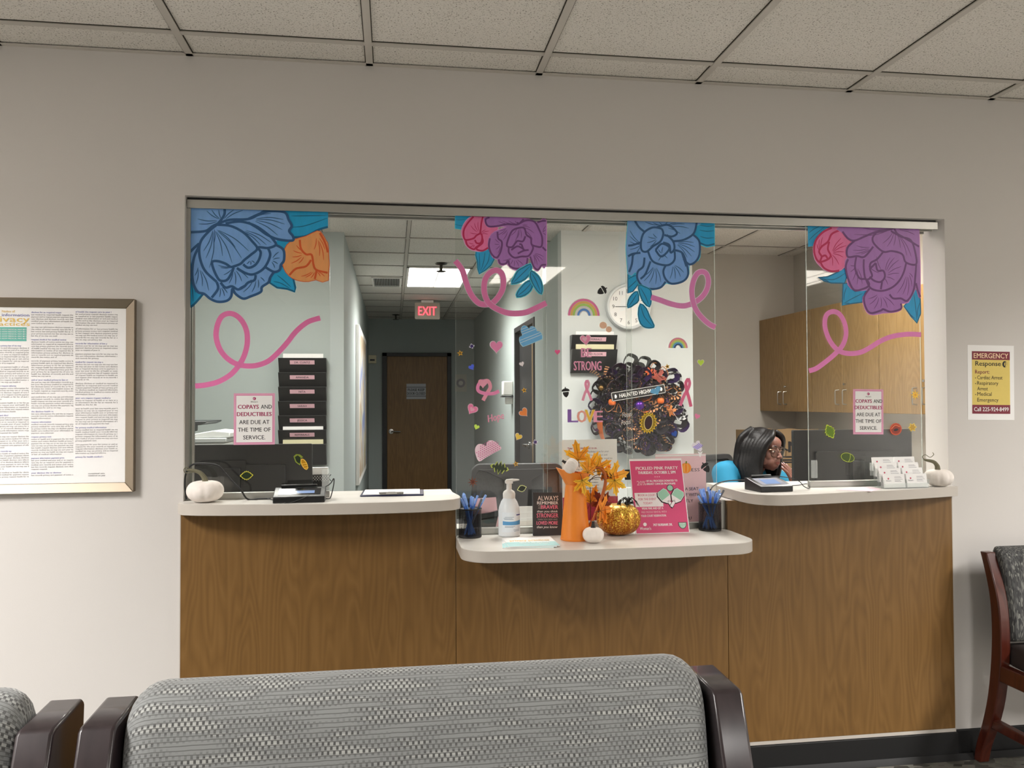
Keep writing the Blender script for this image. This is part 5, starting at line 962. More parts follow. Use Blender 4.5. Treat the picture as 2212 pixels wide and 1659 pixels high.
# pink note
q4 = [atY(a, b, -.01 - .012 * (b - 1044)) for a, b in ((1806, 1050), (1832, 1044.5), (1883, 1044), (1904, 1050), (1882, 1056))]
tag(MB().prism([(v.x, v.y) for v in q4], ZU0, ZU0 + .0006, 'z').build('pink_note', mat('pink note', '#eed3de', .7)), 'pale pink sheet of paper lying beside the business card holder', 'paper')
# ================================================================== OFFICE BEHIND THE GLASS
BEIGE = mat('almond plastic', '#ddd6b8', .5); OFFW = mat('printer white', '#e2e5e3', .45); LGREY = mat('light grey plastic', '#aeb2b1', .5)
# desk run along the window
t = empty('desk', (.7, .5, 0)); tag(t, 'long pale laminate desk running behind the service window', 'desk')
MB().box(-2.55, 2.3, -.36, .38, .715, .74).build('desktop', LAM, t, bevel=.002)
for x in (-2.5, -.9, .6, 2.25): MB().box(x, x + .03, -.34, .34, 0, .7145).build('leg_panel', EDGE, t)
# monitors
def monitor(cx, y, w, z0, z1, lab, rz=0):
    t = empty('monitor', (cx, y, .7405), rz=rz); tag(t, lab, 'monitor', 'computer monitors seen from behind'); a, b = z0 - .7405, z1 - .7405
    m = MB().prism(rrect(-w / 2, w / 2, a, b, .006), -.018, .004, 'y'); m.build('rear_shell', mat('monitor black', '#17191a', .32), t, bevel=.003)
    MB().prism(rrect(-w * .33, w * .33, a + .03, a + (b - a) * .62, .01), -.034, -.0185, 'y').build('rear_housing', mat('monitor black', '#17191a', .32), t, bevel=.006)
    MB().prism(rrect(-w / 2 + .006, w / 2 - .006, a + .006, b - .006, .004), .0045, .007, 'y').build('screen', mat('screen glass', '#20242a', .1), t)
    MB().box(-.03, .03, -.06, -.036, 0.012, a + .12).box(-.05, .05, -.037, -.0345, a + .05, a + .15).build('stand_neck', BLACK, t, bevel=.003)
    MB().box(-.11, .11, -.11, .08, 0, .0115).build('stand_base', BLACK, t, bevel=.004)
xr = atY(675, 1000, .5).x
monitor(xr - .305, .5, .61, 1.0, 1.212, 'black computer monitor seen from behind at the left end of the desk')
xl = atY(1711, 1000, .7).x; xr = atY(1965, 1000, .7).x
monitor((xl + xr) / 2, .7, xr - xl, .975, 1.24, 'black computer monitor seen from behind in front of the seated receptionist')
# office chairs
NET = mat('chair mesh fabric', '#4f5052', .9, var=.3, scale=160, bump=.5, bscale=300)
def office_chair(loc, rz, lab, top=1.04, w=.5):
    t = empty('office_chair', loc, rz=rz); tag(t, lab, 'office chair', 'black office chairs')
    y0, y1 = .25, .285; hw = w / 2; zb = .56
    out = rrect(-hw, hw, zb, top, .05); inn = rrect(-hw + .028, hw - .028, zb + .028, top - .032, .035)
    f = MB(); n = len(out); vs = [(a, y, b) for y in (y0, y1) for a, b in out] + [(a, y, b) for y in (y0, y1) for a, b in inn]
    fs = [(i, (i + 1) % n, n + (i + 1) % n, n + i) for i in range(n)] + [(2 * n + i, 2 * n + (i + 1) % n, 3 * n + (i + 1) % n, 3 * n + i) for i in range(n)] + [(k * n + i, k * n + (i + 1) % n, (2 + k) * n + (i + 1) % n, (2 + k) * n + i) for k in (0, 1) for i in range(n)]
    f.add(vs, fs).build('back_frame', DGREY, t, bevel=.004)
    MB().prism(rrect(-hw + .02, hw - .02, zb + .02, top - .025, .03), y0 + .01, y0 + .016, 'y').build('back_mesh', NET, t)
    MB().prism([(-.075, zb - .02), (.075, zb - .02), (.075, top - .09), (.17, top - .045), (hw - .03, top - .03), (-hw + .03, top - .03), (-.17, top - .045), (-.075, top - .09)], y0 + .018, y1 + .006, 'y').build('back_spine', BLACKM, t, bevel=.003)
    S = rrect(-.25, .25, -.27, .22, .07); MB().prism(S, .43, .5, 'z').build('seat', mat('chair seat fabric', '#2c2d2f', .9), t, bevel=.02, seg=3)
    MB().tube([(0, .1, .38), (0, .3, .4), (0, .31, .6)], .022, 8).build('back_bracket', BLACK, t, smooth=True)
    MB().lathe([(.03, .1), (.03, .3), (.022, .31), (.022, .429)], n=16).build('gas_column', BLACK, t, smooth=True)
    for s in (-1, 1): MB().tube(catmull([(s * .24, .05, .45), (s * .3, .03, .5), (s * .3, .0, .66)], n=4), .014, 8).box(s * .3 - .035, s * .3 + .035, -.14, .1, .66, .69).build('armrest', BLACK, t, bevel=.006)
    for i in range(5):
        a = 2 * PI * i / 5 + .3; l = MB().tube([(0, 0, .1), (.28 * math.cos(a), .28 * math.sin(a), .07)], [.024, .014], 8); l.build('base_leg', BLACK, t, smooth=True)
        MB().lathe([(.001, -.02), (.028, -.02), (.028, .02), (.001, .02)], n=16, M=Matrix.Translation((.28 * math.cos(a), .28 * math.sin(a), .028)) @ Matrix.Rotation(PI / 2, 4, 'X') @ Matrix.Rotation(a, 4, 'Y')).build('caster', BLACK, t, smooth=True)
    return t
cx = (atY(1018, 1003, 1.5).x + atY(1216, 1003, 1.5).x) / 2
office_chair((cx, 1.5 + .27, 0), PI, 'empty black office chair with mesh back behind the middle glass panels', 1.043, atY(1216, 1003, 1.5).x - atY(1018, 1003, 1.5).x)
# printer on cabinet
t = empty('low_cabinet', (-1.3, 1.95, 0)); tag(t, 'low white cabinet under the printer at the far left of the office', 'cabinet')
MB().box(-.5, .46, -.25, .3, 0, .9).build('body', EDGE, t, bevel=.002)
t = empty('printer', (-1.24, 1.9, .9005)); tag(t, 'white office printer with a dark document feeder at the far left behind the glass', 'printer')
MB().box(-.3, .335, -.2, .25, 0, .262).build('body', OFFW, t, bevel=.008); MB().box(-.3, .345, -.205, .24, .263, .29).build('scanner_bed', LGREY, t, bevel=.006)
MB().prism([(-.3, .291), (.36, .291), (.36, .318), (.26, .328), (.1, .3)], -.19, .2, 'y').build('output_tray', OFFW, t, bevel=.004)
MB().prism([(-.3, .292), (.0, .292), (.1, .318), (.1, .355), (.205, .36), (.235, .373), (.235, .381), (-.3, .381)], -.18, .22, 'y').build('document_feeder', mat('feeder charcoal', '#3d4041', .4), t, bevel=.003)
MB().prism(rrect(.04, .215, .2, .245, .008), -.2035, -.2005, 'y').build('control_panel', WHITE, t); MB().box(-.25, .035, -.2025, -.2005, .2, .24).build('dark_slot', BLACK, t)
# small things by the left monitor
a = atY(672, 1005, .72); t = empty('lattice_basket', (a.x + .03, .72, .7405)); tag(t, 'black lattice desk basket holding white cards beside the left monitor', 'basket')
zt_ = atY(690, 1024, .72).z - .7405; zb_ = atY(690, 1038, .72).z - .7405
g = MB().box(-.045, .045, -.03, .03, 0, zb_)
for i in range(9):
    x = -.045 + .09 * i / 8; g.stroke([(x - .012, zb_), (x + .012, zt_)], .0035, -.0301, .001, 0, smooth=False); g.stroke([(x + .012, zb_), (x - .012, zt_)], .0035, -.0301, .001, 0, smooth=False)
g.box(-.045, .045, -.031, -.029, zt_ - .003, zt_).box(-.045, .045, .029, .031, zb_, zt_); g.build('lattice_box', BLACK, t); MB().box(-.04, .043, -.028, .0, zb_ + .001, zt_ + .03).build('white_cards', PAPER, t)
# ledge things seen through the lower glass
a, b = atY(1036, 1075, .2), atY(1070, 1140, .2)
t = empty('pink_card', (a.x + .02, .2, ZL0), rx=-.12); tag(t, 'pale pink card propped upright behind the glass beside the left pen cup', 'card')
MB().prism([(-.06, 0), (.055, 0), (.045, a.z - ZL0), (-.05, a.z - ZL0 - .004)], 0, .0015, 'y').build('card', PINKP, t)
t = empty('black_pouch', (a.x + .015, .165, ZL0)); tag(t, 'glossy black plastic pouch lying in front of the pink card behind the glass', 'pouch')
MB().prism([(-.06, .03), (.06, .045), (.062, .07), (.02, .06), (-.06, .05)], -.01, .01, 'y').prism([(-.05, 0), (.04, 0), (.05, .044), (-.055, .03)], -.012, .012, 'y').build('pouch', mat('glossy black', '#101011', .12), t, bevel=.003)
a = atY(1135, 1085, .2); t = empty('card_stand', (a.x, .2, ZL0)); tag(t, 'small white business card stand behind the sanitizer bottle', 'card stand')
for k in range(3): MB().box(-.05 + .008 * k, .034 + .008 * k, .0 - .018 * k, .003 - .018 * k, .01, .075 - .02 * k).build('card_row', PAPER, t)
MB().box(-.052, .062, -.05, .01, 0, .006).box(-.052, .06, -.045, -.043, .006, .028).build('stand', ACRYL if False else WHITE, t, bevel=.001)
# filing cabinet under the clock
t = empty('file_cabinet', (1.63, 2.38, 0)); tag(t, 'low light grey lateral file cabinet against the column below the wreath', 'file cabinet')
MB().box(-.46, .46, -.22, .24, 0, .88).build('body', LGREY, t, bevel=.003)
for z in (.12, .42, .66): MB().box(-.44, .44, -.235, -.2205, z, z + (.26 if z < .6 else .17)).build('drawer', OFFW, t, bevel=.003)
# column wall : clock
c_ = (atY(1310, 662, 2.6) + atY(1407, 662, 2.6)) / 2; cr = (atY(1407, 662, 2.6).x - atY(1310, 662, 2.6).x) / 2
t = empty('wall_clock', (c_.x, 2.639, c_.z)); tag(t, 'round white wall clock with arabic numerals on the white column', 'clock')
MB().lathe([(cr * .98, 0), (cr, -.01), (cr, -.035), (cr * .97, -.048), (cr * .9, -.05), (cr * .86, -.03)], n=48, ax='y', caps=False).build('rim', mat('clock rim', '#d6d9da', .3), t, smooth=True)
MB().lathe([(0.0001, -.03), (cr * .88, -.03), (cr * .88, -.02), (0.0001, -.02)], n=48, ax='y').build('face', PAPER, t)
n_ = MB()
for i in range(1, 13):
    q = PI / 2 - i * PI / 6; n_.text(str(i), cr * .68 * math.cos(q), cr * .68 * math.sin(q) - cr * .085, cr * .17, -.031, 0)
n_.build('numerals', mat('clock numerals', '#55585a', .6), t)
MB().stroke([(.01, 0), (-cr * .6, -.002)], .003, -.034, .001, 0, smooth=False).build('minute_hand', INK, t); MB().stroke([(0, 0), (cr * .28, cr * .25)], .005, -.033, .001, 0, smooth=False).build('hour_hand', INK, t)
# pocket file holders
HOLD = mat('file holder black', '#222325', .3); LAB = mat('pink label', '#e5b6c2', .6, var=.02); FOLD = mat('manila folder', '#d9d3ae', .7)
def holder(x0, x1, ztop, zbot, y, rows, lab, per, papers, labw=.145, xo=0):
    t = empty('file_holder', ((x0 + x1) / 2, y, zbot)); tag(t, lab, 'file holder', 'black wall file holders'); w = (x1 - x0) / 2; n = len(rows)
    MB().box(-w, w, -.012, -.001, 0, ztop - zbot).build('back_panel', HOLD, t, bevel=.002)
    for i, tx in enumerate(rows):
        z1 = ztop - zbot - i * per; d = .085; zb = max(z1 - per * 1.35, 0.0) if i == n - 1 else z1 - per * 1.12
        zb = 0 if i == n - 1 else zb
        o = MB().prism([(-d, z1 - .004), (-d + .004, z1), (-d + .008, z1 - .006), (-.03, zb + .008), (-.0125, zb + .008), (-.0125, zb), (-.034, zb)], -w, w, 'x').prism([(-d, z1), (-.0125, z1 - .0), (-.0125, zb), (-.034, zb)], -w, -w + .003, 'x').prism([(-d, z1), (-.0125, z1), (-.0125, zb), (-.034, zb)], w - .003, w, 'x').build('pocket', HOLD, t)
        if tx:
            zz = z1 - (.036 if i else .032); l = MB()
            def lean(z): return -d - .001 + (z1 - z) * (d - .034) / max(.05, (z1 - zb))
            M_ = Matrix.Translation((xo, lean(zz) - .0012, zz - .012)) @ Matrix.Rotation(math.atan2(d - .034, z1 - zb) * 1.0, 4, 'X')
            l.box(-labw / 2, labw / 2, -.0006, 0, 0, .03, 0, M=M_); l.text(tx, 0, .008, .0145, -.0008, 1, None, bold=.02, M=M_)
            l.build('name_label', [LAB, INK], t)
        if i in papers:
            kind, hh = papers[i]; MB().box(-w + .03, w - .02, -d + .02, -d + (.026 if kind == 'paper' else .045), z1 - .012, z1 + hh).build('papers', PAPER if kind == 'paper' else FOLD, t)
    return t
a, b = atY(601, 773, 2.82), atY(704, 1005, 2.82)
holder(a.x, b.x, a.z, b.z, 2.899, ['DR. CUNTZ', 'AMANDA', 'NITA', 'SARAH', 'JESSICA', 'REFERRALS', ''], 'tall black wall file holder with seven labelled pockets on the left office wall', (atY(650, 804, 2.82).z - atY(650, 835, 2.82).z), {0: ('paper', .03), 5: ('paper', .022), 6: ('folder', .03)}, labw=.165)
a, b = atY(1236, 723, 2.56), atY(1334, 805, 2.56)
holder(a.x, b.x, a.z, b.z, 2.639, ['REFERRALS', '2ND FLOOR'], 'black two pocket wall file holder on the white column beside the clock', atY(1280, 723, 2.56).z - atY(1280, 754, 2.56).z, {0: ('paper', .025), 1: ('folder', .035)}, labw=.16)
# wall cabinets
for i, (y0, y1) in enumerate(((2.555, 3.378), (1.735, 2.55), (.915, 1.73))):
    t = empty('wall_cabinet', (3.125, (y0 + y1) / 2, 1.298)); tag(t, ('maple wall cabinet in the far corner of the office', 'maple wall cabinet in the middle of the row on the right office wall', 'maple wall cabinet nearest the window on the right office wall')[i], 'cabinet', 'maple wall cabinets')
    h = (y1 - y0) / 2; MB().box(-.13, .154, -h, h, 0, .742).build('carcass', WOODC, t, bevel=.001)
    for s in (-1, 1):
        d = MB().box(-.152, -.131, min(s * .0015, s * (h - .002)), max(s * .0015, s * (h - .002)), .002, .74).build('door', WOODC, t, bevel=.0015)
        yy = s * .045; MB().tube([(-.153, yy, .055), (-.18, yy, .058), (-.182, yy, .068), (-.182, yy, .14), (-.18, yy, .15), (-.153, yy, .153)], .0042, 8).build('handle', STEEL, d, smooth=True)
        if s < 0: MB().lathe([(.008, -.166), (.008, -.153)], n=12, M=Matrix.Translation((0, 0, 0)) @ Matrix(((0, 0, 1, 0), (1, 0, 0, -.03), (0, 1, 0, .19), (0, 0, 0, 1)))).build('lock', CHROME, d)
t = empty('base_cabinet', (2.9, 2.1, 0)); tag(t, 'long maple base cabinet with a pale worktop along the right office wall', 'cabinet')
MB().box(-.5, .378, -1.1, 1.27, .0, .86).build('carcass', WOODC, t, bevel=.002); MB().box(-.53, .378, -1.12, 1.275, .861, .893).build('worktop', LAM, t, bevel=.003)
# cardboard box
CARD_ = mat('cardboard', '#80694a', .85, var=.06, scale=12)
a, b = atY(1604, 930, 2.6), atY(1712, 935, 2.6)
t = empty('cardboard_box', ((a.x + b.x) / 2 + .12, 2.6, .8935), rz=.0); tag(t, 'open brown cardboard box with black printing behind the receptionist', 'box'); w = (b.x - a.x) / 2 + .08; h = a.z - .8935
bx = MB().box(-w, w, 0, .005, 0, h).box(-w, w, .2, .205, 0, h).box(-w, -w + .005, .005, .2, 0, h).box(w - .005, w, .005, .2, 0, h).box(-w + .005, w - .005, .005, .2, 0, .004)
bx.prism([(-w, h), (-w, h + .012), (-w * .7, h + .006), (-w * .5, h + .016), (-w * .2, h + .004), (w * .2, h + .012), (w * .5, h + .003), (w, h + .008), (w, h)], -.002, .003, 'y'); bx.build('carton', CARD_, t)
pr = MB().text('N', w * .28, h * .42, h * .3, -.0012, 0, bold=.06); pr.stroke([(-w * .35, h * .62), (-w * .1, h * .66), (w * .05, h * .5), (w * .2, h * .46)], .012, -.001, .0005, 0)
for z in (.28, .2, .14): pr.box(-w * .1, w * .35, -.0012, 0, h * z, h * (z + .04))
pr.build('printing', INK, t)
# ------------------------------------------------------------------ corridor
Yb = 8.8
def rect(px0, py0, px1, py1, Y): a, b = atY(px0, py0, Y), atY(px1, py1, Y); return a.x, b.x, b.z, a.z
x0, x1, _, zt = rect(836, 770, 966, 900, Yb - .02)
d1 = MB().box(x0, x1, Yb - .035, Yb - .002, 0, zt).build('door_1', WOODD, bevel=.002); struct(d1)
fo0, fo1, _, fz = rect(826, 762, 975, 900, Yb - .03)
MB().box(fo0, x0 - .001, Yb - .05, Yb - .002, 0, fz).box(x1 + .001, fo1, Yb - .05, Yb - .002, 0, fz).box(fo0, fo1, Yb - .05, Yb - .002, zt + .001, fz).build('door_frame', FRAMEDK, d1, bevel=.002)
hd = atY(845, 932, Yb - .06); MB().lathe([(.035, -.0), (.035, -.012), (.012, -.014), (.012, -.05)], n=16, ax='y', c=(hd.x, Yb - .036, hd.z)).tube([(hd.x, Yb - .08, hd.z), (hd.x + .13, Yb - .08, hd.z - .005)], .011, 8).build('door_handle', CHROME, d1, smooth=True)
x0, x1, z0, z1 = rect(878, 829, 920, 862, Yb - .04); sg = MB().box(x0, x1, Yb - .038, Yb - .0355, z0, z1, 0); u = (x1 - x0) / 42
sg.box(x0, x1, Yb - .0385, Yb - .038, z1 - 8 * u, z1 - 7 * u, 1).box(x0, x1, Yb - .0385, Yb - .038, z0 + 6 * u, z0 + 7 * u, 1)
sg.text('PLEASE KEEP', (x0 + x1) / 2, z1 - 16 * u, 6 * u, Yb - .0385, 1, 36 * u, bold=.03); sg.text('DOOR CLOSED', (x0 + x1) / 2, z1 - 24 * u, 6 * u, Yb - .0385, 1, 39 * u, bold=.03)
tag(sg.build('door_sign', [mat('grey sign paper', '#b9bcc4', .5), INK]), 'grey paper sign reading PLEASE KEEP DOOR CLOSED on the far brown door', 'sign')
x0, x1, z0, z1 = rect(795, 767, 813, 785, Yb - .03); t = empty('thermostat', ((x0 + x1) / 2, Yb, z0)); tag(t, 'small almond wall thermostat left of the far brown door', 'thermostat')
MB().box(-(x1 - x0) / 2, (x1 - x0) / 2, -.035, -.001, 0, z1 - z0).build('cover', BEIGE, t, bevel=.006); MB().box(-.03, .035, -.04, -.0355, .035, .06).build('window', DGREY, t)
# exit sign
x0, x1, z0, z1 = rect(896, 654, 950, 690, 6.6); t = empty('exit_sign', ((x0 + x1) / 2, 6.6, z0)); tag(t, 'white EXIT sign with glowing red letters hanging from the corridor ceiling', 'exit sign'); w = (x1 - x0) / 2; h = z1 - z0
MB().prism(rrect(-w, w, 0, h, .01), -.02, .03, 'y').build('housing', mat('exit sign grey', '#b0a99c', .5), t, bevel=.003)
e = MB(); e.text('EXIT', 0, .045, h - .085, -.0215, 0, w * 1.45, bold=.03); e.build('letters', emat('exit red', '#ff1530', 1.6), t)
e = MB(); e.text('EXIT', 0, .045, h - .085, -.0225, 0, w * 1.42, bold=-.015); e.build('letter_core', emat('exit core', '#ff5a66', 1.5), t)
MB().box(-.07, .07, -.03, .04, h + .0005, CZ - z0 + .0).build('canopy', WHITE, t, bevel=.002)
# vent
a, b = atZ(806, 600, CZ), atZ(863, 620, CZ); t = empty('ceiling_vent', ((a.x + b.x) / 2, (a.y + b.y) / 2, CZ)); tag(t, 'louvred white return air vent in the corridor ceiling', 'vent'); w, d = .125, .28
MB().box(-w - .02, w + .02, -d - .02, -d, -.004, .003).box(-w - .02, w + .02, d, d + .02, -.004, .003).box(-w - .02, -w, -d, d, -.004, .003).box(w, w + .02, -d, d, -.004, .003).build('frame', WHITE, t)
MB().box(-w, w, -d, d, .004, .006).build('dark_backing', GAP, t)
v = MB()
for i in range(16): x = -w + .008 + (2 * w - .016) * i / 15; v.box(x - .002, x + .003, -d, d, -.004, .0035)
v.build('slats', LGREY, t)
for px, py, lab in ((953, 574, 'small dark ceiling sprinkler in front of the bright corridor light'), (855, 684, 'small ceiling sprinkler at the far end of the corridor'), (1593, 485, 'small ceiling sprinkler at the top of the open window')):
    p = atZ(px, py - 4, CZ); t = empty('sprinkler', (p.x, p.y, CZ)); tag(t, lab, 'sprinkler', 'ceiling sprinklers')
    k = 1.5 if py > 500 else .6
    MB().lathe([(.035 * k, 0), (.03 * k, -.006), (.008 * k, -.008), (.008 * k, -.04 * k), (.028 * k, -.042 * k), (.028 * k, -.045 * k)], n=16).build('head', mat('sprinkler bronze', '#4d4a44', .4, .6), t, smooth=True)
# picture on the corridor left wall
y0, y1 = atX(768, 870, -.34).y, atX(785, 870, -.34).y; z1 = atX(768, 698, -.335).z; t = empty('framed_picture', (-.34, (y0 + y1) / 2, .62)); tag(t, 'large white framed picture on the left corridor wall, seen almost edge on', 'framed picture'); h = (y1 - y0) / 2
MB().box(.001, .034, -h, h, 0, z1 - .62).build('frame', WHITE, t, bevel=.004)
pm, N_, L_ = nodes('pastel landscape'); tcn = N_.new('ShaderNodeTexCoord'); nn = N_.new('ShaderNodeTexNoise'); nn.inputs['Scale'].default_value = 2.5; L_.new(tcn.outputs['Object'], nn.inputs[0]); rr_ = ramp(N_, [(.35, '#7f8bb5'), (.48, '#c9c6b8'), (.6, '#a88d72'), (.7, '#b4bfa6')]); L_.new(nn.outputs['Fac'], rr_.inputs[0]); L_.new(rr_.outputs[0], N_['Principled BSDF'].inputs['Base Color'])
MB().box(.0345, .036, -h + .06, h - .06, .06, z1 - .68).build('artwork', pm, t)
# doorway in the right corridor wall
fr = MB().box(1.155, 1.295, D0 + .002, D0 + .05, 0, DZ - .002).box(1.155, 1.295, D1 - .05, D1 - .002, 0, DZ - .002).box(1.155, 1.295, D0 + .05, D1 - .05, DZ - .05, DZ - .002)
d2 = MB().box(1.2, 1.24, D0 + .36, D1 - .052, 0, DZ - .052).build('door_2', FRAMEDK, bevel=.002); struct(d2); fr.build('door_frame', FRAMEDK, d2, bevel=.002)
MB().box(1.2, 1.24, D0 + .052, D0 + .358, 0, DZ - .052).build('wood_leaf', mat('warm door edge', '#8d7350', .5), d2)
hd = atX(1137, 962, 1.17); MB().lathe([(.032, 0), (.032, .012), (.012, .014), (.012, .06)], n=16, M=Matrix.Translation((1.2, hd.y, hd.z)) @ Matrix(((0, 0, -1, 0), (0, 1, 0, 0), (1, 0, 0, 0), (0, 0, 0, 1)))).tube([(1.14, hd.y, hd.z), (1.14, hd.y - .14, hd.z)], .011, 8).build('door_handle', CHROME, d2, smooth=True)
# soap dispenser, poster
a = atX(1104, 824, 1.165); b = atX(1112, 873, 1.165); t = empty('soap_dispenser', (1.165, (a.y + b.y) / 2 + .03, b.z)); tag(t, 'white wall mounted sanitizer dispenser beside the corridor doorway', 'dispenser'); h = a.z - b.z
MB().box(-.1, -.001, -.06, .06, h * .38, h).build('housing', WHITE, t, bevel=.01); MB().box(-.11, -.001, -.07, .07, h * .3, h * .36).build('drip_tray', DGREY, t); MB().box(-.07, -.001, -.04, .04, 0, h * .29).build('lower_box', WHITE, t, bevel=.006)
x0, x1, z0, z1 = rect(983, 809, 1008, 846, Yb - .01); t = empty('wall_poster', ((x0 + x1) / 2, Yb, z0)); tag(t, 'small grey poster with a round emblem on the far corridor wall', 'poster')
MB().box(-(x1 - x0) / 2, (x1 - x0) / 2, -.006, -.001, 0, z1 - z0).build('sheet', mat('dim poster', '#b7b7ae', .7), t); q = MB(); cz_ = (z1 - z0) * .5
q.prism([(a_ * .1, cz_ + b_ * .1) for a_, b_ in ovl(1.3, 1.3, 16)], -.007, -.0062, 'y', 0).prism([(a_ * .06, cz_ + b_ * .06) for a_, b_ in ovl(1.1, 1.1, 16)], -.008, -.0071, 'y', 1).build('emblem', [mat('emblem grey', '#8a8790', .7), mat('emblem pale', '#c9c8c4', .7)], t)
# black latch on the pane edge
a = atY(1349, 1014, YF); b = atY(1361, 1036, YF); MB().box(a.x, b.x, YF - .009, YF - .0005, b.z, a.z).build('latch', BLACK, pC, bevel=.001)
# ================================================================== RECEPTIONIST
def remeshed(name, mb, m, parent, vox, smooth=2, fac=.5):
    o = mb.build('tmp', m); r = o.modifiers.new('r', 'REMESH'); r.mode = 'VOXEL'; r.voxel_size = vox; r.adaptivity = 0
    if smooth: s = o.modifiers.new('s', 'SMOOTH'); s.iterations = smooth; s.factor = fac
    dg = bpy.context.evaluated_depsgraph_get(); dg.update(); me = bpy.data.meshes.new_from_object(o.evaluated_get(dg)); me.name = name
    bpy.data.objects.remove(o); me.materials.clear(); me.materials.append(m); me.shade_smooth()
    q = bpy.data.objects.new(name, me); COL.objects.link(q); q.parent = parent; return q
def cap(mb, a, b, r0, r1=None, n=14):
    a, b = Vector(a), Vector(b); r1 = r0 if r1 is None else r1; mb.tube([a, b], [r0, r1], n); mb.ell(a, (r0, r0, r0), n); mb.ell(b, (r1, r1, r1), n); return mb
SKIN = mat('brown skin', '#7e564a', .5, var=.05, scale=25, bump=.05, bscale=500); MATS['brown skin'].node_tree.nodes['Principled BSDF'].inputs['Subsurface Weight'].default_value = .08
TEALS = mat('teal scrub cloth', '#0f7496', .8, var=.05, scale=20, bump=.15, bscale=500); NAVY = mat('navy trousers', '#1d2740', .85)
def hair_mat():
    m, N, L = nodes('black hair'); b = N['Principled BSDF']; b.inputs['Base Color'].default_value = lin('#0d0a0a'); b.inputs['Roughness'].default_value = .42; b.inputs['Specular IOR Level'].default_value = .3
    tc = N.new('ShaderNodeTexCoord'); mp = N.new('ShaderNodeMapping'); mp.inputs['Scale'].default_value = (1, 1, .06); n = N.new('ShaderNodeTexNoise'); n.inputs['Scale'].default_value = 260
    L.new(tc.outputs['Object'], mp.inputs[0]); L.new(mp.outputs[0], n.inputs[0]); bp = N.new('ShaderNodeBump'); bp.inputs['Strength'].default_value = .5; bp.inputs['Distance'].default_value = .002; L.new(n.outputs['Fac'], bp.inputs['Height']); L.new(bp.outputs[0], b.inputs['Normal']); return m
HAIR = hair_mat()
PR = empty('person', (2.0, 1.60, 0), rz=math.radians(27)); tag(PR, 'seated person in a teal top with long black hair and glasses, hand raised to mouth', 'person')
HM = Matrix.Translation((0, -.175, 1.098)) @ Euler((math.radians(1), math.radians(5), math.radians(2)), 'XYZ').to_matrix().to_4x4()
def hv(x, y, z): return HM @ Vector((x, y, z))
R3_ = HM.to_3x3()
body = MB()
def he(c, r, n=20, mb=None): (mb or body).ell(hv(*c), r, n, rot=R3_)
he((0, .015, .038), (.072, .09, .082), 28); he((0, -.022, -.02), (.058, .066, .082), 28); he((0, -.036, -.07), (.043, .042, .036)); he((0, -.06, -.094), (.02, .015, .016)); he((0, -.068, -.078), (.03, .022, .022)); he((-.026, -.056, -.062), (.026, .028, .026)); he((.026, -.056, -.062), (.026, .028, .026)); he((0, -.05, .045), (.056, .045, .04))
for s in (-1, 1):
    he((s * .034, -.052, -.03), (.026, .026, .03)); he((s * .026, -.081, .022), (.024, .010, .008)); he((s * .011, -.1, -.033), (.0085, .009, .0075)); he((s * .072, .012, -.012), (.009, .02, .03)); he((s * .03, -.073, -.001), (.017, .011, .012)); he((s * .031, -.0795, .0055), (.0138, .0108, .0055)); he((s * .031, -.0785, -.0095), (.0128, .0095, .0035)); he((s * .05, -.03, -.055), (.018, .03, .03))
cap(body, hv(0, -.084, .012), hv(0, -.104, -.027), .007, .0105); he((0, -.106, -.03), (.0105, .0105, .0095)); he((0, -.088, -.05), (.022, .012, .014)); he((0, -.088, -.0605), (.021, .008, .0048)); he((0, -.087, -.0695), (.018, .008, .0055)); he((0, -.08, -.08), (.02, .012, .012))
cap(body, hv(0, .03, -.06), (0, -.075, .955), .05, .056, 20)
# torso
for a, b, r0, r1 in (((0, -.04, .93), (0, .02, .75), .115, .12), ((0, .02, .75), (0, .06, .56), .12, .13), ((-.1, -.03, .95), (.1, -.03, .95), .07, .07), ((-.08, .03, .56), (.08, .03, .56), .11, .11)): cap(body, a, b, r0, r1, 20)
SH = {-1: (-.172, -.03, .968), 1: (.165, -.055, .965)}; EL = {-1: (-.235, -.13, .78), 1: (.25, -.25, .785)}; WR = {-1: (-.08, -.36, .775), 1: (.095, -.315, .885)}
for s in (-1, 1):
    cap(body, SH[s], EL[s], .05, .038); cap(body, EL[s], WR[s], .038, .025)
    cap(body, (s * .085, .02, .53), (s * .1, -.38, .53), .085, .062); cap(body, (s * .1, -.38, .53), (s * .1, -.34, .12), .058, .036); cap(body, (s * .1, -.33, .07), (s * .1, -.46, .045), .036, .03)
NAILS = []
def finger(base, pts, r): 
    P = [Vector(base)] + [Vector(p) for p in pts]
    for i in range(len(P) - 1): cap(body, P[i], P[i + 1], r[i], r[i + 1], 12)
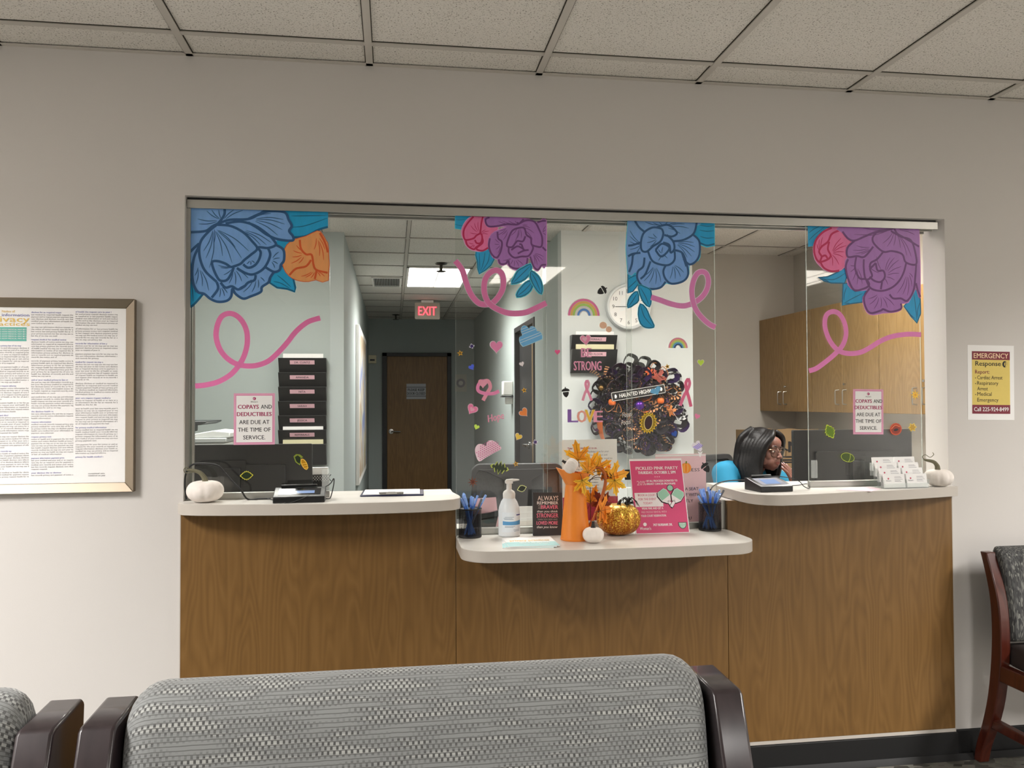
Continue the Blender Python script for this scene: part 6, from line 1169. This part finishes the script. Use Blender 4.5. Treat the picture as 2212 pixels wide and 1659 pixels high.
def hand(wr, fd, ld, nd, curl, tips=None, L=(.040, .025, .020), thumb=None, sp=.0195):
    """wr wrist, fd finger direction, ld across the palm (towards the thumb side), nd palm normal"""
    wr, fd, ld, nd = [Vector(v) for v in (wr, fd, ld, nd)]; fd.normalize(); ld = (ld - fd * ld.dot(fd)).normalized(); nd = fd.cross(ld) * (1 if fd.cross(ld).dot(nd) > 0 else -1)
    for k in range(4):
        o = (1.5 - k) * sp; kn = wr + fd * (.084 - .004 * abs(1.2 - k)) + ld * o; cap(body, wr + ld * o * .55 + fd * .01, kn, .016, .0115, 12)
        f = (.95, 1.06, 1.0, .8)[k]; d = (fd + ld * (1.5 - k) * .07).normalized(); p = kn; pts = []; a = 0
        for j in range(3):
            a += curl[j]; q = (d * math.cos(a) + nd * math.sin(a)); p = p + q * L[j] * f; pts.append(p)
        finger(kn, pts, [.0098, .009, .0082, .0072]); NAILS.append((pts[2], (pts[2] - pts[1]).normalized(), (-nd * math.cos(a) + d * math.sin(a)).normalized()))
    tb = wr + fd * .025 + ld * .026; d1 = (fd * .55 + ld * .75 + nd * .35).normalized(); d2 = (fd * .85 + ld * .35 + nd * .35).normalized(); p1 = tb + d1 * .04; p2 = p1 + d2 * .03; p3 = p2 + (d2 + nd * .15).normalized() * .024
    if thumb: p1, p2, p3 = [Vector(v) for v in thumb]
    finger(tb, [p1, p2, p3], [.014, .012, .0102, .0085]); NAILS.append((p3, (p3 - p2).normalized(), -nd)); return p3
tipsL = Vector(hv(.03, -.118, -.045)); w_ = Vector(WR[1])
hand(WR[1], tipsL - w_, (-.85, -.25, .1), (-.35, .9, .2), (.12, .22, .2), L=(.037, .023, .018), sp=.0185)
hand(WR[-1], (.35, -.9, -.05), (.8, .3, .3), (0, 0, -1), (.25, .3, .2))
remeshed('body', body, SKIN, PR, .0032, 2, .45)
# details
NM = mat('pale nail polish', '#d9b3b4', .25)
for p_, d_, n_ in NAILS:
    z_ = n_; x_ = d_.cross(z_).normalized(); rm_ = Matrix((x_, d_, z_)).transposed(); MB().ell(p_ + n_ * .0062 + d_ * .002, (.0045, .0075, .0018), 10, rot=rm_).build('fingernail', NM, PR, smooth=True)
ey = MB()
for s in (-1, 1): ey.ell(hv(s * .031, -.0795, -.001), (.011, .0095, .0066), 16, 0, rot=R3_); ey.ell(hv(s * .031 + .001, -.0872, -.0022), (.0062, .0026, .0058), 12, 1, rot=R3_)
ey.build('eyes', [mat('eye white', '#e6ded8', .2), mat('dark iris', '#20130e', .15)], PR, smooth=True)
lp = MB(); lp.ell(hv(0, -.0915, -.0605), (.02, .006, .0038), 16, rot=R3_).ell(hv(0, -.0905, -.0685), (.017, .0065, .0046), 16, rot=R3_); lp.build('lips', mat('rose brown lips', '#8c4740', .4), PR, smooth=True)
for s in (-1, 1): MB().tube([hv(s * .014, -.0915, .0225), hv(s * .03, -.0915, .029), hv(s * .046, -.081, .0255)], [.0028, .0032, .0015], 6).build('eyebrow', HAIR, PR, smooth=True)
nl = MB()
# glasses
gl = empty('glasses', (0, 0, 0)); gl.parent = PR
GF = mat('black gold spectacle frame', '#3a2c22', .25, .5); GG = mat('gold wire', '#caa878', .25, 1); rim = MB()
for s in (-1, 1):
    P = rrect(-.0315, .0315, -.029, .025, .015, 4); rim.tube([hv(s * .0365 + x, -.1 + .35 * abs(s * .0365 + x) ** 1.0 * .28, z - .003) for x, z in P], .0017, 6, closed=True)
rim.build('rims', GF, gl, smooth=True)
MB().tube([hv(-.008, -.1, .002), hv(0, -.106, .006), hv(.008, -.1, .002)], .0014, 6).tube([hv(-.06, -.094, .008), hv(-.073, -.06, .006), hv(-.077, .01, .0)], .0014, 6).tube([hv(.06, -.094, .008), hv(.073, -.06, .006), hv(.077, .01, .0)], .0014, 6).build('bridge_and_temples', GG, gl, smooth=True)
ln = MB()
for s in (-1, 1): ln.add([hv(s * .0365 + x, -.1 + .098 * abs(s * .0365 + x), z - .003) for x, z in rrect(-.031, .031, -.0285, .0245, .0145, 4)], [tuple(range(20))])
ln.f = [tuple(range(k * (len(ln.v) // 2), (k + 1) * (len(ln.v) // 2))) for k in (0, 1)]; ln.m = [0, 0]; ln.build('lenses', GLASS, gl)
# hair
h = MB(); RH = lambda c, r: h.ell(hv(*c), r, 24, rot=R3_)
RH((0, .028, .05), (.082, .09, .083)); RH((0, .045, .01), (.084, .075, .09))
for s in (-1, 1):
    for k in range(7):
        t_ = k / 6; y = -.052 + .125 * t_; x0 = .03 + .02 * t_
        P = [hv(s * .008, -.056 + .11 * t_, .114 - .006 * t_ * t_), hv(s * .045, -.078 + .136 * t_, .082), hv(s * (.075), -.06 + .135 * t_, .03), hv(s * .083, -.04 + .12 * t_, -.035), hv(s * (.088 + .01 * t_), -.035 + .11 * t_, -.1), hv(s * (.1 if s < 0 else .088), -.02 + .095 * t_ - (.03 if s < 0 else 0), -.18), hv(s * (.105 if s < 0 else .085), -.03 + .09 * t_, -.27)]
        P = catmull(P, n=4); rr = [.013 + .009 * math.sin(PI * min(1, i / (len(P) - 1) * .9)) for i in range(len(P))]; h.tube(P, rr, 10)
for k in range(6):
    x = -.075 + .03 * k; P = catmull([hv(x * .4, .06, .115), hv(x, .1, .06), hv(x * 1.1, .115, -.03), hv(x * 1.25, .105, -.14), hv(x * 1.4, .09, -.27)], n=4); h.tube(P, .026, 10)
remeshed('hair', h, HAIR, PR, .004, 7, .5)
# clothing
c = MB(); 
for a, b, r0, r1 in (((0, -.04, .925), (0, .02, .75), .125, .132), ((0, .02, .75), (0, .06, .54), .132, .145), ((-.1, -.03, .948), (.1, -.03, .948), .079, .079), ((-.08, .03, .56), (.08, .03, .56), .122, .122)): cap(c, a, b, r0, r1, 24)
for s in (-1, 1):
    a, b = Vector(SH[s]), Vector(EL[s]); cap(c, a, a.lerp(b, .62), .07, .066, 24); c.ell(a.lerp(Vector((0, .02, .97)), .35), (.08, .08, .07), 24); c.ell(a.lerp(Vector((0, .05, .93)), .3), (.075, .075, .07), 24)
remeshed('scrub_top', c, TEALS, PR, .006, 4, .6)
c = MB()
for s in (-1, 1): cap(c, (s * .085, .02, .53), (s * .1, -.38, .53), .098, .072, 20); cap(c, (s * .1, -.38, .53), (s * .1, -.34, .12), .068, .055, 20)
cap(c, (-.08, .03, .54), (.08, .03, .54), .128, .128, 20); remeshed('trousers', c, NAVY, PR, .009, 3, .5)
for s in (-1, 1): c = MB(); cap(c, (s * .1, -.32, .045), (s * .1, -.46, .038), .044, .037, 14); remeshed('shoe', c, BLACKM, PR, .007, 2)
oc = office_chair((2.0, 1.60, 0), math.radians(27), 'black office chair under the seated person in the teal top', 1.05, .5)
# ================================================================== WREATH
random.seed(21)
wc = atY(1383, 882, 2.5); t = empty('wreath', (wc.x, 2.64, wc.z)); tag(t, 'halloween wreath of purple, black and orange ribbon with a black sign on the column', 'wreath')
RW = .235
MB().tube([(RW * math.cos(a), -.03, RW * math.sin(a)) for a in [2 * PI * i / 40 for i in range(40)]], .022, 8, closed=True).build('wreath_ring', BLACKM, t, smooth=True)
def check(name, c1, c2, sc_, kind='CHECK', rough=.5, c3=None):
    m, N, L = nodes(name); b = N['Principled BSDF']; b.inputs['Roughness'].default_value = rough; tc = N.new('ShaderNodeTexCoord')
    if kind == 'STRIPE': w = N.new('ShaderNodeTexWave'); w.inputs['Scale'].default_value = sc_; w.bands_direction = 'X'; L.new(tc.outputs['UV'], w.inputs[0]); r = ramp(N, [(.45, c1), (.55, c2)]); L.new(w.outputs['Fac'], r.inputs[0]); L.new(r.outputs[0], b.inputs['Base Color'])
    elif kind == 'DOT':
        v = N.new('ShaderNodeTexVoronoi'); v.inputs['Scale'].default_value = sc_; L.new(tc.outputs['UV'], v.inputs['Vector']); r = ramp(N, [(.28, c2), (.32, c1)]); L.new(v.outputs['Distance'], r.inputs[0])
        if c3:
            sx = N.new('ShaderNodeSeparateColor'); L.new(v.outputs['Color'], sx.inputs[0]); gt = N.new('ShaderNodeMath'); gt.operation = 'GREATER_THAN'; gt.inputs[1].default_value = .6; L.new(sx.outputs[0], gt.inputs[0])
            r2 = ramp(N, [(.28, c3), (.32, c1)]); L.new(v.outputs['Distance'], r2.inputs[0]); mx = N.new('ShaderNodeMixRGB'); L.new(gt.outputs[0], mx.inputs[0]); L.new(r.outputs[0], mx.inputs[1]); L.new(r2.outputs[0], mx.inputs[2]); L.new(mx.outputs[0], b.inputs['Base Color'])
        else: L.new(r.outputs[0], b.inputs['Base Color'])
    else: w = N.new('ShaderNodeTexChecker'); w.inputs['Scale'].default_value = sc_; w.inputs['Color1'].default_value = lin(c1); w.inputs['Color2'].default_value = lin(c2); L.new(tc.outputs['UV'], w.inputs[0]); L.new(w.outputs[0], b.inputs['Base Color'])
    return m
RM = {'black': mat('black tulle', '#1b1720', .5, var=.2, scale=80), 'net': clear_mat('black netting', '#131114', .72, .5), 'purple': mat('purple satin', '#2b1547', .28, var=.3, scale=40), 'plum': mat('plum satin', '#3a1d3c', .3, var=.3, scale=40), 'dots': check('dotted ribbon', '#1c0f22', '#c98a55', 9, 'DOT', .4, '#8d5fd0'),
      'stripe': check('striped ribbon', '#e0a070', '#1d1012', 1.7, 'STRIPE'), 'gingham': check('gingham ribbon', '#161517', '#c9c9c9', 5), 'orange': mat('orange satin', '#d56a2a', .35, var=.2, scale=30)}
def ribbon3(P, w, m, name, twist=0):
    P = catmull(P, n=5); vs = []; fs = []; k = len(P); acc = 0; us = []
    for i in range(k):
        tn = (P[min(i + 1, k - 1)] - P[max(i - 1, 0)]).normalized(); a = tn.cross(Vector((0, 1, 0))); a = (a.normalized() if a.length > .2 else Vector((1, 0, 0))); q = Matrix.Rotation(twist * i / k + 1.1, 3, tn) @ a
        nn = tn.cross(q).normalized() * .0008
        for d in (nn, -nn): vs += [P[i] + q * w / 2 + d, P[i] + d, P[i] - q * w / 2 + d]
        if i: acc += (P[i] - P[i - 1]).length
        us.append(acc)
    for i in range(k - 1):
        o, p = 6 * i, 6 * i + 6
        fs += [(o, o + 1, p + 1, p), (o + 1, o + 2, p + 2, p + 1), (o + 3, p + 3, p + 4, o + 4), (o + 4, p + 4, p + 5, o + 5), (o, p, p + 3, o + 3), (o + 2, o + 5, p + 5, p + 2)]
    fs += [(0, 3, 4, 1), (1, 4, 5, 2)]
    o = MB().add(vs, fs).build(name, m, t, smooth=True, angle=50); me = o.data; uv = me.uv_layers.new(name='UV')
    for pl in me.polygons:
        for li in pl.loop_indices: vi = me.loops[li].vertex_index; uv.data[li].uv = (us[vi // 6] * 10, (vi % 3) * w * 5)
    return o
kinds = ['black', 'net', 'purple', 'dots', 'plum', 'black', 'dots', 'net', 'purple', 'gingham', 'stripe', 'net', 'black', 'dots', 'plum', 'orange']
for i in range(92):
    a = 2 * PI * (i * .618 % 1); rr = RW * random.choice([.2, .38, .55, .72, .85, 1.0, 1.1, 1.15]); k = kinds[i % len(kinds)]
    if k == 'orange' and i > 40: k = 'black'
    c0 = Vector((rr * math.cos(a), -.03 - random.uniform(0, .05), rr * math.sin(a))); L_ = random.uniform(.07, .115); da = a + random.uniform(-.9, .9); dr = Vector((math.cos(da), 0, math.sin(da))); sd = Vector((-math.sin(da), 0, math.cos(da))); up = Vector((0, -1, 0))
    P = [c0, c0 + dr * L_ * .5 + sd * L_ * .35 + up * .02, c0 + dr * L_ + sd * L_ * .1 + up * .05, c0 + dr * L_ * .7 - sd * L_ * .4 + up * .06, c0 - dr * .01 + up * .03]
    a2 = random.uniform(-.6, .6); Mr = Matrix.Rotation(1.9 + a2, 3, 'Y'); P2 = [c0 + Mr @ (q - c0) * .9 for q in P]; Mr = Matrix.Rotation(-1.9 + a2, 3, 'Y'); P3 = [c0 + Mr @ (q - c0) * .8 for q in P]; P = P + P2[1:] + P3[1:]
    ribbon3(P, random.uniform(.035, .055), RM[k], 'ribbon_loop', random.uniform(-.6, .6))
def wp(px, py, y=-.12): v = atY(px, py, 2.64 + y); return Vector((v.x - wc.x, y, v.z - wc.z))
for pts, m, w in (([(1276, 801), (1290, 808), (1300, 822)], 'stripe', .045), ([(1312, 792), (1308, 802), (1306, 812)], 'stripe', .045), ([(1305, 818), (1318, 816), (1325, 824)], 'stripe', .045), ([(1380, 925), (1375, 945), (1355, 952)], 'stripe', .045), ([(1370, 925), (1382, 936)], 'stripe', .04), ([(1430, 922), (1448, 918), (1456, 924)], 'stripe', .03), ([(1432, 940), (1440, 955), (1452, 960)], 'stripe', .03), ([(1295, 912), (1298, 935), (1306, 958)], 'orange', .06), ([(1345, 955), (1360, 968)], 'gingham', .05), ([(1335, 946), (1350, 962), (1362, 972)], 'gingham', .05), ([(1385, 950), (1388, 968), (1392, 982)], 'dots', .1), ([(1405, 945), (1418, 960), (1425, 975)], 'dots', .09)):
    P = [wp(*q) for q in pts]
    if len(P) == 2: P = [P[0], (P[0] + P[1]) / 2 + Vector((0, -.01, 0)), P[1]]
    ribbon3(P, w, RM[m], 'ribbon_tail', .5)
for px, py, r, c in ((1298, 838, .021, '#8a6a3a'), (1322, 864, .0, 0), (1380, 876, .04, '#5b2a9a')):
    if r: MB().ell(wp(px, py, -.12), (r, r, r), 16).build('bauble', mat('bauble ' + c, c, .25, .7, var=.6, scale=90), t, smooth=True)
for px, py, r in ((1322, 868, .026), (1427, 865, .024)):
    c_ = wp(px, py, -.15); pm_ = pumpkin_body(r * 2, r * 1.8, 8, .1, 40); pm_.v = [(x + c_.x, y + c_.y, z + c_.z - r) for x, y, z in pm_.v]; pm_.build('mini_pumpkin', mat('mini pumpkin orange', '#ec6f25', .5), t, smooth=True, angle=80)
TW = mat('copper twine', '#b4703a', .45)
for pts in ([(1405, 795), (1412, 784), (1424, 788), (1422, 800)], [(1425, 800), (1432, 792), (1443, 806), (1437, 824)], [(1305, 880), (1312, 890), (1325, 882), (1330, 872)], [(1330, 890), (1336, 872), (1342, 890), (1324, 888)], [(1430, 848), (1445, 850), (1458, 862), (1448, 872)], [(1395, 862), (1410, 868), (1424, 858)], [(1440, 845), (1455, 838), (1465, 850), (1460, 868)]):
    MB().tube(catmull([wp(a, b, -.13) for a, b in pts], n=6), .0028, 6).build('twine_curl', TW, t, smooth=True)
for px, py, s, rz, c, c2 in ((1420, 818, .085, .6, '#b5543f', '#8e3a35'), (1404, 806, .045, -.3, '#e0652a', '#c8501e'), (1447, 890, .06, 1.2, '#d98636', '#b8622a'), (1440, 878, .04, .2, '#d07030', '#a85020')):
    lf_ = leaf_mb(s); o = lf_.build('fabric_leaf', [leafmat(c, c2), VEIN], t); o.location = wp(px, py, -.14); o.rotation_euler = (PI / 2, rz, 0)
# sign
a, b = wp(1320, 858, -.17), wp(1437, 839, -.17); cx, cz = (a.x + b.x) / 2, (a.z + b.z) / 2; w = (b - a).length; an = math.atan2(b.z - a.z, b.x - a.x)
Ms = Matrix.Translation((cx, -.17, cz)) @ Matrix.Rotation(-an, 4, 'Y'); hh = .033
s = MB().prism(rrect(-w / 2, w / 2, -hh, hh, .008), -.004, .004, 'y', 0, M=Ms); s.stroke(rrect(-w / 2 + .005, w / 2 - .005, -hh + .005, hh - .005, .006), .0025, -.0042, .0004, 1, M=Ms, smooth=False, closed=True)
s.text('HAUNTED HIGHWAY', 0, -.013, .028, -.0046, 1, w * .7, bold=.02, M=Ms)
for sx in (-1, 1): s.prism([(sx * (w * .42) + x * .012, z * .016) for x, z in [(-.5, -.9), (-.15, -.6), (.1, -.95), (.45, -.5), (.75, -.2), (.55, .5), (.1, .9), (-.4, .7), (-.6, .1)]], -.0048, -.0042, 'y', 1, M=Ms)
s.build('sign_board', [mat('sign black', '#121113', .35), mat('sign white', '#eeeae6', .6)], t, bevel=0)
# ================================================================== WAITING ROOM CHAIRS
def weave_mat(name, base, light, dot, line, px, pz):
    m, N, L = nodes(name); b = N['Principled BSDF']; b.inputs['Roughness'].default_value = .85; b.inputs['Sheen Weight'].default_value = .25
    tc = N.new('ShaderNodeTexCoord')
    nz = N.new('ShaderNodeTexNoise'); nz.inputs['Scale'].default_value = 40; L.new(tc.outputs['UV'], nz.inputs[0])
    ad = N.new('ShaderNodeVectorMath'); ad.operation = 'MULTIPLY_ADD'; ad.inputs[1].default_value = (.003, .0022, 0); L.new(nz.outputs['Color'], ad.inputs[0]); L.new(tc.outputs['UV'], ad.inputs[2])
    sp = N.new('ShaderNodeSeparateXYZ'); L.new(ad.outputs[0], sp.inputs[0])
    def M(op, a, k=None, c=None):
        n = N.new('ShaderNodeMath'); n.operation = op
        for i, v in enumerate((a, k, c)):
            if v is None: continue
            if isinstance(v, (int, float)): n.inputs[i].default_value = v
            else: L.new(v, n.inputs[i])
        return n.outputs[0]
    rz = M('DIVIDE', sp.outputs[1], pz); row = M('FLOOR', rz); fz = M('FRACT', rz)
    fx = M('FRACT', M('ADD', M('DIVIDE', sp.outputs[0], px), M('MULTIPLY', row, .5)))
    d1 = M('LESS_THAN', fx, .42); d2 = M('LESS_THAN', fz, .72); dd = M('MULTIPLY', d1, d2); ln = M('GREATER_THAN', fz, .8)
    n2 = N.new('ShaderNodeTexNoise'); n2.inputs['Scale'].default_value = 1; n2.inputs['Detail'].default_value = 2; mp3 = N.new('ShaderNodeMapping'); mp3.inputs['Scale'].default_value = (9, 60, 1); L.new(tc.outputs['UV'], mp3.inputs[0]); L.new(mp3.outputs[0], n2.inputs[0])
    k1 = N.new('ShaderNodeMapRange'); k1.inputs[1].default_value = .38; k1.inputs[2].default_value = .55; L.new(n2.outputs['Fac'], k1.inputs[0])
    k2 = N.new('ShaderNodeMapRange'); k2.inputs[1].default_value = .52; k2.inputs[2].default_value = .64; L.new(n2.outputs['Fac'], k2.inputs[0])
    def mix(f, a, c):
        x = N.new('ShaderNodeMixRGB'); L.new(f, x.inputs[0])
        for i, v in ((1, a), (2, c)):
            if isinstance(v, str): x.inputs[i].default_value = lin(v)
            else: L.new(v, x.inputs[i])
        return x.outputs[0]
    c0 = mix(k2.outputs[0], base, light); c1 = mix(M('MULTIPLY', dd, k1.outputs[0]), c0, dot); c2 = mix(ln, c1, line); L.new(c2, b.inputs['Base Color'])
    bp = N.new('ShaderNodeBump'); bp.inputs['Strength'].default_value = .6; bp.inputs['Distance'].default_value = .0012; L.new(c2, bp.inputs['Height']); L.new(bp.outputs[0], b.inputs['Normal'])
    return m
WEAVE = weave_mat('grey woven upholstery', '#7d7f7e', '#a0a19d', '#454544', '#585957', .0096, .0072)
ESP = wood_mat('espresso wood', ['#211a1c', '#282022', '#2f2628'], (4, 4, .5), .3, 4, coat=.3)
def uvbox(o):
    me = o.data; uv = me.uv_layers.new(name='UV')
    for p in me.polygons:
        for li in p.loop_indices:
            v = me.vertices[me.loops[li].vertex_index].co; n = p.normal
            uv.data[li].uv = (v.x, v.z + v.y * (0 if abs(n.z) < .01 else 1)) if abs(n.x) < .7 else (v.y, v.z)
    return o
def pad(name, x0, x1, prof, mat_, parent, corner=.06, nx=40):
    """upholstered slab : prof = closed (y,z) section; ends are rounded in towards the section centre"""
    mb = MB(); k = len(prof); cy = sum(p[0] for p in prof) / k; cz = sum(p[1] for p in prof) / k; top = max(p[1] for p in prof); rows = []
    for i in range(nx + 1):
        u = i / nx; x = x0 + (x1 - x0) * (.5 - .5 * math.cos(PI * u)); e = min(x - x0, x1 - x)
        q = 1 if e > corner else math.sqrt(max(0, 1 - (1 - e / corner) ** 2))
        rows.append([(x, cy + (y - cy) * (.35 + .65 * q), z - (corner * 1.0) * (1 - q) * max(0, (z - cz) / (top - cz)) ** 1.2) for y, z in prof])
    vs = [v for r in rows for v in r]; fs = [(i * k + j, i * k + (j + 1) % k, (i + 1) * k + (j + 1) % k, (i + 1) * k + j) for i in range(nx) for j in range(k)] + [tuple(range(k)), tuple(range(nx * k, nx * k + k))]
    mb.add(vs, fs); o = mb.build(name, mat_, parent, smooth=True, angle=60)
    me = o.data; uv = me.uv_layers.new(name='UV'); arc = [0]
    for j in range(k): a, b = prof[j], prof[(j + 1) % k]; arc.append(arc[-1] + math.hypot(a[0] - b[0], a[1] - b[1]))
    for p in me.polygons:
        js = [me.loops[li].vertex_index % k for li in p.loop_indices]; wrap = (k - 1 in js and 0 in js and len(js) == 4)
        for li in p.loop_indices:
            vi = me.loops[li].vertex_index; j = vi % k; uv.data[li].uv = (me.vertices[vi].co.x, arc[k] if (wrap and j == 0) else arc[j])
    return o
XL, XR = atY(167, 1573, -1.5).x, atY(1604.7, 1497, -1.5).x; PWID = .057
def lounge(lab, rev=False):
    cx = (XL + XR) / 2; hw = (XR - XL) / 2; t = empty('lounge_chair', (cx, 0, 0)); tag(t, lab, 'chair', 'wide lounge chairs in the foreground')
    side = [(-1.362, .852), (-1.372, .86), (-1.49, .856), (-1.502, .85), (-1.552, .72), (-1.59, .58), (-1.60, .45), (-1.60, .2), (-1.585, .0), (-1.53, .0), (-1.50, .2), (-1.44, .45), (-1.40, .6), (-1.372, .72)]
    for s in (-1, 1):
        x1 = s * hw; x0 = s * (hw - PWID); MB().prism(side, min(x0, x1), max(x0, x1), 'x').build('back_post', ESP, t, bevel=.006, seg=3)
        MB().prism([(-2.12, .0), (-2.06, .0), (-2.06, .42), (-2.12, .42)], min(x0, x1), max(x0, x1), 'x').build('front_leg', ESP, t, bevel=.006)
        MB().box(min(x0, x1), max(x0, x1), -2.06, -1.6, .34, .4).build('side_rail', ESP, t, bevel=.004)
        MB().box(min(x0, x1) if s > 0 else max(x0, x1), (min(x0, x1) - .03) if s > 0 else max(x0, x1) + .03, -1.43, -1.385, .5, .82).build('back_bracket', BLACKM, t)
    # back cushion: section (y,z)
    P = catmull([(-1.375, .46, 0), (-1.365, .6, 0), (-1.36, .75, 0), (-1.362, .85, 0), (-1.385, .888, 0), (-1.425, .9, 0), (-1.47, .885, 0), (-1.503, .84, 0), (-1.53, .74, 0), (-1.55, .6, 0), (-1.55, .48, 0), (-1.5, .45, 0), (-1.42, .445, 0)], True, 3)
    pad('back_cushion', -hw + PWID + .004, hw - PWID - .004, [(p[0], p[1]) for p in P], WEAVE, t, .055)
    S = catmull([(-1.54, .36, 0), (-1.54, .44, 0), (-1.6, .47, 0), (-1.85, .475, 0), (-2.1, .465, 0), (-2.15, .42, 0), (-2.13, .37, 0), (-1.85, .355, 0)], True, 3)
    pad('seat_cushion', -hw + PWID + .004, hw - PWID - .004, [(p[0], p[1]) for p in S], mat('brown vinyl seat', '#2d2422', .45, var=.05), t, .04)
    return t
ch = lounge('wide grey woven lounge chair with espresso frame in the centre foreground')
xr2 = atY(114.7, 1587, -1.5).x
c2 = dup(ch); c2.location.x += xr2 - XR; c2.location.z = 0; tag(c2, 'wide grey woven lounge chair cut off by the lower left corner of the photo', 'chair', 'wide lounge chairs in the foreground')
# ---- cherry guest chair against the wall
CHERRY = wood_mat('cherry wood', ['#321009', '#451a10', '#522417'], (4, 4, .5), .28, 4, coat=.3)
def bark_mat():
    m, N, L = nodes('black and grey bark fabric'); b = N['Principled BSDF']; b.inputs['Roughness'].default_value = .9
    tc = N.new('ShaderNodeTexCoord'); mp = N.new('ShaderNodeMapping'); mp.inputs['Scale'].default_value = (1, 1, .2); L.new(tc.outputs['Object'], mp.inputs[0])
    v = N.new('ShaderNodeTexVoronoi'); v.inputs['Scale'].default_value = 240; L.new(mp.outputs[0], v.inputs['Vector']); sx = N.new('ShaderNodeSeparateColor'); L.new(v.outputs['Color'], sx.inputs[0])
    r = ramp(N, [(0, '#2c2c2c'), (.5, '#404040'), (.8, '#565654'), (1, '#7c7d76')]); L.new(sx.outputs[0], r.inputs[0]); L.new(r.outputs[0], b.inputs['Base Color']); return m
BARK = bark_mat()
def guest():
    SX = 2.205; t = empty('guest_chair', (SX + .3, 0, 0)); tag(t, 'dark cherry guest chair with bark pattern backrest against the wall at far right', 'chair')
    ys = {}
    pts = [(2116, 1190), (2128, 1240), (2137, 1290), (2141, 1350), (2140, 1420), (2133, 1500), (2121, 1560), (2108, 1606), (2103, 1637)]
    back = []
    for a, b in pts: v = atX(a, b, SX); back.append((v.y, v.z))
    back[-1] = (back[-1][0], 0)
    def width(z): return .034 + .016 * math.sin(PI * min(1, z / .8))
    front = [(y - width(z) , z) for y, z in back]
    P = catmull([(a, b, 0) for a, b in back], n=3); Q = catmull([(a, b, 0) for a, b in front[::-1]], n=3)
    sec = [(p[0], p[1]) for p in P + Q]
    for x in (-.3, .27):
        MB().prism(sec, x, x + .04, 'x').build('back_leg', CHERRY, t, bevel=.004, seg=2)
        MB().tube([(x + .02, -.52, 0), (x + .02, -.5, .4)], [.018, .022], 8).build('front_leg', CHERRY, t, smooth=True)
        MB().box(x + .005, x + .035, -.5, -.12, .15, .185).build('side_stretcher', CHERRY, t, bevel=.004)
        MB().box(x + .002, x + .038, -.5, -.16, .34, .4).build('seat_rail', CHERRY, t, bevel=.004)
    zt = back[0][1]; yt = back[0][0]
    Pb = catmull([(yt - .012, zt - .29, 0), (yt - .005, zt - .1, 0), (yt - .0, zt + .005, 0), (yt - .03, zt + .015, 0), (yt - .075, zt - .02, 0), (yt - .1, zt - .2, 0), (yt - .095, zt - .3, 0), (yt - .06, zt - .32, 0)], True, 3)
    pad('backrest', -.262, .268, [(p[0] - .05 * max(0, (zt - p[1])), p[1]) for p in Pb], BARK, t, .03)
    Sb = catmull([(-.1, .405, 0), (-.1, .45, 0), (-.2, .475, 0), (-.35, .485, 0), (-.5, .47, 0), (-.54, .43, 0), (-.5, .4, 0), (-.3, .395, 0)], True, 3)
    pad('seat', -.258, .268, [(p[0], p[1]) for p in Sb], mat('dark brown seat fabric', '#2a201d', .7, var=.08), t, .03)
guest()
# ------------------------------------------------------------------ lights, camera, colour
troffer(.93, 1.54, -5.1, -3.9, 'recessed ceiling light in the waiting room, behind the camera', 120)
troffer(3.67, 4.28, -5.1, -3.9, 'recessed ceiling light in the waiting room, right of the first', 120)
troffer(-2.52, -1.91, -2.45, -1.25, 'recessed ceiling light in the waiting room, left end', 90)
troffer(XT + 4 * .6096 - .2, XT + 5 * .6096 - .23, .5, 1.7, 'unseen ceiling light added to brighten the right end of the office', 20, (.99, 1, .985))  # added lamp, out of view, lifts the dark right side of the office
troffer(3.4, 4.01, -2.6, -1.4, 'unseen ceiling light added to brighten the right end of the waiting room', 80)  # extra unseen lamp, added to brighten the window wall from the right
troffer(XT + .015, XT + .595, 4.27, 5.47, 'bright recessed ceiling light over the corridor behind the glass', 26, (.99, 1, .985))
troffer(XT + 2 * .6096 + .015, XT + 3 * .6096 - .015, 2.9, 4.1, 'recessed ceiling light beside the column, half hidden', 6, (.99, 1, .985)) if False else None
troffer(XT + 1 * .6096 + .015, XT + 2 * .6096 - .015, .62, 1.82, 'recessed ceiling light inside the office above the desk', 18, (.99, 1, .985))
troffer(XT - 2 * .6096 + .015, XT - 1 * .6096 - .015, .9, 2.1, 'recessed ceiling light inside the office, left', 14, (.97, 1, .985))
wd = bpy.data.worlds.new('world'); bpy.context.scene.world = wd; wd.use_nodes = True
wd.node_tree.nodes['Background'].inputs[0].default_value = (.9, .88, .85, 1); wd.node_tree.nodes['Background'].inputs[1].default_value = .04
cam = bpy.data.cameras.new('camera'); co = bpy.data.objects.new('camera', cam); COL.objects.link(co)
R3 = Matrix((c_right, c_up, -c_fwd)).transposed(); co.matrix_world = Matrix.Translation(CAM) @ R3.to_4x4()
cam.sensor_fit = 'HORIZONTAL'; cam.sensor_width = 36; cam.lens = FPX / 2212 * 36; cam.clip_start = .05; cam.clip_end = 100
sc = bpy.context.scene; sc.camera = co
sc.view_settings.view_transform = 'Standard'; sc.view_settings.look = 'None'; sc.view_settings.gamma = 1; sc.view_settings.exposure = .45
try: sc.view_settings.use_curve_mapping = False
except Exception: pass
